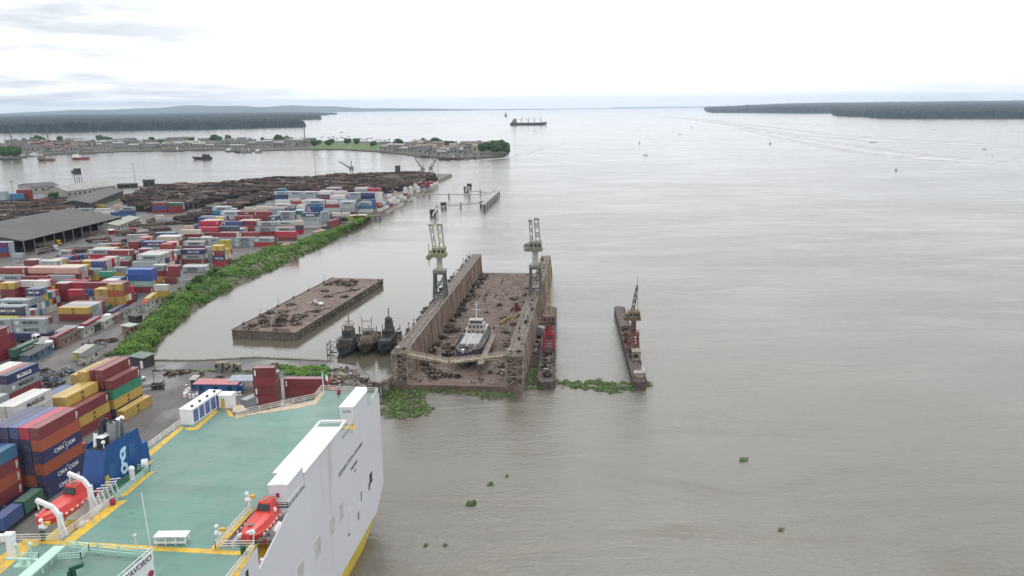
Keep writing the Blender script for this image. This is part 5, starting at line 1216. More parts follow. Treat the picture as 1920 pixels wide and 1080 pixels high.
# ---------------------------------------------------------------- sunken boats
M_wreck = mat('wreck_steel', (.055, .05, .047), .85, .45, .7, dirt=(.17, .14, .11), dirt_amt=.35)
M_wr2 = mat('wreck_blue_grey', (.045, .06, .07), .8, .4, .7, dirt=(.13, .1, .08), dirt_amt=.3)
def wreck(p, yaw, label, kind, seed):
    r = empty('old_trawler', label, 'boat', p, yaw, 'laid up boats at the quay'); rs = random.Random(seed)
    rings = hull_loft(20, 7.2, 3.6, 1.4, n=10); hull_mesh(rings, M_wr2 if kind != 1 else M_wreck, M_rustd).build('hull', parent=r)
    m = MB()
    if kind == 1:
        m.box(-2.2, 7, 2.8, 2.2, 13, 5.4, M_lash); m.box(-1.8, 8, 5.4, 1.8, 11.5, 7.4, M_lash); m.box(-2, 7.8, 7.4, 2, 11.7, 7.6, M_green)
    elif kind == 0:
        m.box(-2.4, 6, 2.8, 2.4, 15, 5.6, M_wreck); m.box(-1.7, 9, 5.6, 1.7, 14, 8.2, M_wreck); m.box(-1.3, 10, 8.2, 1.5, 13, 10.0, M_lash); m.box(-1.9, 9.4, 10.0, 2, 13.4, 10.2, M_lash)
    else:
        m.box(-2.2, 3, 2.8, 2.2, 15, 5.2, M_wr2); m.box(-1.6, 8, 5.2, 1.6, 14, 7.8, M_wreck); m.box(-1.2, 10, 7.8, 1.3, 13, 10.4, M_wreck); m.blob((0, 11.5, 11.2), 1.4, 1.4, 1.2, M_wreck)
    hs = m.build('wheelhouse', parent=r)
    for k in range(3): q = MB(); z_ = {0: 6.6, 1: 6.1, 2: 6.4}[kind]; yy = {0: 8.96, 1: 7.96, 2: 7.96}[kind]; q.box(-1.4 + k, yy - .05, z_, -.7 + k, yy + .02, z_ + .8); q.build('window', M_glass, hs)
    mm_ = M_lash if kind == 1 else M_wreck
    def one(nm_, *bars):
        m = MB()
        for b_ in bars: m.bar(*b_)
        m.build(nm_, mm_, r)
    if kind == 1:
        one('gantry', ((-1.8, 8.5, 5), (-1.8, 8.5, 12.5), .24), ((1.8, 8.5, 5), (1.8, 8.5, 12.5), .24), ((-1.8, 8.5, 11.2), (1.8, 8.5, 11.2), .28), ((-1.8, 8.5, 12.4), (-2.6, 8.5, 14), .1), ((1.8, 8.5, 12.4), (2.4, 8.5, 14), .1))
        one('boom', ((-2, 1, 3.8), (-.6, 8, 8), .2)); one('post', ((3.1, 10, 3), (3.3, 10, 9), .3)); one('post', ((-3.2, 10, 3), (-3.3, 10, 9), .3))
    else:
        one('mast', ((0, 12, 5), (0, 12, 13.5 + kind), .3), ((-1.6, 12, 11), (1.6, 12, 11.4), .2))
        for x in (-3.4, 3.4): one('post', ((x, 14, 3), (x + .3, 14, 8.4), .25))
    m = MB()
    for k in range(26):
        x, y = rs.uniform(-2.8, 2.8), rs.uniform(2, 18); z_ = rs.uniform(2.8, 6); m.bar((x, y, z_), (x + rs.uniform(-1.6, 1.6), y + rs.uniform(-2, 2), z_ + rs.uniform(-.4, 1.8)), rs.uniform(.1, .28))
    m.build('loose_gear', mm_, r)['kind'] = 'stuff'
    m = MB(); m.rail([(q[0][0], q[0][1], q[0][2]) for q in rings[:6]], 1, 1.4, .1); m.rail([(q[5][0], q[5][1], q[5][2]) for q in rings[:6]], 1, 1.4, .1)
    if kind != 1:
        s_ = -1 if kind == 0 else 1
        for z_ in (.6, 2.6, 4.6): m.bar((s_ * 3.6, 3, z_), (s_ * 6.0, 3, z_), .2); m.bar((s_ * 3.6, 7, z_), (s_ * 6.0, 7, z_), .2); m.bar((s_ * 6, 3, z_), (s_ * 6, 7, z_), .2)
        for y in (3, 7): m.bar((s_ * 6, y, 0), (s_ * 6, y, 5.4), .22); m.bar((s_ * 6, y, .6), (s_ * 3.6, y, 2.6), .14)
    m.build('railing', M_wreck, r)
    return r
wreck(Vector((*at(640, 672, 0).xy, -.5)), R(-4), 'dark wreck-like trawler, outermost of the three, beside the green scrub', 0, 1)
wreck(Vector((*at(681, 668, 0).xy, -.2)), R(-2), 'black bowed trawler with pale wheelhouse in the middle of three', 1, 2)
wreck(Vector((*at(717, 668, 0).xy, -.3)), R(-5), 'blue grey trawler with tall dark funnel next to the dock', 2, 3)
m = MB(); m.box(-7, -.6, 3.2, 7, .6, 3.4, M_gang)
m.rail([(-7, -.6, 3.4), (7, -.6, 3.4)], .9, 1.2, .1, m=M_gang); o = m.build('gangplank'); o.location = at(668, 652, 0); o.rotation_euler.z = R(-6); tag(o, 'pale gangplank laid across the bows of the laid up boats', 'gangplank')
# ---------------------------------------------------------------- debris at the quay head
M_hatchw = MATS['hatch_grey']
for i, (x, y, r_, t_, w_) in enumerate(((650, 700, 3.0, 1.4, 1), (640, 712, 3.4, 1.6, 1), (662, 708, 2.6, 1.2, 1), (628, 722, 3, 1.3, 0), (655, 722, 3, 1.2, 1), (678, 716, 2.4, 1, 0), (700, 724, 2, .9, 0), (636, 698, 2.6, 1.2, 1), (690, 735, 2.2, .8, 0))):
    scrap(at(x, y, 2.6), r_, f'heap of {"pale torn plates" if w_ else "rusty beams"} on the broken quay head, {word(i + 1)} from the boats', 300 + i, (M_lash, M_rust, M_lash, M_cap, M_hatchw) if w_ else None, tall=t_, n=46)
p = at(612, 735, 3.); scrap(p, 2.2, 'crimson machine scrap beside the long maroon containers', 330, (M_red, M_white, M_rust), tall=2.2)
p = at(725, 728, 0.); m = MB(); m.box(-1.3, -3, -1, 1.3, 3, 3.2, M_lash); o = m.build('mooring_block'); o.location = p; tag(o, 'tall pale concrete mooring block at the dock corner', 'mooring block')
m = MB(); a_ = at(682, 735, 3.4); b_ = at(738, 712, 5.5); m.rail([a_, b_], 1.1, 1.6, .1); m.bar(a_, b_, 1.2, .16); o = m.build('gangway', M_rustd); tag(o, 'sagging rusty gangway from the quay head to the dock', 'gangway')
for i, (x, y) in enumerate(((672, 724), (675, 725), (690, 722))):
    pass
# ---------------------------------------------------------------- the ro-ro ship in the foreground
def deck_mat(name='green_deck', base=(.125, .265, .215)):
    m = bpy.data.materials.new(name); m.use_nodes = True; t = m.node_tree
    b = t.nodes['Principled BSDF']; g = N(t, 'ShaderNodeNewGeometry'); pos = g.outputs['Position']
    def nz(scale, det=6, rough=.6, sx=1, sy=1, rot=0):
        mp = N(t, 'ShaderNodeMapping'); mp.inputs['Scale'].default_value = (sx, sy, 1); mp.inputs['Rotation'].default_value = (0, 0, R(rot)); t.links.new(pos, mp.inputs[0])
        n = N(t, 'ShaderNodeTexNoise'); n.inputs['Scale'].default_value = scale; n.inputs['Detail'].default_value = det; n.inputs['Roughness'].default_value = rough
        t.links.new(mp.outputs[0], n.inputs['Vector']); return n.outputs[0]
    c = ramp(t, nz(.09), [(.3, tuple(v * .88 for v in base)), (.7, tuple(v * 1.1 for v in base))])
    c = mix(t, ramp(t, nz(.05, 5, .6, 1, 1, 20), [(.42, (0, 0, 0)), (.68, (.6,) * 3)]), c, (.19, .235, .225))      # worn grey patches
    c = mix(t, ramp(t, nz(.5, 6, .6, .15, 1.4, 58), [(.6, (0, 0, 0)), (.68, (.22,) * 3)]), c, (.075, .13, .11))  # drag marks
    c = mix(t, ramp(t, nz(1.1, 3, .6, .45, 1.4, 65), [(.69, (0, 0, 0)), (.72, (.8,) * 3)]), c, (.03, .06, .05))       # oil spots
    c = mix(t, ramp(t, nz(.8, 7, .75), [(.62, (0, 0, 0)), (.8, (.3,) * 3)]), c, (.30, .24, .18))
    br_ = N(t, 'ShaderNodeTexBrick'); mp = N(t, 'ShaderNodeMapping'); mp.inputs['Rotation'].default_value = (0, 0, R(8)); t.links.new(pos, mp.inputs[0]); t.links.new(mp.outputs[0], br_.inputs['Vector'])
    br_.inputs['Scale'].default_value = .16; br_.inputs['Mortar Size'].default_value = .008; br_.inputs['Mortar Smooth'].default_value = .6; br_.inputs['Color1'].default_value = (1, 1, 1, 1); br_.inputs['Color2'].default_value = (.86, .88, .87, 1); br_.inputs['Mortar'].default_value = (.55, .58, .56, 1); br_.inputs['Brick Width'].default_value = 1.6; br_.inputs['Row Height'].default_value = .45
    c = mix(t, .8, c, br_.outputs[0], 'MULTIPLY')
    c = mix(t, ramp(t, nz(.12, 7, .7), [(.5, (0, 0, 0)), (.72, (.55,) * 3)]), c, tuple(v * .62 for v in base))
    t.links.new(c, b.inputs['Base Color'])
    t.links.new(ramp(t, nz(.07, 5), [(.35, (.28,) * 3), (.65, (.55,) * 3)]), b.inputs['Roughness'])
    return m
M_gdk = deck_mat()
M_hull = mat('ship_white', (.66, .675, .71), .38, .04, .08, dirt=(.50, .46, .42), dirt_amt=.16, streak=True)
M_hyel = mat('ship_yellow', (.62, .46, .05), .45, .12, .3, dirt=(.4, .3, .1), dirt_amt=.2)
M_mark = mat('deck_yellow', (.66, .42, .025), .45, .16, .5, dirt=(.38, .28, .14), dirt_amt=.35)
M_blue = mat('funnel_blue', (.012, .07, .25), .4, .12, .4)
M_boat = mat('lifeboat_red', (.60, .045, .035), .35, .12, .6, dirt=(.5, .12, .1), dirt_amt=.2)
M_beige = mat('faded_orange', (.50, .40, .27), .6, .15, .6, dirt=(.3, .25, .2), dirt_amt=.3)
SB = Vector((-50, 120, 0))
ship = empty('cargo_ship', 'big white ro-ro ship with green deck and blue funnel in front', 'ship', SB)
def sb(m, name, mt=None, parent=None, smooth=False):
    o = m.build(name, mt, parent or ship, smooth)
    if parent is None: o.location = -SB
    return o
ZD = 28.0
def px_(y): return -37 + (y - 95) * 8 / 69
e_ = Vector((8, 69, 0)).normalized(); n_ = Vector((69, -8, 0)).normalized()
def hp(x, y, off=.0):
    d = fw * F + rt * (x - 960) + up * (540 - y); O = Vector((0, 0, H)); q = Vector((-37, 95, 0))
    t_ = (q - O).dot(n_) / d.dot(n_); return O + d * t_ + n_ * off
Flow = [(px_(40), 40), (-29, 164), (-42, 166), (-48, 165), (-50.5, 156), (-56, 151), (-58.5, 153.5), (-62, 158), (-65, 147), (-66.5, 135), (-70.5, 131), (-72, 117), (-73, 104), (-77, 40)]
def cap(z, P):
    ym = {7: 170, 3.0: 158, -1: 146}[z]; r = []
    for (x, y) in P:
        yy = min(y, ym); xx = px_(yy) - (0 if z > 0 else .3) if x > -40 else x
        r.append((xx, yy + (0 if z == 7 else -.0), z))
    return r
m = MB(); n = len(Flow)
rings = [[(x, y, 24) for x, y in Flow], cap(7, Flow), cap(3.0, Flow), cap(-1, Flow)]
for k, (ra, rb) in enumerate(zip(rings, rings[1:])):
    b0 = len(m.v); m.v += ra + rb
    for i in range(n):
        j = (i + 1) % n; m.f.append((b0 + n + i, b0 + n + j, b0 + j, b0 + i)); m.m.append(m.mi(M_hull if k < 2 else M_hyel))
m.quad([(x, y, 24) for x, y in Flow], M_hyel)
Up_ = [(px_(40), 40), (px_(101.8), 101.8), (-42.2, 101.8), (-40.2, 113), (px_(113), 113), (-29, 164), (-42, 166), (-42, 160.5), (-56, 151), (-58.5, 153.5), (-62, 158), (-65, 147), (-66.5, 135), (-70.5, 131), (-72, 117.5), (-62.6, 116.5), (-65.2, 104.2), (-73, 104), (-77, 40)]
m.prism(Up_, 24, ZD, M_hull, M_gdk)
# bulwark sloping up along the recess
m.hexa([(px_(101.8) - .25, 101.8, 24), (px_(101.8), 101.8, 24), (px_(113), 113, 24), (px_(113) - .25, 113, 24), (px_(101.8) - .25, 101.8, 24.5), (px_(101.8), 101.8, 24.5), (px_(113), 113, 27.3), (px_(113) - .25, 113, 27.3)], M_hull)
m.quad([(-42.1, 101.9, 24.02), (px_(101.9) - .26, 101.9, 24.02), (px_(112.9) - .26, 112.9, 24.02), (-40.3, 112.9, 24.02)], M_mark)
sb(m, 'hull')
def dk(pts, z=ZD + .015): return [at(x, y, z) for x, y in pts]
for P in ([(47, 1010), (117, 1014), (300, 1024.6), (394, 1029.5), (468, 1034), (466, 1042), (300, 1033), (75, 1019.5), (31, 1050), (0, 1076), (-40, 1080), (-40, 1070)],
          [(119, 1013.5), (213, 941), (240, 937), (138, 1016)], [(394, 1029), (466, 956), (478, 955), (408, 1031)],
          [(218, 934), (278, 886), (291, 883), (238, 928)], [(273, 868), (290, 862), (270, 880), (262, 882)],
          [(262, 860), (340, 798), (346, 801), (270, 866)], [(344, 801), (364, 801), (404, 768), (411, 770), (368, 807), (350, 806)], [(422, 766), (434, 772), (440, 781), (430, 781)]): m = MB(); m.quad(dk(P), M_mark); sb(m, 'deck_marking')
m = MB(); m.quad(dk([(441, 779), (586, 752), (603, 733), (608, 738), (592, 758), (560, 765), (470, 778), (441, 786)]), M_beige); sb(m, 'deck_marking')
m = MB(); m.quad(dk([(640, 797), (668, 797), (662, 806), (641, 803)]), M_mark); sb(m, 'deck_marking'); m = MB(); m.quad(dk([(468, 1022), (482, 1021), (440, 1090), (424, 1090)]), M_mark)
sb(m, 'deck_marking')
m = MB(); m.quad([Vector((p.x, p.y, ZD + .03)) for p in (at(60, 1024, ZD), at(116, 1024, ZD), at(60, 1086, ZD), at(10, 1086, ZD))]); sb(m, 'deck_patch', M_gdk)
# deckhouses on the right edge
def edge_block(y0, y1, wid, z0, z1, name, proud=.004, chamfer=0, roof=True):
    m = MB(); p = proud
    A = [(px_(y0) - wid, y0), (px_(y0) + p, y0), (px_(y1 - chamfer) + p, y1 - chamfer), (px_(y1) - (wid * .3 if chamfer else -p), y1), (px_(y1) - wid, y1)]
    m.prism(A, z0, z1, M_hull)
    if roof: m.prism([(x + (.12 if i in (1, 2, 3) else -.12), y + (.12 if i > 1 else -.12)) for i, (x, y) in enumerate(A)], z1, z1 + .14, M_white)
    return sb(m, name)
edge_block(120.2, 139, 5.0, ZD, 30.4, 'long_casing')
m = MB()
for a, b_ in (((px_(139) - 4.9, 139, 30.4), (px_(142) - 4.9, 142, 30.4)), ((px_(139) - .2, 139, 30.4), (px_(142) - .2, 142, 30.4)), ((px_(142) - 5.1, 142, 30.4), (px_(142) + .1, 142, 30.4))): m.bar(a, b_, .4, .5)
sb(m, 'roof_frame', M_white)
b = edge_block(146.4, 157.5, 2.7, ZD, 31.5, 'stern_deckhouse', chamfer=2.2)
m = MB()
for k in range(3): m.box(px_(146.4) - 2.2, 146.36, 30.8 - k * .22, px_(146.4) - .5, 146.4, 30.9 - k * .22)
sb(m, 'louvre', M_grey)
edge_block(113.5, 120.0, 3.0, 28.7, 31.6, 'hanging_deckhouse', proud=-.1)
m = MB(); m.prism([(px_(113.6) - 3, 113.7), (px_(113.6) - .9, 113.7), (px_(120) - .9, 120), (px_(120) - 3, 120)], 28.01, 28.7, M_dark)
m.box(px_(113.5) - 1.9, 113.42, 29.6, px_(113.5) - 1.4, 113.48, 30.3, M_crimson); m.prism([(px_(113.8) - 2.6, 113.6), (px_(113.8) - .9, 113.6), (px_(119) - .9, 119), (px_(119) - 2.6, 119)], 31.74, 31.8, M_hull)
sb(m, 'gallery')
m = MB(); m.rail([(px_(113.2) - 2.6, 113.2, 28), (px_(113.2) - .1, 113.2, 28), (px_(122) - .1, 122, 28)], 1.0, 1.4, .09); sb(m, 'railing', M_white)
# railings
def rl(P, name='railing', h=1.15, step=2.2, w=.09, mt=M_white, z=ZD):
    m = MB(); m.rail([(x, y, z) for x, y in P], h, step, w); return sb(m, name, mt)
M_grn = mat('pale_green_rail', (.45, .66, .56), .5, .08)
M_rlw = mat('rail_cream', (.66, .66, .60), .5, .08)
rl([(px_(158), 158), (-29.15, 163.8), (-41.8, 165.8), (-42.1, 160.6), (-55.6, 151.2)], mt=M_rlw)
rl([(-65.1, 146.6), (-66.6, 135.2), (-68.5, 133)])
rl([(px_(139.3) - .2, 139.3), (px_(146.2) - .2, 146.2)], mt=M_rlw)
P = [at(213, 944, ZD), at(280, 884, ZD)]; rl([(p.x, p.y) for p in P] + [(P[1].x - 2, P[1].y + .3)], mt=M_grn)
rl([(-65.1, 104.4), (-62.8, 115.8)], mt=M_rlw)
rl([(-76, 60), (-73.0, 103.8), (-65.4, 104.1)], mt=M_rlw)
rl([(px_(60) - .2, 60), (px_(101.6) - .2, 101.6), (-42, 101.6), (-40.3, 112.6)], mt=M_rlw)
# recess fittings on the yellow lower deck
m = MB()
for k in range(2): m.tube((-37.9 + k * 1.5, 109.2, 26.0), (-37.4 + k * 1.5, 111.2, 26.3), .66, n=12, m=M_white)
m.rail([(-38.6, 108.8, 24), (-35.7, 108.8, 24)], 1.4, 1.1, .14, m=M_white); m.box(-38.8, 108.7, 25.1, -35.7, 111.6, 25.25, M_white)
sb(m, 'life_raft_rack')
m = MB(); m.tube((-39.8, 104.0, 25.0), (-37.2, 104.7, 25.0), .85, n=14, m=M_grey); m.box(-36.6, 103.4, 24, -36.2, 104, 25, M_white); m.box(-36.4, 106, 24, -36.0, 107, 24.8, M_white); sb(m, 'winch_drum')
m = MB(); m.tube((-37.2, 108, 24), (-37.2, 108, 25.4), .1, m=M_boat); m.box(-37.4, 107.9, 25.2, -37, 108.1, 25.6, M_boat); sb(m, 'hydrant')
# white box with blue panels, white hut
def obox(name, p, yaw, w, L, h, mt, parent=None):
    m = MB(); o = empty(name, None, None); return o
p0 = at(362, 797, ZD); a = R(90 - 9.5)
Mx = Matrix.Translation((p0.x, p0.y, ZD)) @ Matrix.Rotation(a, 4, 'Z')
m = MB(); m.box(0, 0, 0, 11.2, 2.6, 3.1, M_white, Mx); m.box(-.1, -.1, 3.1, 11.3, 2.7, 3.22, M_white, Mx)
bx = sb(m, 'container_office')
M_pan = mat('blue_panel', (.09, .14, .34), .45, .1)
for k in range(5):
    m = MB(); m.box(.5 + k * 2.15, -.06, .35, 2.15 + k * 2.15, .0, 2.8, M_pan, Mx); o = m.build('door', parent=bx)
for k in range(4): m = MB(); m.box(1.2 + k * 2.8, .5, 3.22, 1.6 + k * 2.8, .9, 3.6, M_dark, Mx); m.build('vent', parent=bx)
p0 = at(411, 765, ZD); Mx = Matrix.Translation((p0.x, p0.y, ZD)) @ Matrix.Rotation(R(-3), 4, 'Z')
m = MB(); m.box(0, 0, 0, 2.7, 2.2, 2.7, M_white, Mx); m.box(-.15, -.15, 2.7, 2.85, 2.35, 2.82, M_white, Mx); sh = sb(m, 'deck_hut'); m = MB(); m.box(.5, -.06, .1, 1.25, 0, 2.1, M_mark, Mx); m.build('door', parent=sh)
m = MB(); m.quad([(p.x, p.y, ZD + .5) for p in (at(437, 778, ZD), at(464, 774, ZD), at(455, 763, ZD), at(436, 764, ZD))]); sb(m, 'ramp_plate', M_beige)
# flagpole and flag
p0 = at(607, 737, ZD); m = MB(); m.bar(p0, p0 + Vector((0, 0, 4.6)), .18); fp = sb(m, 'flagpole', M_white)
m = MB()
for k, mt in enumerate((MATS['green_flag'] if 'green_flag' in MATS else mat('green_flag', (.0, .25, .1), .8, .1), M_wl, M_red)):
    x = p0.x + .1 + k * .5; m.hexa([(x, p0.y, p0.z + 3.3 - k * .35), (x + .5, p0.y, p0.z + 2.95 - k * .35), (x + .5, p0.y + .04, p0.z + 2.95 - k * .35), (x, p0.y + .04, p0.z + 3.3 - k * .35), (x, p0.y, p0.z + 4.4 - k * .25), (x + .5, p0.y, p0.z + 4.15 - k * .25), (x + .5, p0.y + .04, p0.z + 4.15 - k * .25), (x, p0.y + .04, p0.z + 4.4 - k * .25)], mt)
m.build('flag', parent=fp)
# mooring gear behind the stern rail
m = MB()
for k in range(5): m.tube((-49 + k * 1.3, 158.5 + .8 * k, 24), (-49 + k * 1.3, 158.5 + .8 * k, 25.4 + (k % 2) * .6), .35, n=9, m=M_beige)
m.box(-48.6, 159.6, 24, -46.8, 161.6, 26.6, M_beige); m.box(-48.4, 159.5, 25, -47, 159.6, 26.2, M_dark); m.box(-46, 161.5, 24, -43.4, 163, 26.4, M_beige); m.box(-45.6, 161.4, 25.2, -43.8, 161.5, 26, M_dark)
m.rail([(-50, 157.6, 24), (-48.6, 161.4, 24), (-47, 163.6, 24)], 3.2, 1, .14, m=M_crimson); m.bar((-50.6, 156.8, 24), (-49, 160.2, 27.4), .16, m=M_white); m.bar((-50.1, 156.5, 24), (-48.5, 159.9, 27.4), .16, m=M_white)
sb(m, 'mooring_gear')
# funnel
fa = Vector((-66.7, 119.0)); fb = Vector((-64.4, 130.5)); fd = (fb - fa).normalized(); fn = Vector((-fd.y, fd.x))
def fp_(u_, w_, z): q = fa + fd * u_ + fn * w_; return (q.x, q.y, z)
FL = (fb - fa).length; FW = 3.8
m = MB()
m.hexa([fp_(0, 0, ZD), fp_(FL, 0, ZD), fp_(FL, FW, ZD), fp_(0, FW, ZD), fp_(2.2, 0, 34.2), fp_(FL - 1.3, 0, 34.2), fp_(FL - 1.3, FW, 34.2), fp_(2.2, FW, 34.2)], M_blue)
m.hexa([fp_(FL - 1.4, -.02, ZD), fp_(FL + .9, -.02, ZD), fp_(FL + .9, FW, ZD), fp_(FL - 1.4, FW, ZD), fp_(FL - 1.4, -.02, 31.6), fp_(FL + .6, -.02, 31.6), fp_(FL + .6, FW, 31.6), fp_(FL - 1.4, FW, 31.6)], M_blue)
fun = sb(m, 'funnel')
for w0 in (0, FW - .15): 
    m = MB(); m.hexa([fp_(2.2, w0, 34.2), fp_(FL - 1.3, w0, 34.2), fp_(FL - 1.3, w0 + .15, 34.2), fp_(2.2, w0 + .15, 34.2), fp_(2.4, w0, 34.9), fp_(FL - 1.3, w0, 34.9), fp_(FL - 1.3, w0 + .15, 34.9), fp_(2.4, w0 + .15, 34.9)]); m.build('funnel_rim', M_blue, fun)
m = MB(); m.quad([fp_(2.2, .1, 34.22), fp_(FL - 1.3, .1, 34.22), fp_(FL - 1.3, FW - .1, 34.22), fp_(2.2, FW - .1, 34.22)]); m.build('funnel_top', M_dark, fun)
for i, (u_, w_, h_, r_, mt) in enumerate(((5.2, 1.2, 3.6, .75, M_grey), (5.6, 2.7, 4.0, .6, M_dark), (6.9, 1.4, 3.0, .45, M_grey), (7.5, 2.4, 2.9, .42, M_grey), (8.3, 1.1, 2.5, .4, M_grey), (9.0, 2.2, 2.5, .38, M_grey), (4.6, 2.6, 3.4, .5, M_dark), (3.4, 2.9, 2.4, .35, M_white))):
    m = MB(); a = Vector(fp_(u_, w_, 34.0)); b_ = Vector(fp_(u_ + .4, w_, 34 + h_)); m.tube(a, b_, r_, r_ * .92, 12, mt); m.tube(b_ - Vector((0, 0, .01)), b_ + Vector((.1, .1, .12)), r_ * .8, n=12, m=M_dark); m.build('exhaust_pipe', parent=fun)
m = MB(); m.box(0, 0, 0, 2.4, 1.2, 1.6, M_dark, Matrix.Translation(fp_(3.2, 1.2, 34.2)) @ Matrix.Rotation(math.atan2(fd.y, fd.x), 4, 'Z')); m.box(-.1, -.1, 1.6, 2.5, 1.3, 1.72, M_white, Matrix.Translation(fp_(3.2, 1.2, 34.2)) @ Matrix.Rotation(math.atan2(fd.y, fd.x), 4, 'Z'))
m.build('intake_box', parent=fun)
for k in range(2): m = MB(); m.tube(fp_(9.2 + k * .9, 3.0, 34.2), fp_(9.2 + k * .9, 3.0, 36.2), .42, n=10, m=M_white); m.tube(fp_(9.2 + k * .9, 3.0, 36.2), fp_(9.9 + k * .9, 3.2, 36.3), .46, n=10, m=M_white); m.build('funnel_vent', parent=fun)
m = MB(); m.blob(fp_(2.9, .9, 35.3), .35, .35, .35, M_white); m.bar(fp_(2.9, .9, 34), fp_(2.9, .9, 35.2), .12, m=M_white); m.build('funnel_lamp', parent=fun)
fr = math.atan2(fd.y, fd.x)
def on_face(u_, z, off=.03): return Matrix.Translation(fp_(u_, -off, z)) @ Matrix.Rotation(fr, 4, 'Z') @ Matrix.Rotation(R(90), 4, 'X')
text('g', 6.6, mat('pale_blue_letter', (.50, .72, .86), .5, .04), fun, None, None, 'emblem', .03, M=on_face(5.9, 32.0) @ Matrix.Diagonal((.6, 1, 1, 1)))
for u_, z in ((3.0, 30.2), (8.2, 31.8)):
    m = MB(); Mx = Matrix.Translation(fp_(u_, 0, z)) @ Matrix.Rotation(fr, 4, 'Z'); m.box(-.75, -.07, -1.1, .75, -.02, 1.2, MATS.get('louvre_blue') or mat('louvre_blue', (.03, .11, .26), .5, .1), Mx); m.build('louvre_panel', parent=fun)
m = MB(); Mx = Matrix.Translation(fp_(1.6, 0, ZD)) @ Matrix.Rotation(fr, 4, 'Z'); m.box(-.45, -.08, .1, .45, -.02, 2.1, M_mark, Mx); m.build('door', parent=fun)
m = MB(); m.box(-2.0, -1.6, .02, 9, -.2, .05, mat('dark_green_deck', (.02, .11, .05), .6, .2), Mx); m.build('walk_strip', parent=fun)
m = MB(); q = Vector(fp_(5.0, -2.0, ZD)); m.tube(q, q + Vector((0, 0, 1.7)), .42, n=10); m.blob(q + Vector((0, 0, 1.9)), .55, .55, .5, n=10, k=6, jit=0); sb(m, 'ventilator', M_white)
m = MB(); q = Vector(fp_(8.6, -1.3, ZD + 1.1)); m.tube(q, q + Vector((.9, .3, 0)), .75, n=14); m.build('fan', M_white, fun)
# hull side: name, doors, ports
ang = math.atan2(e_.y, e_.x)
def hull_M(p): return Matrix.Translation(p - SB) @ Matrix.Rotation(ang, 4, 'Z') @ Matrix.Rotation(R(90), 4, 'X')
M_let = mat('hull_lettering', (.10, .11, .14), .5, .1)
text("GRANDE COSTA D'AVORIO", 1.15, M_let, ship, None, None, M=hull_M(hp(658, 860, .03)), space=1.05)
text('PALERMO', .95, M_let, ship, None, None, M=hull_M(hp(664, 872, .03))); text('IMO', .6, M_let, ship, None, None, M=hull_M(hp(666, 882, .03)))
def plate(x, y, w, h, mt, name='shell_door', off=.06):
    p = hp(x, y, 0); Mx = Matrix.Translation(p) @ Matrix.Rotation(ang, 4, 'Z'); m = MB(); m.box(-w / 2, -off, -h / 2, w / 2, .04, h / 2, mt, Mx); m.box(-w / 2 - .08, -off * .5, -h / 2 - .08, w / 2 + .08, .02, h / 2 + .08, M_hull, Mx); return sb(m, name)
M_pl2 = mat('shell_plate_grey', (.52, .53, .54), .5, .1, .4, dirt=(.4, .38, .34), dirt_amt=.3)
for x, y, w, h, mt in ((596, 1026, 2.6, 3.4, M_pl2), (623, 985, 2.2, 3.2, M_pl2), (640, 958, 1.8, 3.2, M_pl2), (657, 965, 1.5, 2.4, M_hull), (664, 948, 1.2, 2.4, M_hull), (672, 967, 1.0, 1.7, M_grey), (695, 896, 1.9, 2.3, M_dark), (692, 912, .8, 1.6, M_dark), (677, 928, .45, 1.6, M_dark), (677, 937, .5, .5, M_dark), (654, 1002, .6, .6, M_dark), (564, 1070, 2.4, 2.6, M_pl2), (463, 1078, .8, 1.4, M_dark)):
    plate(x, y, w, h, mt, 'shell_door' if h > 1 else 'port_opening')
# bridge house at the bottom of the frame
BZ = 32.4
c0 = at(113, 1030, BZ); c1 = at(287, 1047, BZ); w_ = (c1 - c0); w_.z = 0; wd = w_.normalized(); bdv = Vector((wd.y, -wd.x, 0)); bdv = at(236, 1092, BZ) - c1; bdv.z = 0; bdv.normalize()
c2 = c1 + bdv * 16; c3 = c0 + (at(45, 1092, BZ) - c0).normalized() * 16
m = MB(); m.prism([(c1.x, c1.y), (c0.x, c0.y), (c3.x, c3.y), (c2.x, c2.y)], ZD, BZ, M_white, M_gdk); br = sb(m, 'bridge_house')
m = MB(); m.rail([c1 - w_ * .02, c0 + w_ * .12], 1.25, 2.2, .1); 
for k in range(4): q = c0.lerp(c1, .2 + .22 * k); m.bar(q, q + Vector((0, 0, 1.3)), .3)
m.build('railing', M_grn, br)
m = MB(); m.bar(c1 + Vector((0, 0, .45)), c2 + Vector((0, 0, .45)), .14, 1.3); m.build('name_board', M_white, br)
m = MB(); m.rail([c1 + Vector((0, 0, 1.1)), c2 + Vector((0, 0, 1.1))], .5, 1.6, .08, bars=1); m.build('railing', M_white, br)
ba2 = math.atan2(-bdv.y, -bdv.x); nrm = Vector((math.sin(ba2), -math.cos(ba2), 0))
text("GRANDE COSTA D'AVORIO", 1.15, M_let, br, None, None, M=Matrix.Translation(c1 + bdv * .35 + nrm * .1 + Vector((0, 0, .5))) @ Matrix.Rotation(ba2, 4, 'Z') @ Matrix.Rotation(R(90), 4, 'X'), align='RIGHT')
for k in range(3):
    q = c1 + bdv * (.9 + 2.2 * k) + nrm * .08 + Vector((0, 0, -1.6 - .35 * k)); m = MB(); m.tube(q, q + nrm * .16, .45, n=14); m.build('lifebuoy', M_crimson, br)
m = MB(); g0 = at(112, 1024, BZ + 1.3); g1 = at(40, 1086, BZ + 2.2); m.bar(g0, g1, 1.5, .14); 
for k in range(4): q = g0.lerp(g1, k / 4); m.bar(q, q - Vector((0, 0, 1.6)), .16)
m.build('catwalk', M_grn, br)
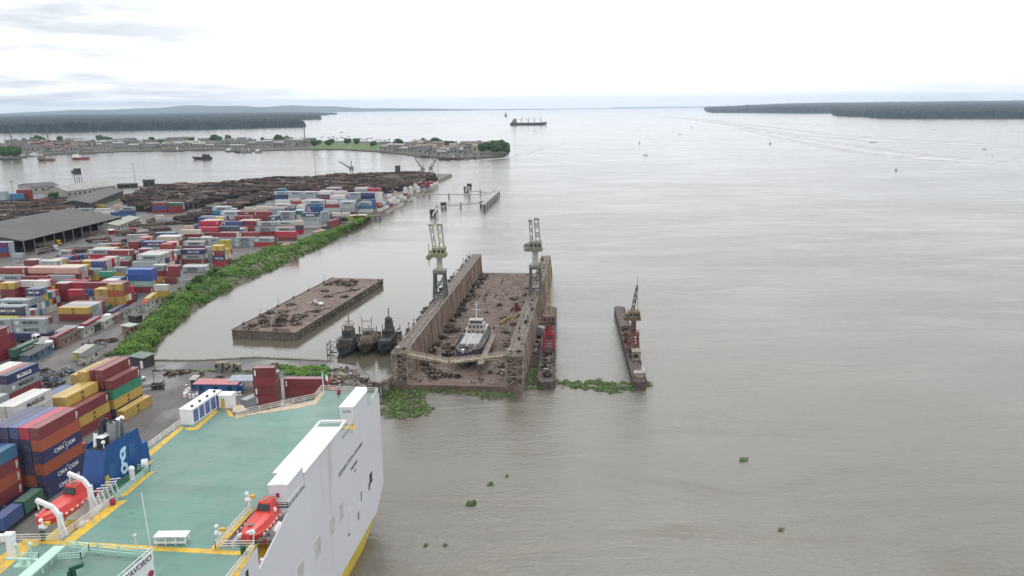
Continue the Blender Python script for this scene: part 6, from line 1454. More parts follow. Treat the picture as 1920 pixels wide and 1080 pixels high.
m = MB(); m.rail([g0 + Vector((.8, .4, -.6)), g0 + Vector((3.8, -.2, -.6)), g0 + Vector((3.6, -1.8, -.8)), g0 + Vector((1, -2.2, -.8))], 1.0, 1.2, .09); m.build('railing', M_grn, br)
m = MB(); q = at(140, 1083, BZ); m.tube(q, q + Vector((0, 0, 1.0)), .25, n=8); m.bar(q + Vector((-.5, 0, 1.1)), q + Vector((1.1, .3, 1.6)), .45); m.box(q.x - .7, q.y - .3, q.z, q.x - .2, q.y + .2, q.z + .9); m.build('searchlight', mat('dark_green_paint', (.015, .08, .05), .5, .1), br)
# radar mast at the lower left
q = at(52, 1078, 30.5); m = MB()
for dx in (-.9, .9): m.bar(q + Vector((dx, 0, -2)), q + Vector((dx, 0, 4.0)), .16)
m.box(q.x - 1.2, q.y - .8, q.z + 1.5, q.x + 1.2, q.y + .8, q.z + 1.65); m.bar(q + Vector((-2.2, -.4, 2.6)), q + Vector((2.4, -.5, 2.4)), .28, .2); m.tube(q + Vector((0, -.4, 1.6)), q + Vector((0, -.4, 2.5)), .3, n=10); m.rail([q + Vector((-1.2, .8, 1.65)), q + Vector((1.2, .8, 1.65)), q + Vector((1.2, -.8, 1.65))], 1, 1.2, .08); m.blob(q + Vector((.9, 0, 4.3)), .3, .3, .3, n=9, k=6, jit=0); m.blob(q + Vector((-.9, 0, 4.2)), .25, .25, .25, n=9, k=6, jit=0)
sb(m, 'radar_mast', M_grn)
q = at(24, 1042, ZD); m = MB(); m.tube(q, q + Vector((0, 0, 2.6)), .62, n=12); m.bar(q + Vector((0, 0, 2.7)), q + Vector((-6.5, -.6, 3.6)), .7, .8); m.box(q.x - .8, q.y - .5, q.z + 2.4, q.x + .5, q.y + .6, q.z + 3.4); sb(m, 'provision_crane', M_white)
# white bench canopy, masts and lamps on deck
q = at(289, 1024, ZD); m = MB(); m.box(q.x, q.y, ZD + 1.3, q.x + 4.6, q.y + 1.7, ZD + 1.42, M_white)
for k in range(4): m.bar((q.x + .2 + k * 1.4, q.y + .2, ZD), (q.x + .2 + k * 1.4, q.y + .2, ZD + 1.3), .12, m=M_white); m.bar((q.x + .2 + k * 1.4, q.y + 1.5, ZD), (q.x + .2 + k * 1.4, q.y + 1.5, ZD + 1.3), .12, m=M_white)
m.bar((q.x, q.y + .1, ZD + .5), (q.x + 4.5, q.y + .1, ZD + .5), .16, .3, m=M_white); m.bar((q.x, q.y + 1.5, ZD + .5), (q.x + 4.5, q.y + 1.5, ZD + .5), .16, .3, m=M_white)
sb(m, 'rope_rack')
q = at(282, 1024, ZD); m = MB(); m.bar(q, q + Vector((-.35, 0, 8.2)), .09); sb(m, 'aerial', M_white)
for x, y in ((255, 1022),): q = at(x, y, ZD); m = MB(); m.bar(q, q + Vector((0, 0, 1.3)), .1); m.blob(q + Vector((0, 0, 1.5)), .25, .25, .25, n=9, k=6, jit=0); sb(m, 'deck_lamp', M_white)
for (x, y) in ((84, 1010), (468, 958), (412, 1022)):
    q = at(x, y, ZD); m = MB(); m.bar(q, q + Vector((0, 0, 2.6)), .2, m=M_white); m.tube(q + Vector((-.5, 0, 1.9)), q + Vector((.5, 0, 1.9)), .3, n=9, m=M_white); m.box(q.x + .3, q.y - .2, q.z + 2.2, q.x + 1, q.y + .3, q.z + 2.6, M_mark); m.blob(q + Vector((-.2, 0, 2.9)), .32, .32, .3, M_white, 9, 6, 0); sb(m, 'light_post')
for (x, y) in ((81, 1012), (457, 1040), (670, 1)):
    if y < 10: continue
    q = at(x, y, ZD); m = MB(); m.tube(q, q + Vector((0, 0, 1.4)), .38, n=9); sb(m, 'deck_locker', MATS['dark_green_paint'])
# ---------------------------------------------------------------- lifeboats (each its own thing) and davits
def lifeboat(p, yaw, label):
    r = empty('lifeboat', label, 'lifeboat', p, R(90 - yaw), 'red enclosed lifeboats')
    L = 9.6; st = 15; rings = []
    for i in range(st):
        t_ = i / (st - 1); x = (t_ - .5) * L; w_ = 1.5 * max(.06, math.sin(math.pi * min(1, (t_ * .94 + .03))) ** .55); k = 1.0 * max(.1, math.sin(math.pi * (t_ * .9 + .05)) ** .5)
        sh = .35 * (2 * t_ - 1) ** 2; top = .95 * max(.12, math.sin(math.pi * (t_ * .9 + .05)) ** .6)
        rings.append([(x, 0, -1.15 * k + sh * .4), (x, w_ * .55, -.85 * k + sh * .4), (x, w_ * .95, -.15 + sh), (x, w_ * 1.04, .0 + sh), (x, w_ * 1.04, .16 + sh), (x, w_ * .93, .2 + sh), (x, w_ * .72, .2 + sh + top * .75), (x, w_ * .3, .2 + sh + top), (x, -w_ * .3, .2 + sh + top), (x, -w_ * .72, .2 + sh + top * .75), (x, -w_ * .93, .2 + sh), (x, -w_ * 1.04, .16 + sh), (x, -w_ * 1.04, .0 + sh), (x, -w_ * .95, -.15 + sh), (x, -w_ * .55, -.85 * k + sh * .4)])
    m = MB(); m.loft(rings, M_boat); m.build('hull', parent=r)
    m = MB(); m.hexa([(.9, -1.0, .9), (3.6, -.85, .9), (3.6, .85, .9), (.9, 1.0, .9), (1.6, -.7, 2.1), (3.2, -.62, 2.1), (3.2, .62, 2.1), (1.6, .7, 2.1)]); ck = m.build('cockpit', M_boat, r)
    m = MB(); m.hexa([(.98, -.82, 1.15), (1.4, -.66, 1.85), (1.4, .66, 1.85), (.98, .82, 1.15), (.92, -.82, 1.2), (1.34, -.66, 1.9), (1.34, .66, 1.9), (.92, .82, 1.2)]); m.build('window', M_glass, ck)
    m = MB(); m.box(2.0, -.3, 2.1, 2.6, .3, 2.2, M_lash); m.box(-3.2, -.3, 1.12, -2.6, .3, 1.26, M_lash); m.build('hatch', parent=r)
    for k in range(7):
        for s_ in (-1, 1): m = MB(); m.box(-3.2 + k * 1.05, s_ * 1.56 - .05, .1, -2.9 + k * 1.05, s_ * 1.56 + .05, .3); m.build('reflective_strip', M_wl, r)
    m = MB(); m.box(4.2, -.15, -.9, 4.6, .15, .1); m.build('rudder', M_boat, r)
    return r
lb1 = lifeboat(at(122, 950, 28.4), 10, 'red enclosed lifeboat hanging outside the rail below the blue funnel')
lb2 = lifeboat(at(489, 981, 27.6), 8, 'red enclosed lifeboat in the yellow recess beside the white hull')
lb1.scale = (1.12, 1.35, 1.3); lb2.scale = (1.06, 1.3, 1.25)
def davit(p, yaw, out, h=4.2):
    """J-shaped arm; out = +1 reaches to the left of the heading"""
    m = MB(); a = R(90 - yaw); Mx = Matrix.Translation(p) @ Matrix.Rotation(a, 4, 'Z')
    pts = [(0, 0, 0), (0, 0, h * .75), (0, out * .9, h), (0, out * 3.4, h + .9)]
    for u_, v_ in zip(pts, pts[1:]): m.bar(Mx @ Vector(u_), Mx @ Vector(v_), .5, .55)
    m.bar(Mx @ Vector((0, -out * 1.2, 0)), Mx @ Vector((0, 0, h * .7)), .22); m.bar(Mx @ Vector((.45, -out * .2, 0)), Mx @ Vector((.45, -out * .1, h * .8)), .16)
    m.bar(Mx @ Vector((0, out * 3.3, h + .8)), Mx @ Vector((0, out * 3.2, h - .6)), .12)
    return sb(m, 'davit', M_white)
davit(at(117, 1010, 27), 10, 1, 5.0); davit(at(173, 955, 27), 10, 1, 5.0)
davit(Vector((-40.8, 105, 24.2)), 8, -1, 3.8); davit(Vector((-39.6, 111.6, 24.2)), 8, -1, 3.8)
m = MB(); q = at(152, 985, 25.5); m.box(q.x - 2, q.y - 3, 24.0, q.x + 2.4, q.y + 6, 24.2, M_mark)
m.tube(q + Vector((0, 0, 0)), q + Vector((1.6, .3, 0)), .8, n=12, m=M_white); m.box(q.x + .4, q.y + 2, q.z - 1.4, q.x + 2, q.y + 5, q.z + 1.6, M_white); m.bar(q + Vector((-1, 1, -1)), q + Vector((-1, 4, 2.5)), .4, m=M_white); m.box(q.x - 1.2, q.y - .4, q.z - 1.2, q.x - .9, q.y, q.z + .2, M_boat)
sb(m, 'boat_winch')
m = MB()
for k in range(5): q = at(190 + k * 8, 945 - k * 6, ZD); m.bar(q, q + Vector((-.4, 0, 1.8)), .14); m.bar(q + Vector((-1.4, 0, 0)), q + Vector((0, 0, 2)), .12); m.bar(q + Vector((-1.4, .4, 1.9)), q + Vector((.3, .6, 2.0)), .12)
sb(m, 'ladder_frames', M_white)
for (x, y, mt) in ((178, 930, M_crimson), (206, 948, M_crimson), (680, 734, M_crimson), (632, 740, M_crimson)):
    q = at(x, y, ZD); m = MB(); m.box(q.x, q.y, q.z, q.x + .7, q.y + .6, q.z + 1.0); sb(m, 'fire_box', mt)
m = MB()
for (x, y) in ((634, 828), (662, 755), (578, 735), (498, 800)): q = at(x, y, ZD if y > 740 else ZD)
# ---------------------------------------------------------------- far town on the spit
TP = [(-400, 292), (0, 298.5), (38, 298), (42, 293), (75, 290.5), (120, 288.5), (175, 286.5), (235, 283.5), (330, 282), (400, 280.5), (480, 282.5), (564, 280), (642, 280), (702, 283.5), (746, 287.5), (783, 292.5), (850, 296.5), (903, 294.8), (940, 292), (955, 287), (950, 280), (930, 275), (880, 272), (820, 269.5), (750, 267.5), (690, 265), (600, 264), (450, 265), (250, 266), (0, 268), (-400, 268)]
TW = [at(x, y, 1.5) for x, y in TP]
m = MB(); m.prism([(p.x, p.y) for p in TW], -3, 1.5, mat('town_ground', (.075, .07, .062), .9, .3, .02, dirt=(.04, .055, .03), dirt_amt=.5))
tag(m.build('ground'), 'low spit of land carrying the far town', kind='structure')
m = MB(); m.quad([at(x, y, 1.8) for x, y in [(575, 279), (640, 279), (702, 282), (725, 282), (735, 276), (700, 270), (640, 267), (590, 269)]]); tag(m.build('grass', mat('town_grass', (.085, .14, .04), .9, .25, .01)), 'bright green meadow on the far spit', kind='structure')
rt_ = random.Random(9)
M_w = [mat('town_wall_grey', (.30, .29, .27), .8, .2, .1), mat('town_wall_cream', (.45, .40, .27), .8, .2, .1), mat('town_wall_brick', (.22, .11, .085), .8, .2, .1)]
M_r = {'grey': M_roofg, 'pale': M_roofl, 'rusty': M_roofr, 'brown': mat('brown_roof', (.13, .10, .09), .7, .3, .1)}
def house(p, w, d, h, rf_, mw, rot, label, group='buildings of the far town', rise=2.5):
    m = MB(); e = h + rise
    m.box(-w / 2, 0, 0, w / 2, d, h, mw)
    for k in range(max(1, int(w / 7))):
        x = -w / 2 + w * (k + .5) / max(1, int(w / 7)); m.box(x - 1.2, -.12, h * .35, x + 1.2, -.02, h * .72, M_glass)
    m.hexa([(-w / 2 - 1, -1, h - .1), (w / 2 + 1, -1, h - .1), (w / 2 + 1, d / 2, e), (-w / 2 - 1, d / 2, e), (-w / 2 - 1, -1, h + .4), (w / 2 + 1, -1, h + .4), (w / 2 + 1, d / 2, e + .4), (-w / 2 - 1, d / 2, e + .4)], M_r[rf_])
    m.hexa([(-w / 2 - 1, d / 2, e), (w / 2 + 1, d / 2, e), (w / 2 + 1, d + 1, h - .1), (-w / 2 - 1, d + 1, h - .1), (-w / 2 - 1, d / 2, e + .4), (w / 2 + 1, d / 2, e + .4), (w / 2 + 1, d + 1, h + .4), (-w / 2 - 1, d + 1, h + .4)], M_r[rf_])
    m.quad([(-w / 2, 0, h), (-w / 2, d, h), (-w / 2, d / 2, e)], mw); m.quad([(w / 2, 0, h), (w / 2, d / 2, e), (w / 2, d, h)], mw)
    o = m.build('town_building'); o.location = p; o.rotation_euler.z = rot; tag(o, label, 'building', group); return o
def smalltree(p, r, h, label, cat='tree', name='far_tree', group='trees of the far town'):
    r *= 1.35; h *= 1.45; m = MB(); m.tube((0, 0, 0), (0, 0, h - r * .6), .5, .3, 5, M_wood)
    for k in range(9):
        a = rt_.uniform(0, 6.28); q = rt_.uniform(0, .55) * r; m.blob((q * math.cos(a), q * math.sin(a), h - r * rt_.uniform(.2, .8)), r * .55, r * .55, r * .5, M_leaf[2], 7, 5, .35, rt_)
    o = m.build(name); o.location = p; tag(o, label, cat, group); return o
def palm(p, h, label):
    m = MB(); m.tube((0, 0, 0), (.4, 0, h), .4, .25, 5, M_wood)
    for k in range(11):
        a = 6.283 * k / 11; L = rt_.uniform(4.2, 6); u_ = Vector((math.cos(a), math.sin(a), 0)); q = Vector((.4, 0, h)); s_ = Vector((-u_.y, u_.x, 0)) * 1.0
        m.quad([q, q + u_ * L * .55 + s_ + Vector((0, 0, .8)), q + u_ * L + Vector((0, 0, -1.6)), q + u_ * L * .55 - s_ + Vector((0, 0, .8))], M_leaf[2])
    o = m.build('palm_tree'); o.location = p; tag(o, label, 'palm tree', 'palms on the meadow of the spit'); return o
zones = [  # name, x range, y range (pixels), count, roof mix, wall index, size
    ('at the left edge behind the tree clump', 0, 60, 270, 289, 17, ('grey', 'pale', 'grey'), 0, 15), ('in the red brick quarter', 60, 118, 268, 282, 20, ('rusty', 'rusty', 'brown'), 2, 15), ('on the near shore below the red quarter', 62, 170, 283, 286, 15, ('brown', 'grey', 'rusty'), 0, 18),
    ('behind the red moored tug', 118, 185, 269, 281, 18, ('rusty', 'pale', 'grey', 'brown'), 0, 18), ('above the long plain quay', 185, 255, 268, 280, 20, ('pale', 'grey', 'pale'), 0, 24), ('on the quay facing the dark tug', 255, 400, 275.5, 279.5, 18, ('pale', 'grey', 'pale'), 0, 26),
    ('on the back shore left of the meadow', 255, 470, 267, 271, 20, ('pale', 'grey', 'brown'), 0, 24), ('beside the shipyard of the town', 400, 560, 273, 278, 19, ('grey', 'pale', 'grey'), 0, 26), ('between shipyard and meadow', 480, 580, 268, 272.5, 9, ('grey', 'grey', 'pale'), 0, 26),
    ('right of the meadow by the water', 715, 790, 277, 285, 16, ('brown', 'grey', 'pale'), 0, 18), ('in the beige warehouse quarter', 745, 850, 272, 281, 17, ('brown', 'pale', 'brown'), 1, 26), ('on the fishing waterfront', 790, 870, 285, 292, 18, ('grey', 'pale', 'rusty'), 0, 13), ('near the wooded tip', 850, 925, 276, 288, 14, ('pale', 'brown', 'grey'), 1, 20)]
for nm, x0, x1, y0, y1, cnt, roofs, wi, sz in zones:
    pts = sorted([(x0 + (x1 - x0) * (i + rt_.uniform(.1, .9)) / cnt, rt_.uniform(y0, y1)) for i in range(cnt)])
    for i, (x, y) in enumerate(pts):
        p = at(x, y, 1.5); rf_ = rt_.choice(roofs); w = sz * rt_.choice((.6, .8, 1, 1.3, 1.9)) * rt_.uniform(.85, 1.2)
        house(p, w, w * rt_.uniform(.5, .8), rt_.uniform(4, 14), rf_, M_w[wi] if rt_.random() < .8 else M_w[0], R(rt_.uniform(-14, 14)), f'{rf_} roofed building, {word(i + 1)} from the left {nm}')
house(at(853, 290, 1.5), 30, 14, 9, 'pale', M_w[1], R(4), 'cream building with a row of windows before the wooded tip')
house(at(736, 275, 1.5), 28, 14, 8, 'pale', M_wl, R(-3), 'white building at the right end of the palm meadow')
# blocky tree clump at the left, trees of the tip and scattered ones
tl = [(8, 297, 9), (20, 298, 10), (32, 298, 9), (14, 295, 8), (28, 295, 9), (930, 290, 9), (940, 289, 11), (920, 288, 8), (946, 288, 9), (935, 285, 10), (912, 284, 8), (926, 281, 8), (950, 290, 6), (905, 289, 8)]
for i, (x, y, r) in enumerate(tl):
    side = 'clump at the left edge of the far shore' if i < 5 else 'wooded tip of the far spit'
    smalltree(at(x, y, 1.5), r, r * 1.5, f'dense dark tree, {word(i + 1 if i < 5 else i - 4)} counted in the {side}')
tx = [(30, 268, 5), (45, 267, 5), (62, 266, 6), (73, 268, 9), (82, 267, 6), (112, 266, 7), (128, 267, 5), (165, 270, 5), (190, 268, 9), (198, 269, 8), (206, 270, 8), (215, 268, 6), (255, 270, 6), (285, 268, 7), (302, 275, 7), (342, 270, 5), (360, 269, 7), (402, 268, 9), (412, 269, 8), (427, 268, 9), (470, 269, 6), (492, 266, 5), (521, 268, 9), (536, 268, 8), (590, 276, 8), (597, 273, 6), (616, 275, 7), (622, 271, 6), (652, 272, 7), (668, 272, 7), (700, 276, 6), (747, 279, 9), (780, 273, 6), (792, 272, 7), (815, 273, 8), (822, 274, 7), (835, 276, 6), (845, 277, 6), (862, 279, 5), (872, 276, 5), (899, 276, 6)]
for i, (x, y, r) in enumerate(tx):
    smalltree(at(x, y, 1.5), r, r * 1.45, f'round dark tree, {word(i % 14 + 1)} from the left {("among the left houses", "in the middle of the town", "on the right half of the spit")[i // 14]}')
for i, (x, y) in enumerate(((583, 270), (592, 268.5), (604, 269), (617, 270), (625, 268), (632, 270), (641, 271), (646, 270), (660, 271), (664, 274), (672, 273), (680, 271), (687, 275), (690, 272), (697, 272), (706, 274), (713, 273), (675, 269), (655, 268), (722, 275), (730, 274), (741, 276))):
    palm(at(x, y + 2, 1.5), rt_.uniform(14, 20), f'thin palm, {word(i + 1) if i < 20 else ("last but one", "last")[i - 20]} counted along the meadow edge of the spit')
for i, (x, y, h) in enumerate(((572, 268, 46), (25, 286, 50), (93, 283, 46))):
    q = at(x, y, 1.5); m = MB(); lattice(m, (0, 0, 0), (0, 0, h), 2.4, 9, r=.35, mt=M_lash, w1=.8); o = m.build('radio_mast'); o.location = q; tag(o, ('thin radio mast beside the meadow of the spit', 'thin radio mast at the left edge of the town', 'thin radio mast in the red brick quarter')[i], 'mast')
# ---------------------------------------------------------------- ships and boats
def simple_ship(p, L, B, Hh, yaw, label, mh, msup, sup=(.76, .95), suph=8, masts=(), name='ship', cat='ship', group=None, stacks=0, mm=M_white):
    r = empty(name, label, cat, p, yaw, group)
    rings = hull_loft(L, B, Hh, Hh * .3, .8, 10); hull_mesh(rings, mh, M_rust, .4).build('hull', parent=r)
    m = MB(); y0, y1 = L * sup[0], L * sup[1]; m.box(-B * .42, y0, Hh - .4, B * .42, y1, Hh + suph * .4, msup); m.box(-B * .34, y0 + .06 * L * .3, Hh + suph * .4, B * .34, y1 - .02 * L, Hh + suph * .75, msup); m.box(-B * .38, y0 + .02 * L * .3, Hh + suph * .75, B * .38, y0 + (y1 - y0) * .6, Hh + suph, msup)
    m.box(-B * .33, y0 + .05 * L * .3 - .1, Hh + suph * .8, B * .33, y0 + .05 * L * .3, Hh + suph * .93, M_glass); m.tube((0, y1 - .05 * L, Hh), (0, y1 - .05 * L, Hh + suph * 1.1), B * .1, n=8, m=M_dark)
    m.build('wheelhouse', parent=r)
    for t_ in masts:
        m = MB(); m.bar((0, L * t_, Hh), (0, L * t_, Hh + suph * 1.4), B * .10); m.bar((-B * .15, L * t_, Hh + suph * 1.2), (B * .15, L * t_, Hh + suph * 1.2), B * .08); m.bar((0, L * t_, Hh + suph * .4), (B * .2, L * (t_ + .1), Hh + suph * 1.1), B * .04); m.build('mast', mm, r)
    return r
M_hd = mat('ship_dark_hull', (.045, .045, .055), .6, .2); M_hr = mat('tug_red_hull', (.30, .06, .055), .6, .2); M_hb = mat('tug_brown_hull', (.15, .10, .085), .7, .3)
p = at(1025, 234, 0); simple_ship(p, 184, 28, 11, R(83), 'long dark cargo ship with four deck cranes near the horizon', M_hd, M_lash, (.82, .95), 20, (.15, .33, .5, .68), 'bulk_carrier', mm=M_grey)
p = at(949, 218, 0); simple_ship(p, 90, 24, 16, R(4), 'tiny distant ship seen end-on beyond the long cargo ship', M_hd, M_white, (.6, .95), 18, (.3,), 'bulk_carrier')
p = at(71, 301.5, 0); simple_ship(p, 32, 9, 3.6, R(-95), 'brown tug with pale wheelhouse, left one of two in the channel', M_hb, M_lash, (.05, .45), 6, (.3,), 'tugboat', 'boat')
p = at(134, 299, 0); simple_ship(p, 34, 9, 3.8, R(-93), 'red hulled tug, right one of two in the channel', M_hr, M_white, (.12, .5), 5.5, (.4,), 'tugboat', 'boat')
p = at(362, 299, 0); simple_ship(p, 33, 11, 4.2, R(-78), 'dark barge-like boat alone in the middle of the channel', M_hd, M_dark, (.5, .9), 5, (.85, .1), 'workboat', 'boat')
for i, (x, y, L, mh, ms) in enumerate(((78, 292.5, 24, M_white, M_white), (52, 295.5, 18, M_lash, M_white), (345, 283.5, 52, M_grey, M_lash), (440, 284.2, 20, M_green, M_white), (462, 285.5, 24, M_hd, M_lash), (473, 286, 26, M_grey, M_grey), (492, 285.8, 16, M_lash, M_white), (790, 294, 14, M_grey, M_lash), (806, 295, 14, M_hd, M_lash), (822, 296, 16, M_lash, M_grey),
                              (842, 298, 20, M_hd, M_grey), (858, 299, 24, M_hd, M_lash), (872, 299, 18, M_rust, M_lash), (888, 297.5, 16, M_lash, M_grey), (902, 296.5, 14, M_grey, M_lash))):
    simple_ship(at(x, y, 0), L, L * .28, 2.6, R(90 + 14 * math.sin(i * 2)), f'moored boat, {word(i + 1)} from the left along the far shore', mh, ms, (.5, .9), 4.5 if L < 40 else 5, (.3,), 'moored_boat', 'boat', 'boats moored at the far shore')
for i, (x, y, s_) in enumerate(((1199, 269, 1.6), (1444, 270, 1.8), (1680, 320, 1.1), (137, 324, 1.8), (563, 260, 1.2), (1274, 253, 1.), (1860, 295, .6))):
    m = MB(); m.tube((0, 0, 0), (0, 0, .9 * s_), 1.3 * s_, 1.2 * s_, 9, M_dark)
    if i != 3: m.bar((0, 0, s_), (0, 0, 3.4 * s_), .4 * s_, m=M_dark); m.tube((0, 0, 2.6 * s_), (0, 0, 3.6 * s_), .6 * s_, .1, 8, M_dark)
    else: m.blob((0, 0, s_), 1.6 * s_, 1.4 * s_, 1.1 * s_, M_dark)
    o = m.build('buoy'); o.location = at(x, y, -.1); tag(o, ('dark buoy straight above the dock right crane', 'dark buoy below the right forest point', 'small dark buoy alone at mid right', 'round mooring buoy in the left channel', 'tiny buoy in front of the left forest', 'tiny buoy right of the long cargo ship', 'small buoy near the far right edge')[i], 'buoy')
for i, (x, y, L) in enumerate(((1278, 252, 10), (1645, 267, 18), (1215, 291, 8), (1850, 280, 8), (1005, 246, 8), (1300, 238, 12), (1755, 243, 10), (645, 248, 16))):
    p = at(x, y, 0); o = hull_mesh(hull_loft(L, L * .2, .7, .5, .6, 8), M_dark, M_wood, .4).build('canoe'); o.location = p; o.rotation_euler.z = R(90); tag(o, f'dark fishing canoe on the open water, {word(i + 1)} listed from the cargo ship', 'canoe', 'canoes on the estuary')
# ---------------------------------------------------------------- jetty with dolphins
j = empty('jetty', 'thin white walkway jetty leading to a fendered platform', 'jetty', at(800, 368, 0)); jb = j.location.copy()
def js(m, name, mt): o = m.build(name, mt, j); o.location = -jb; return o
M_jet = mat('jetty_concrete', (.34, .33, .30), .8, .2, .2)
def jpath(P, w=1.6, z=5.): 
    m = MB(); Q = [at(x, y, z) for x, y in P]
    for a, b_ in zip(Q, Q[1:]): m.bar(a, b_, w, .7)
    return js(m, 'walkway', M_jet)
jpath([(742, 363.5), (775, 364), (912, 365)], 2.0)
jpath([(912, 365), (926, 357.5), (932, 359)], 2)
m = MB(); a, b_ = at(905, 384, 5), at(932, 360, 5); m.bar(a, b_, 3.4, 1.0); js(m, 'platform', M_jet)
for k in range(9):
    q = a.lerp(b_, k / 8) + Vector((2.2, 0, 0)); m = MB(); m.box(q.x - .5, q.y - 1.2, -.3, q.x + .5, q.y + 1.2, 5.4); js(m, 'fender', M_dark)
jpath([(880, 350), (872, 355), (886, 358), (914, 361)], 1.2); jpath([(812, 401), (822, 389), (832, 386.5), (865, 383.5), (904, 380)], 1.2)
for x, y, z in ((805, 370.5, 4), (842, 371, 4), (880, 371.5, 4), (901, 364, 4), (864, 389, 4), (820, 395, 4), (880, 352, 5), (874, 358, 5), (812, 403, 5), (832, 389, 5), (905, 387, 5)):
    q = at(x, y, 0); q.z = 0; m = MB(); big = z == 5
    if big: m.box(q.x - 2.6, q.y - 2.4, .8, q.x + 2.6, q.y + 2.4, 4.6)
    for dx in (-1.6, 1.6) if big else (0,): m.tube((q.x + dx, q.y, -1), (q.x + dx, q.y, 4.6), .8, n=8)
    js(m, 'dolphin' if big else 'pile', M_dark if big else M_grey)
# wooden landing by the bank
q = at(690, 412, 0); m = MB(); m.box(-9, -3, 3.0, 10, 3, 3.5); 
for x in (-4, 2, 6, 9.6): m.bar((x, -2.8, -1), (x, -2.8, 3), .6); m.bar((x, 2.8, -1), (x, 2.8, 3), .6)
m.bar((-9, -3, 1.2), (10, -3, 1.2), .4); o = m.build('landing_stage', M_wood); o.location = q; tag(o, 'old brown timber landing stage at the end of the green bank', 'landing stage')
# harbour cranes on the far quay
def hcrane(x, y, jx, jy, label, mt, h=14):
    p = at(x, y, 3); r = empty('harbour_crane', label, 'crane', p)
    m = MB()
    for sx_ in (-2.6, 2.6): m.bar((sx_, -2, 0), (sx_ * .5, 0, h * .5), .8); m.bar((sx_, 2, 0), (sx_ * .5, 0, h * .5), .8)
    m.build('portal', mt, r)
    m = MB(); m.box(-2.4, -2, h * .5, 2.4, 2.4, h * .8); m.bar((0, 0, h * .8), (.6, 0, h * 1.2), 1); m.build('cab', mt, r)
    d = at(jx, jy, 3) - p; k = (p.y / 1500.); m = MB(); top = Vector(((jx - x) * k, 2, (y - jy) * k)); lattice(m, (0, 0, h * .6), top, 1.8, 10, r=.32, w1=.9); m.bar((.6, 0, h * 1.2), top, .25); m.build('jib', mt, r)
hcrane(660, 332, 637, 303, 'dark quay crane with jib leaning left at the log yard shore', M_grey, 17)
hcrane(793, 328, 780, 300, 'pale crane with jib leaning left near the yard tip', M_lash, 12)
hcrane(808, 327, 819, 299, 'pale crane with jib leaning right near the yard tip', M_lash, 12)
for x, lab in ((744, 'left of two dark upright tanks behind the log stacks'), (749, 'right of two dark upright tanks behind the log stacks')):
    q = at(x, 333, 3); m = MB(); m.tube((0, 0, 0), (0, 0, 15), 1.6, n=10); o = m.build('upright_tank', M_rustd); o.location = q; tag(o, lab, 'tank')
# ---------------------------------------------------------------- vehicles
M_cabw = mat('truck_white', (.72, .72, .72), .35, .05, dirt=(.5, .45, .4), dirt_amt=.15)
def wheel(r, x, y, rad=.52):
    m = MB(); m.tube((x, y - .17, rad), (x, y + .17, rad), rad, n=14); w_ = m.build('wheel', M_dark, r); m = MB(); m.tube((x, y - .19, rad), (x, y + .19, rad), rad * .5, n=10); m.build('rim', M_grey, w_)
def truck(p, rz, label, mc=M_cabw, L=12.6, box=None, boxlab=None, cab=True, group='container trucks in the lane'):
    """local x runs from the cab end back"""
    r = empty('truck' if cab else 'trailer', label, 'truck' if cab else 'trailer', p, rz, group)
    if cab:
        m = MB(); m.hexa([(-3.6, -1.2, .7), (-1.4, -1.2, .7), (-1.4, 1.2, .7), (-3.6, 1.2, .7), (-3.3, -1.1, 3.2), (-1.4, -1.15, 3.4), (-1.4, 1.15, 3.4), (-3.3, 1.1, 3.2)]); m.hexa([(-3.3, -1.1, 3.2), (-1.4, -1.15, 3.4), (-1.4, 1.15, 3.4), (-3.3, 1.1, 3.2), (-2.7, -.9, 3.6), (-1.5, -1, 3.7), (-1.5, 1, 3.7), (-2.7, .9, 3.6)]); cb_ = m.build('cab', mc, r)
        m = MB(); m.hexa([(-3.56, -1.0, 2.0), (-3.45, -1.0, 2.0), (-3.45, 1.0, 2.0), (-3.56, 1.0, 2.0), (-3.40, -.95, 3.05), (-3.3, -.95, 3.05), (-3.3, .95, 3.05), (-3.40, .95, 3.05)]); m.build('window', M_glass, cb_)
        m = MB(); m.box(-3.1, -1.23, 2.0, -2.0, -1.15, 2.9); m.box(-3.1, 1.15, 2.0, -2.0, 1.23, 2.9); m.build('window', M_glass, cb_)
        m = MB(); m.box(-3.7, -1.1, .45, -3.5, 1.1, .95); m.build('bumper', M_grey, r)
        for s_ in (-1.05, 1.05): wheel(r, -2.6, s_); wheel(r, -.6, s_)
    m = MB(); m.box(-1.8 if cab else 0, -.5, .8, L, .5, 1.1); m.box(0, -1.2, 1.1, L, 1.2, 1.28); m.build('chassis', M_dark, r)
    for k in range(3):
        for s_ in (-1.05, 1.05): wheel(r, L - 3.4 + k * 1.25, s_)
    if box:
        pr = proto(box[1], True, 1); o = copy_tree(pr[0]); o.color = (*PAL[box[0]][0], 1)
        for c in o.children: c.color = o.color
        M_ = Matrix.Translation(p) @ Matrix.Rotation(rz, 4, 'Z'); q = M_ @ Vector((.1 + (box[3] if len(box) > 3 else 0), -1.22, 1.3)); o.location = q; o.rotation_euler = (0, 0, rz); tag(o, boxlab, 'container', 'containers on trailers')
        if len(box) > 2 and box[2]:
            mark(o, box[2], box[1], True)
    return r
def along(x0, y0, x1, y1, z=3.):
    a = at(x0, y0, z); b_ = at(x1, y1, z); d = b_ - a; return a, math.atan2(d.y, d.x)
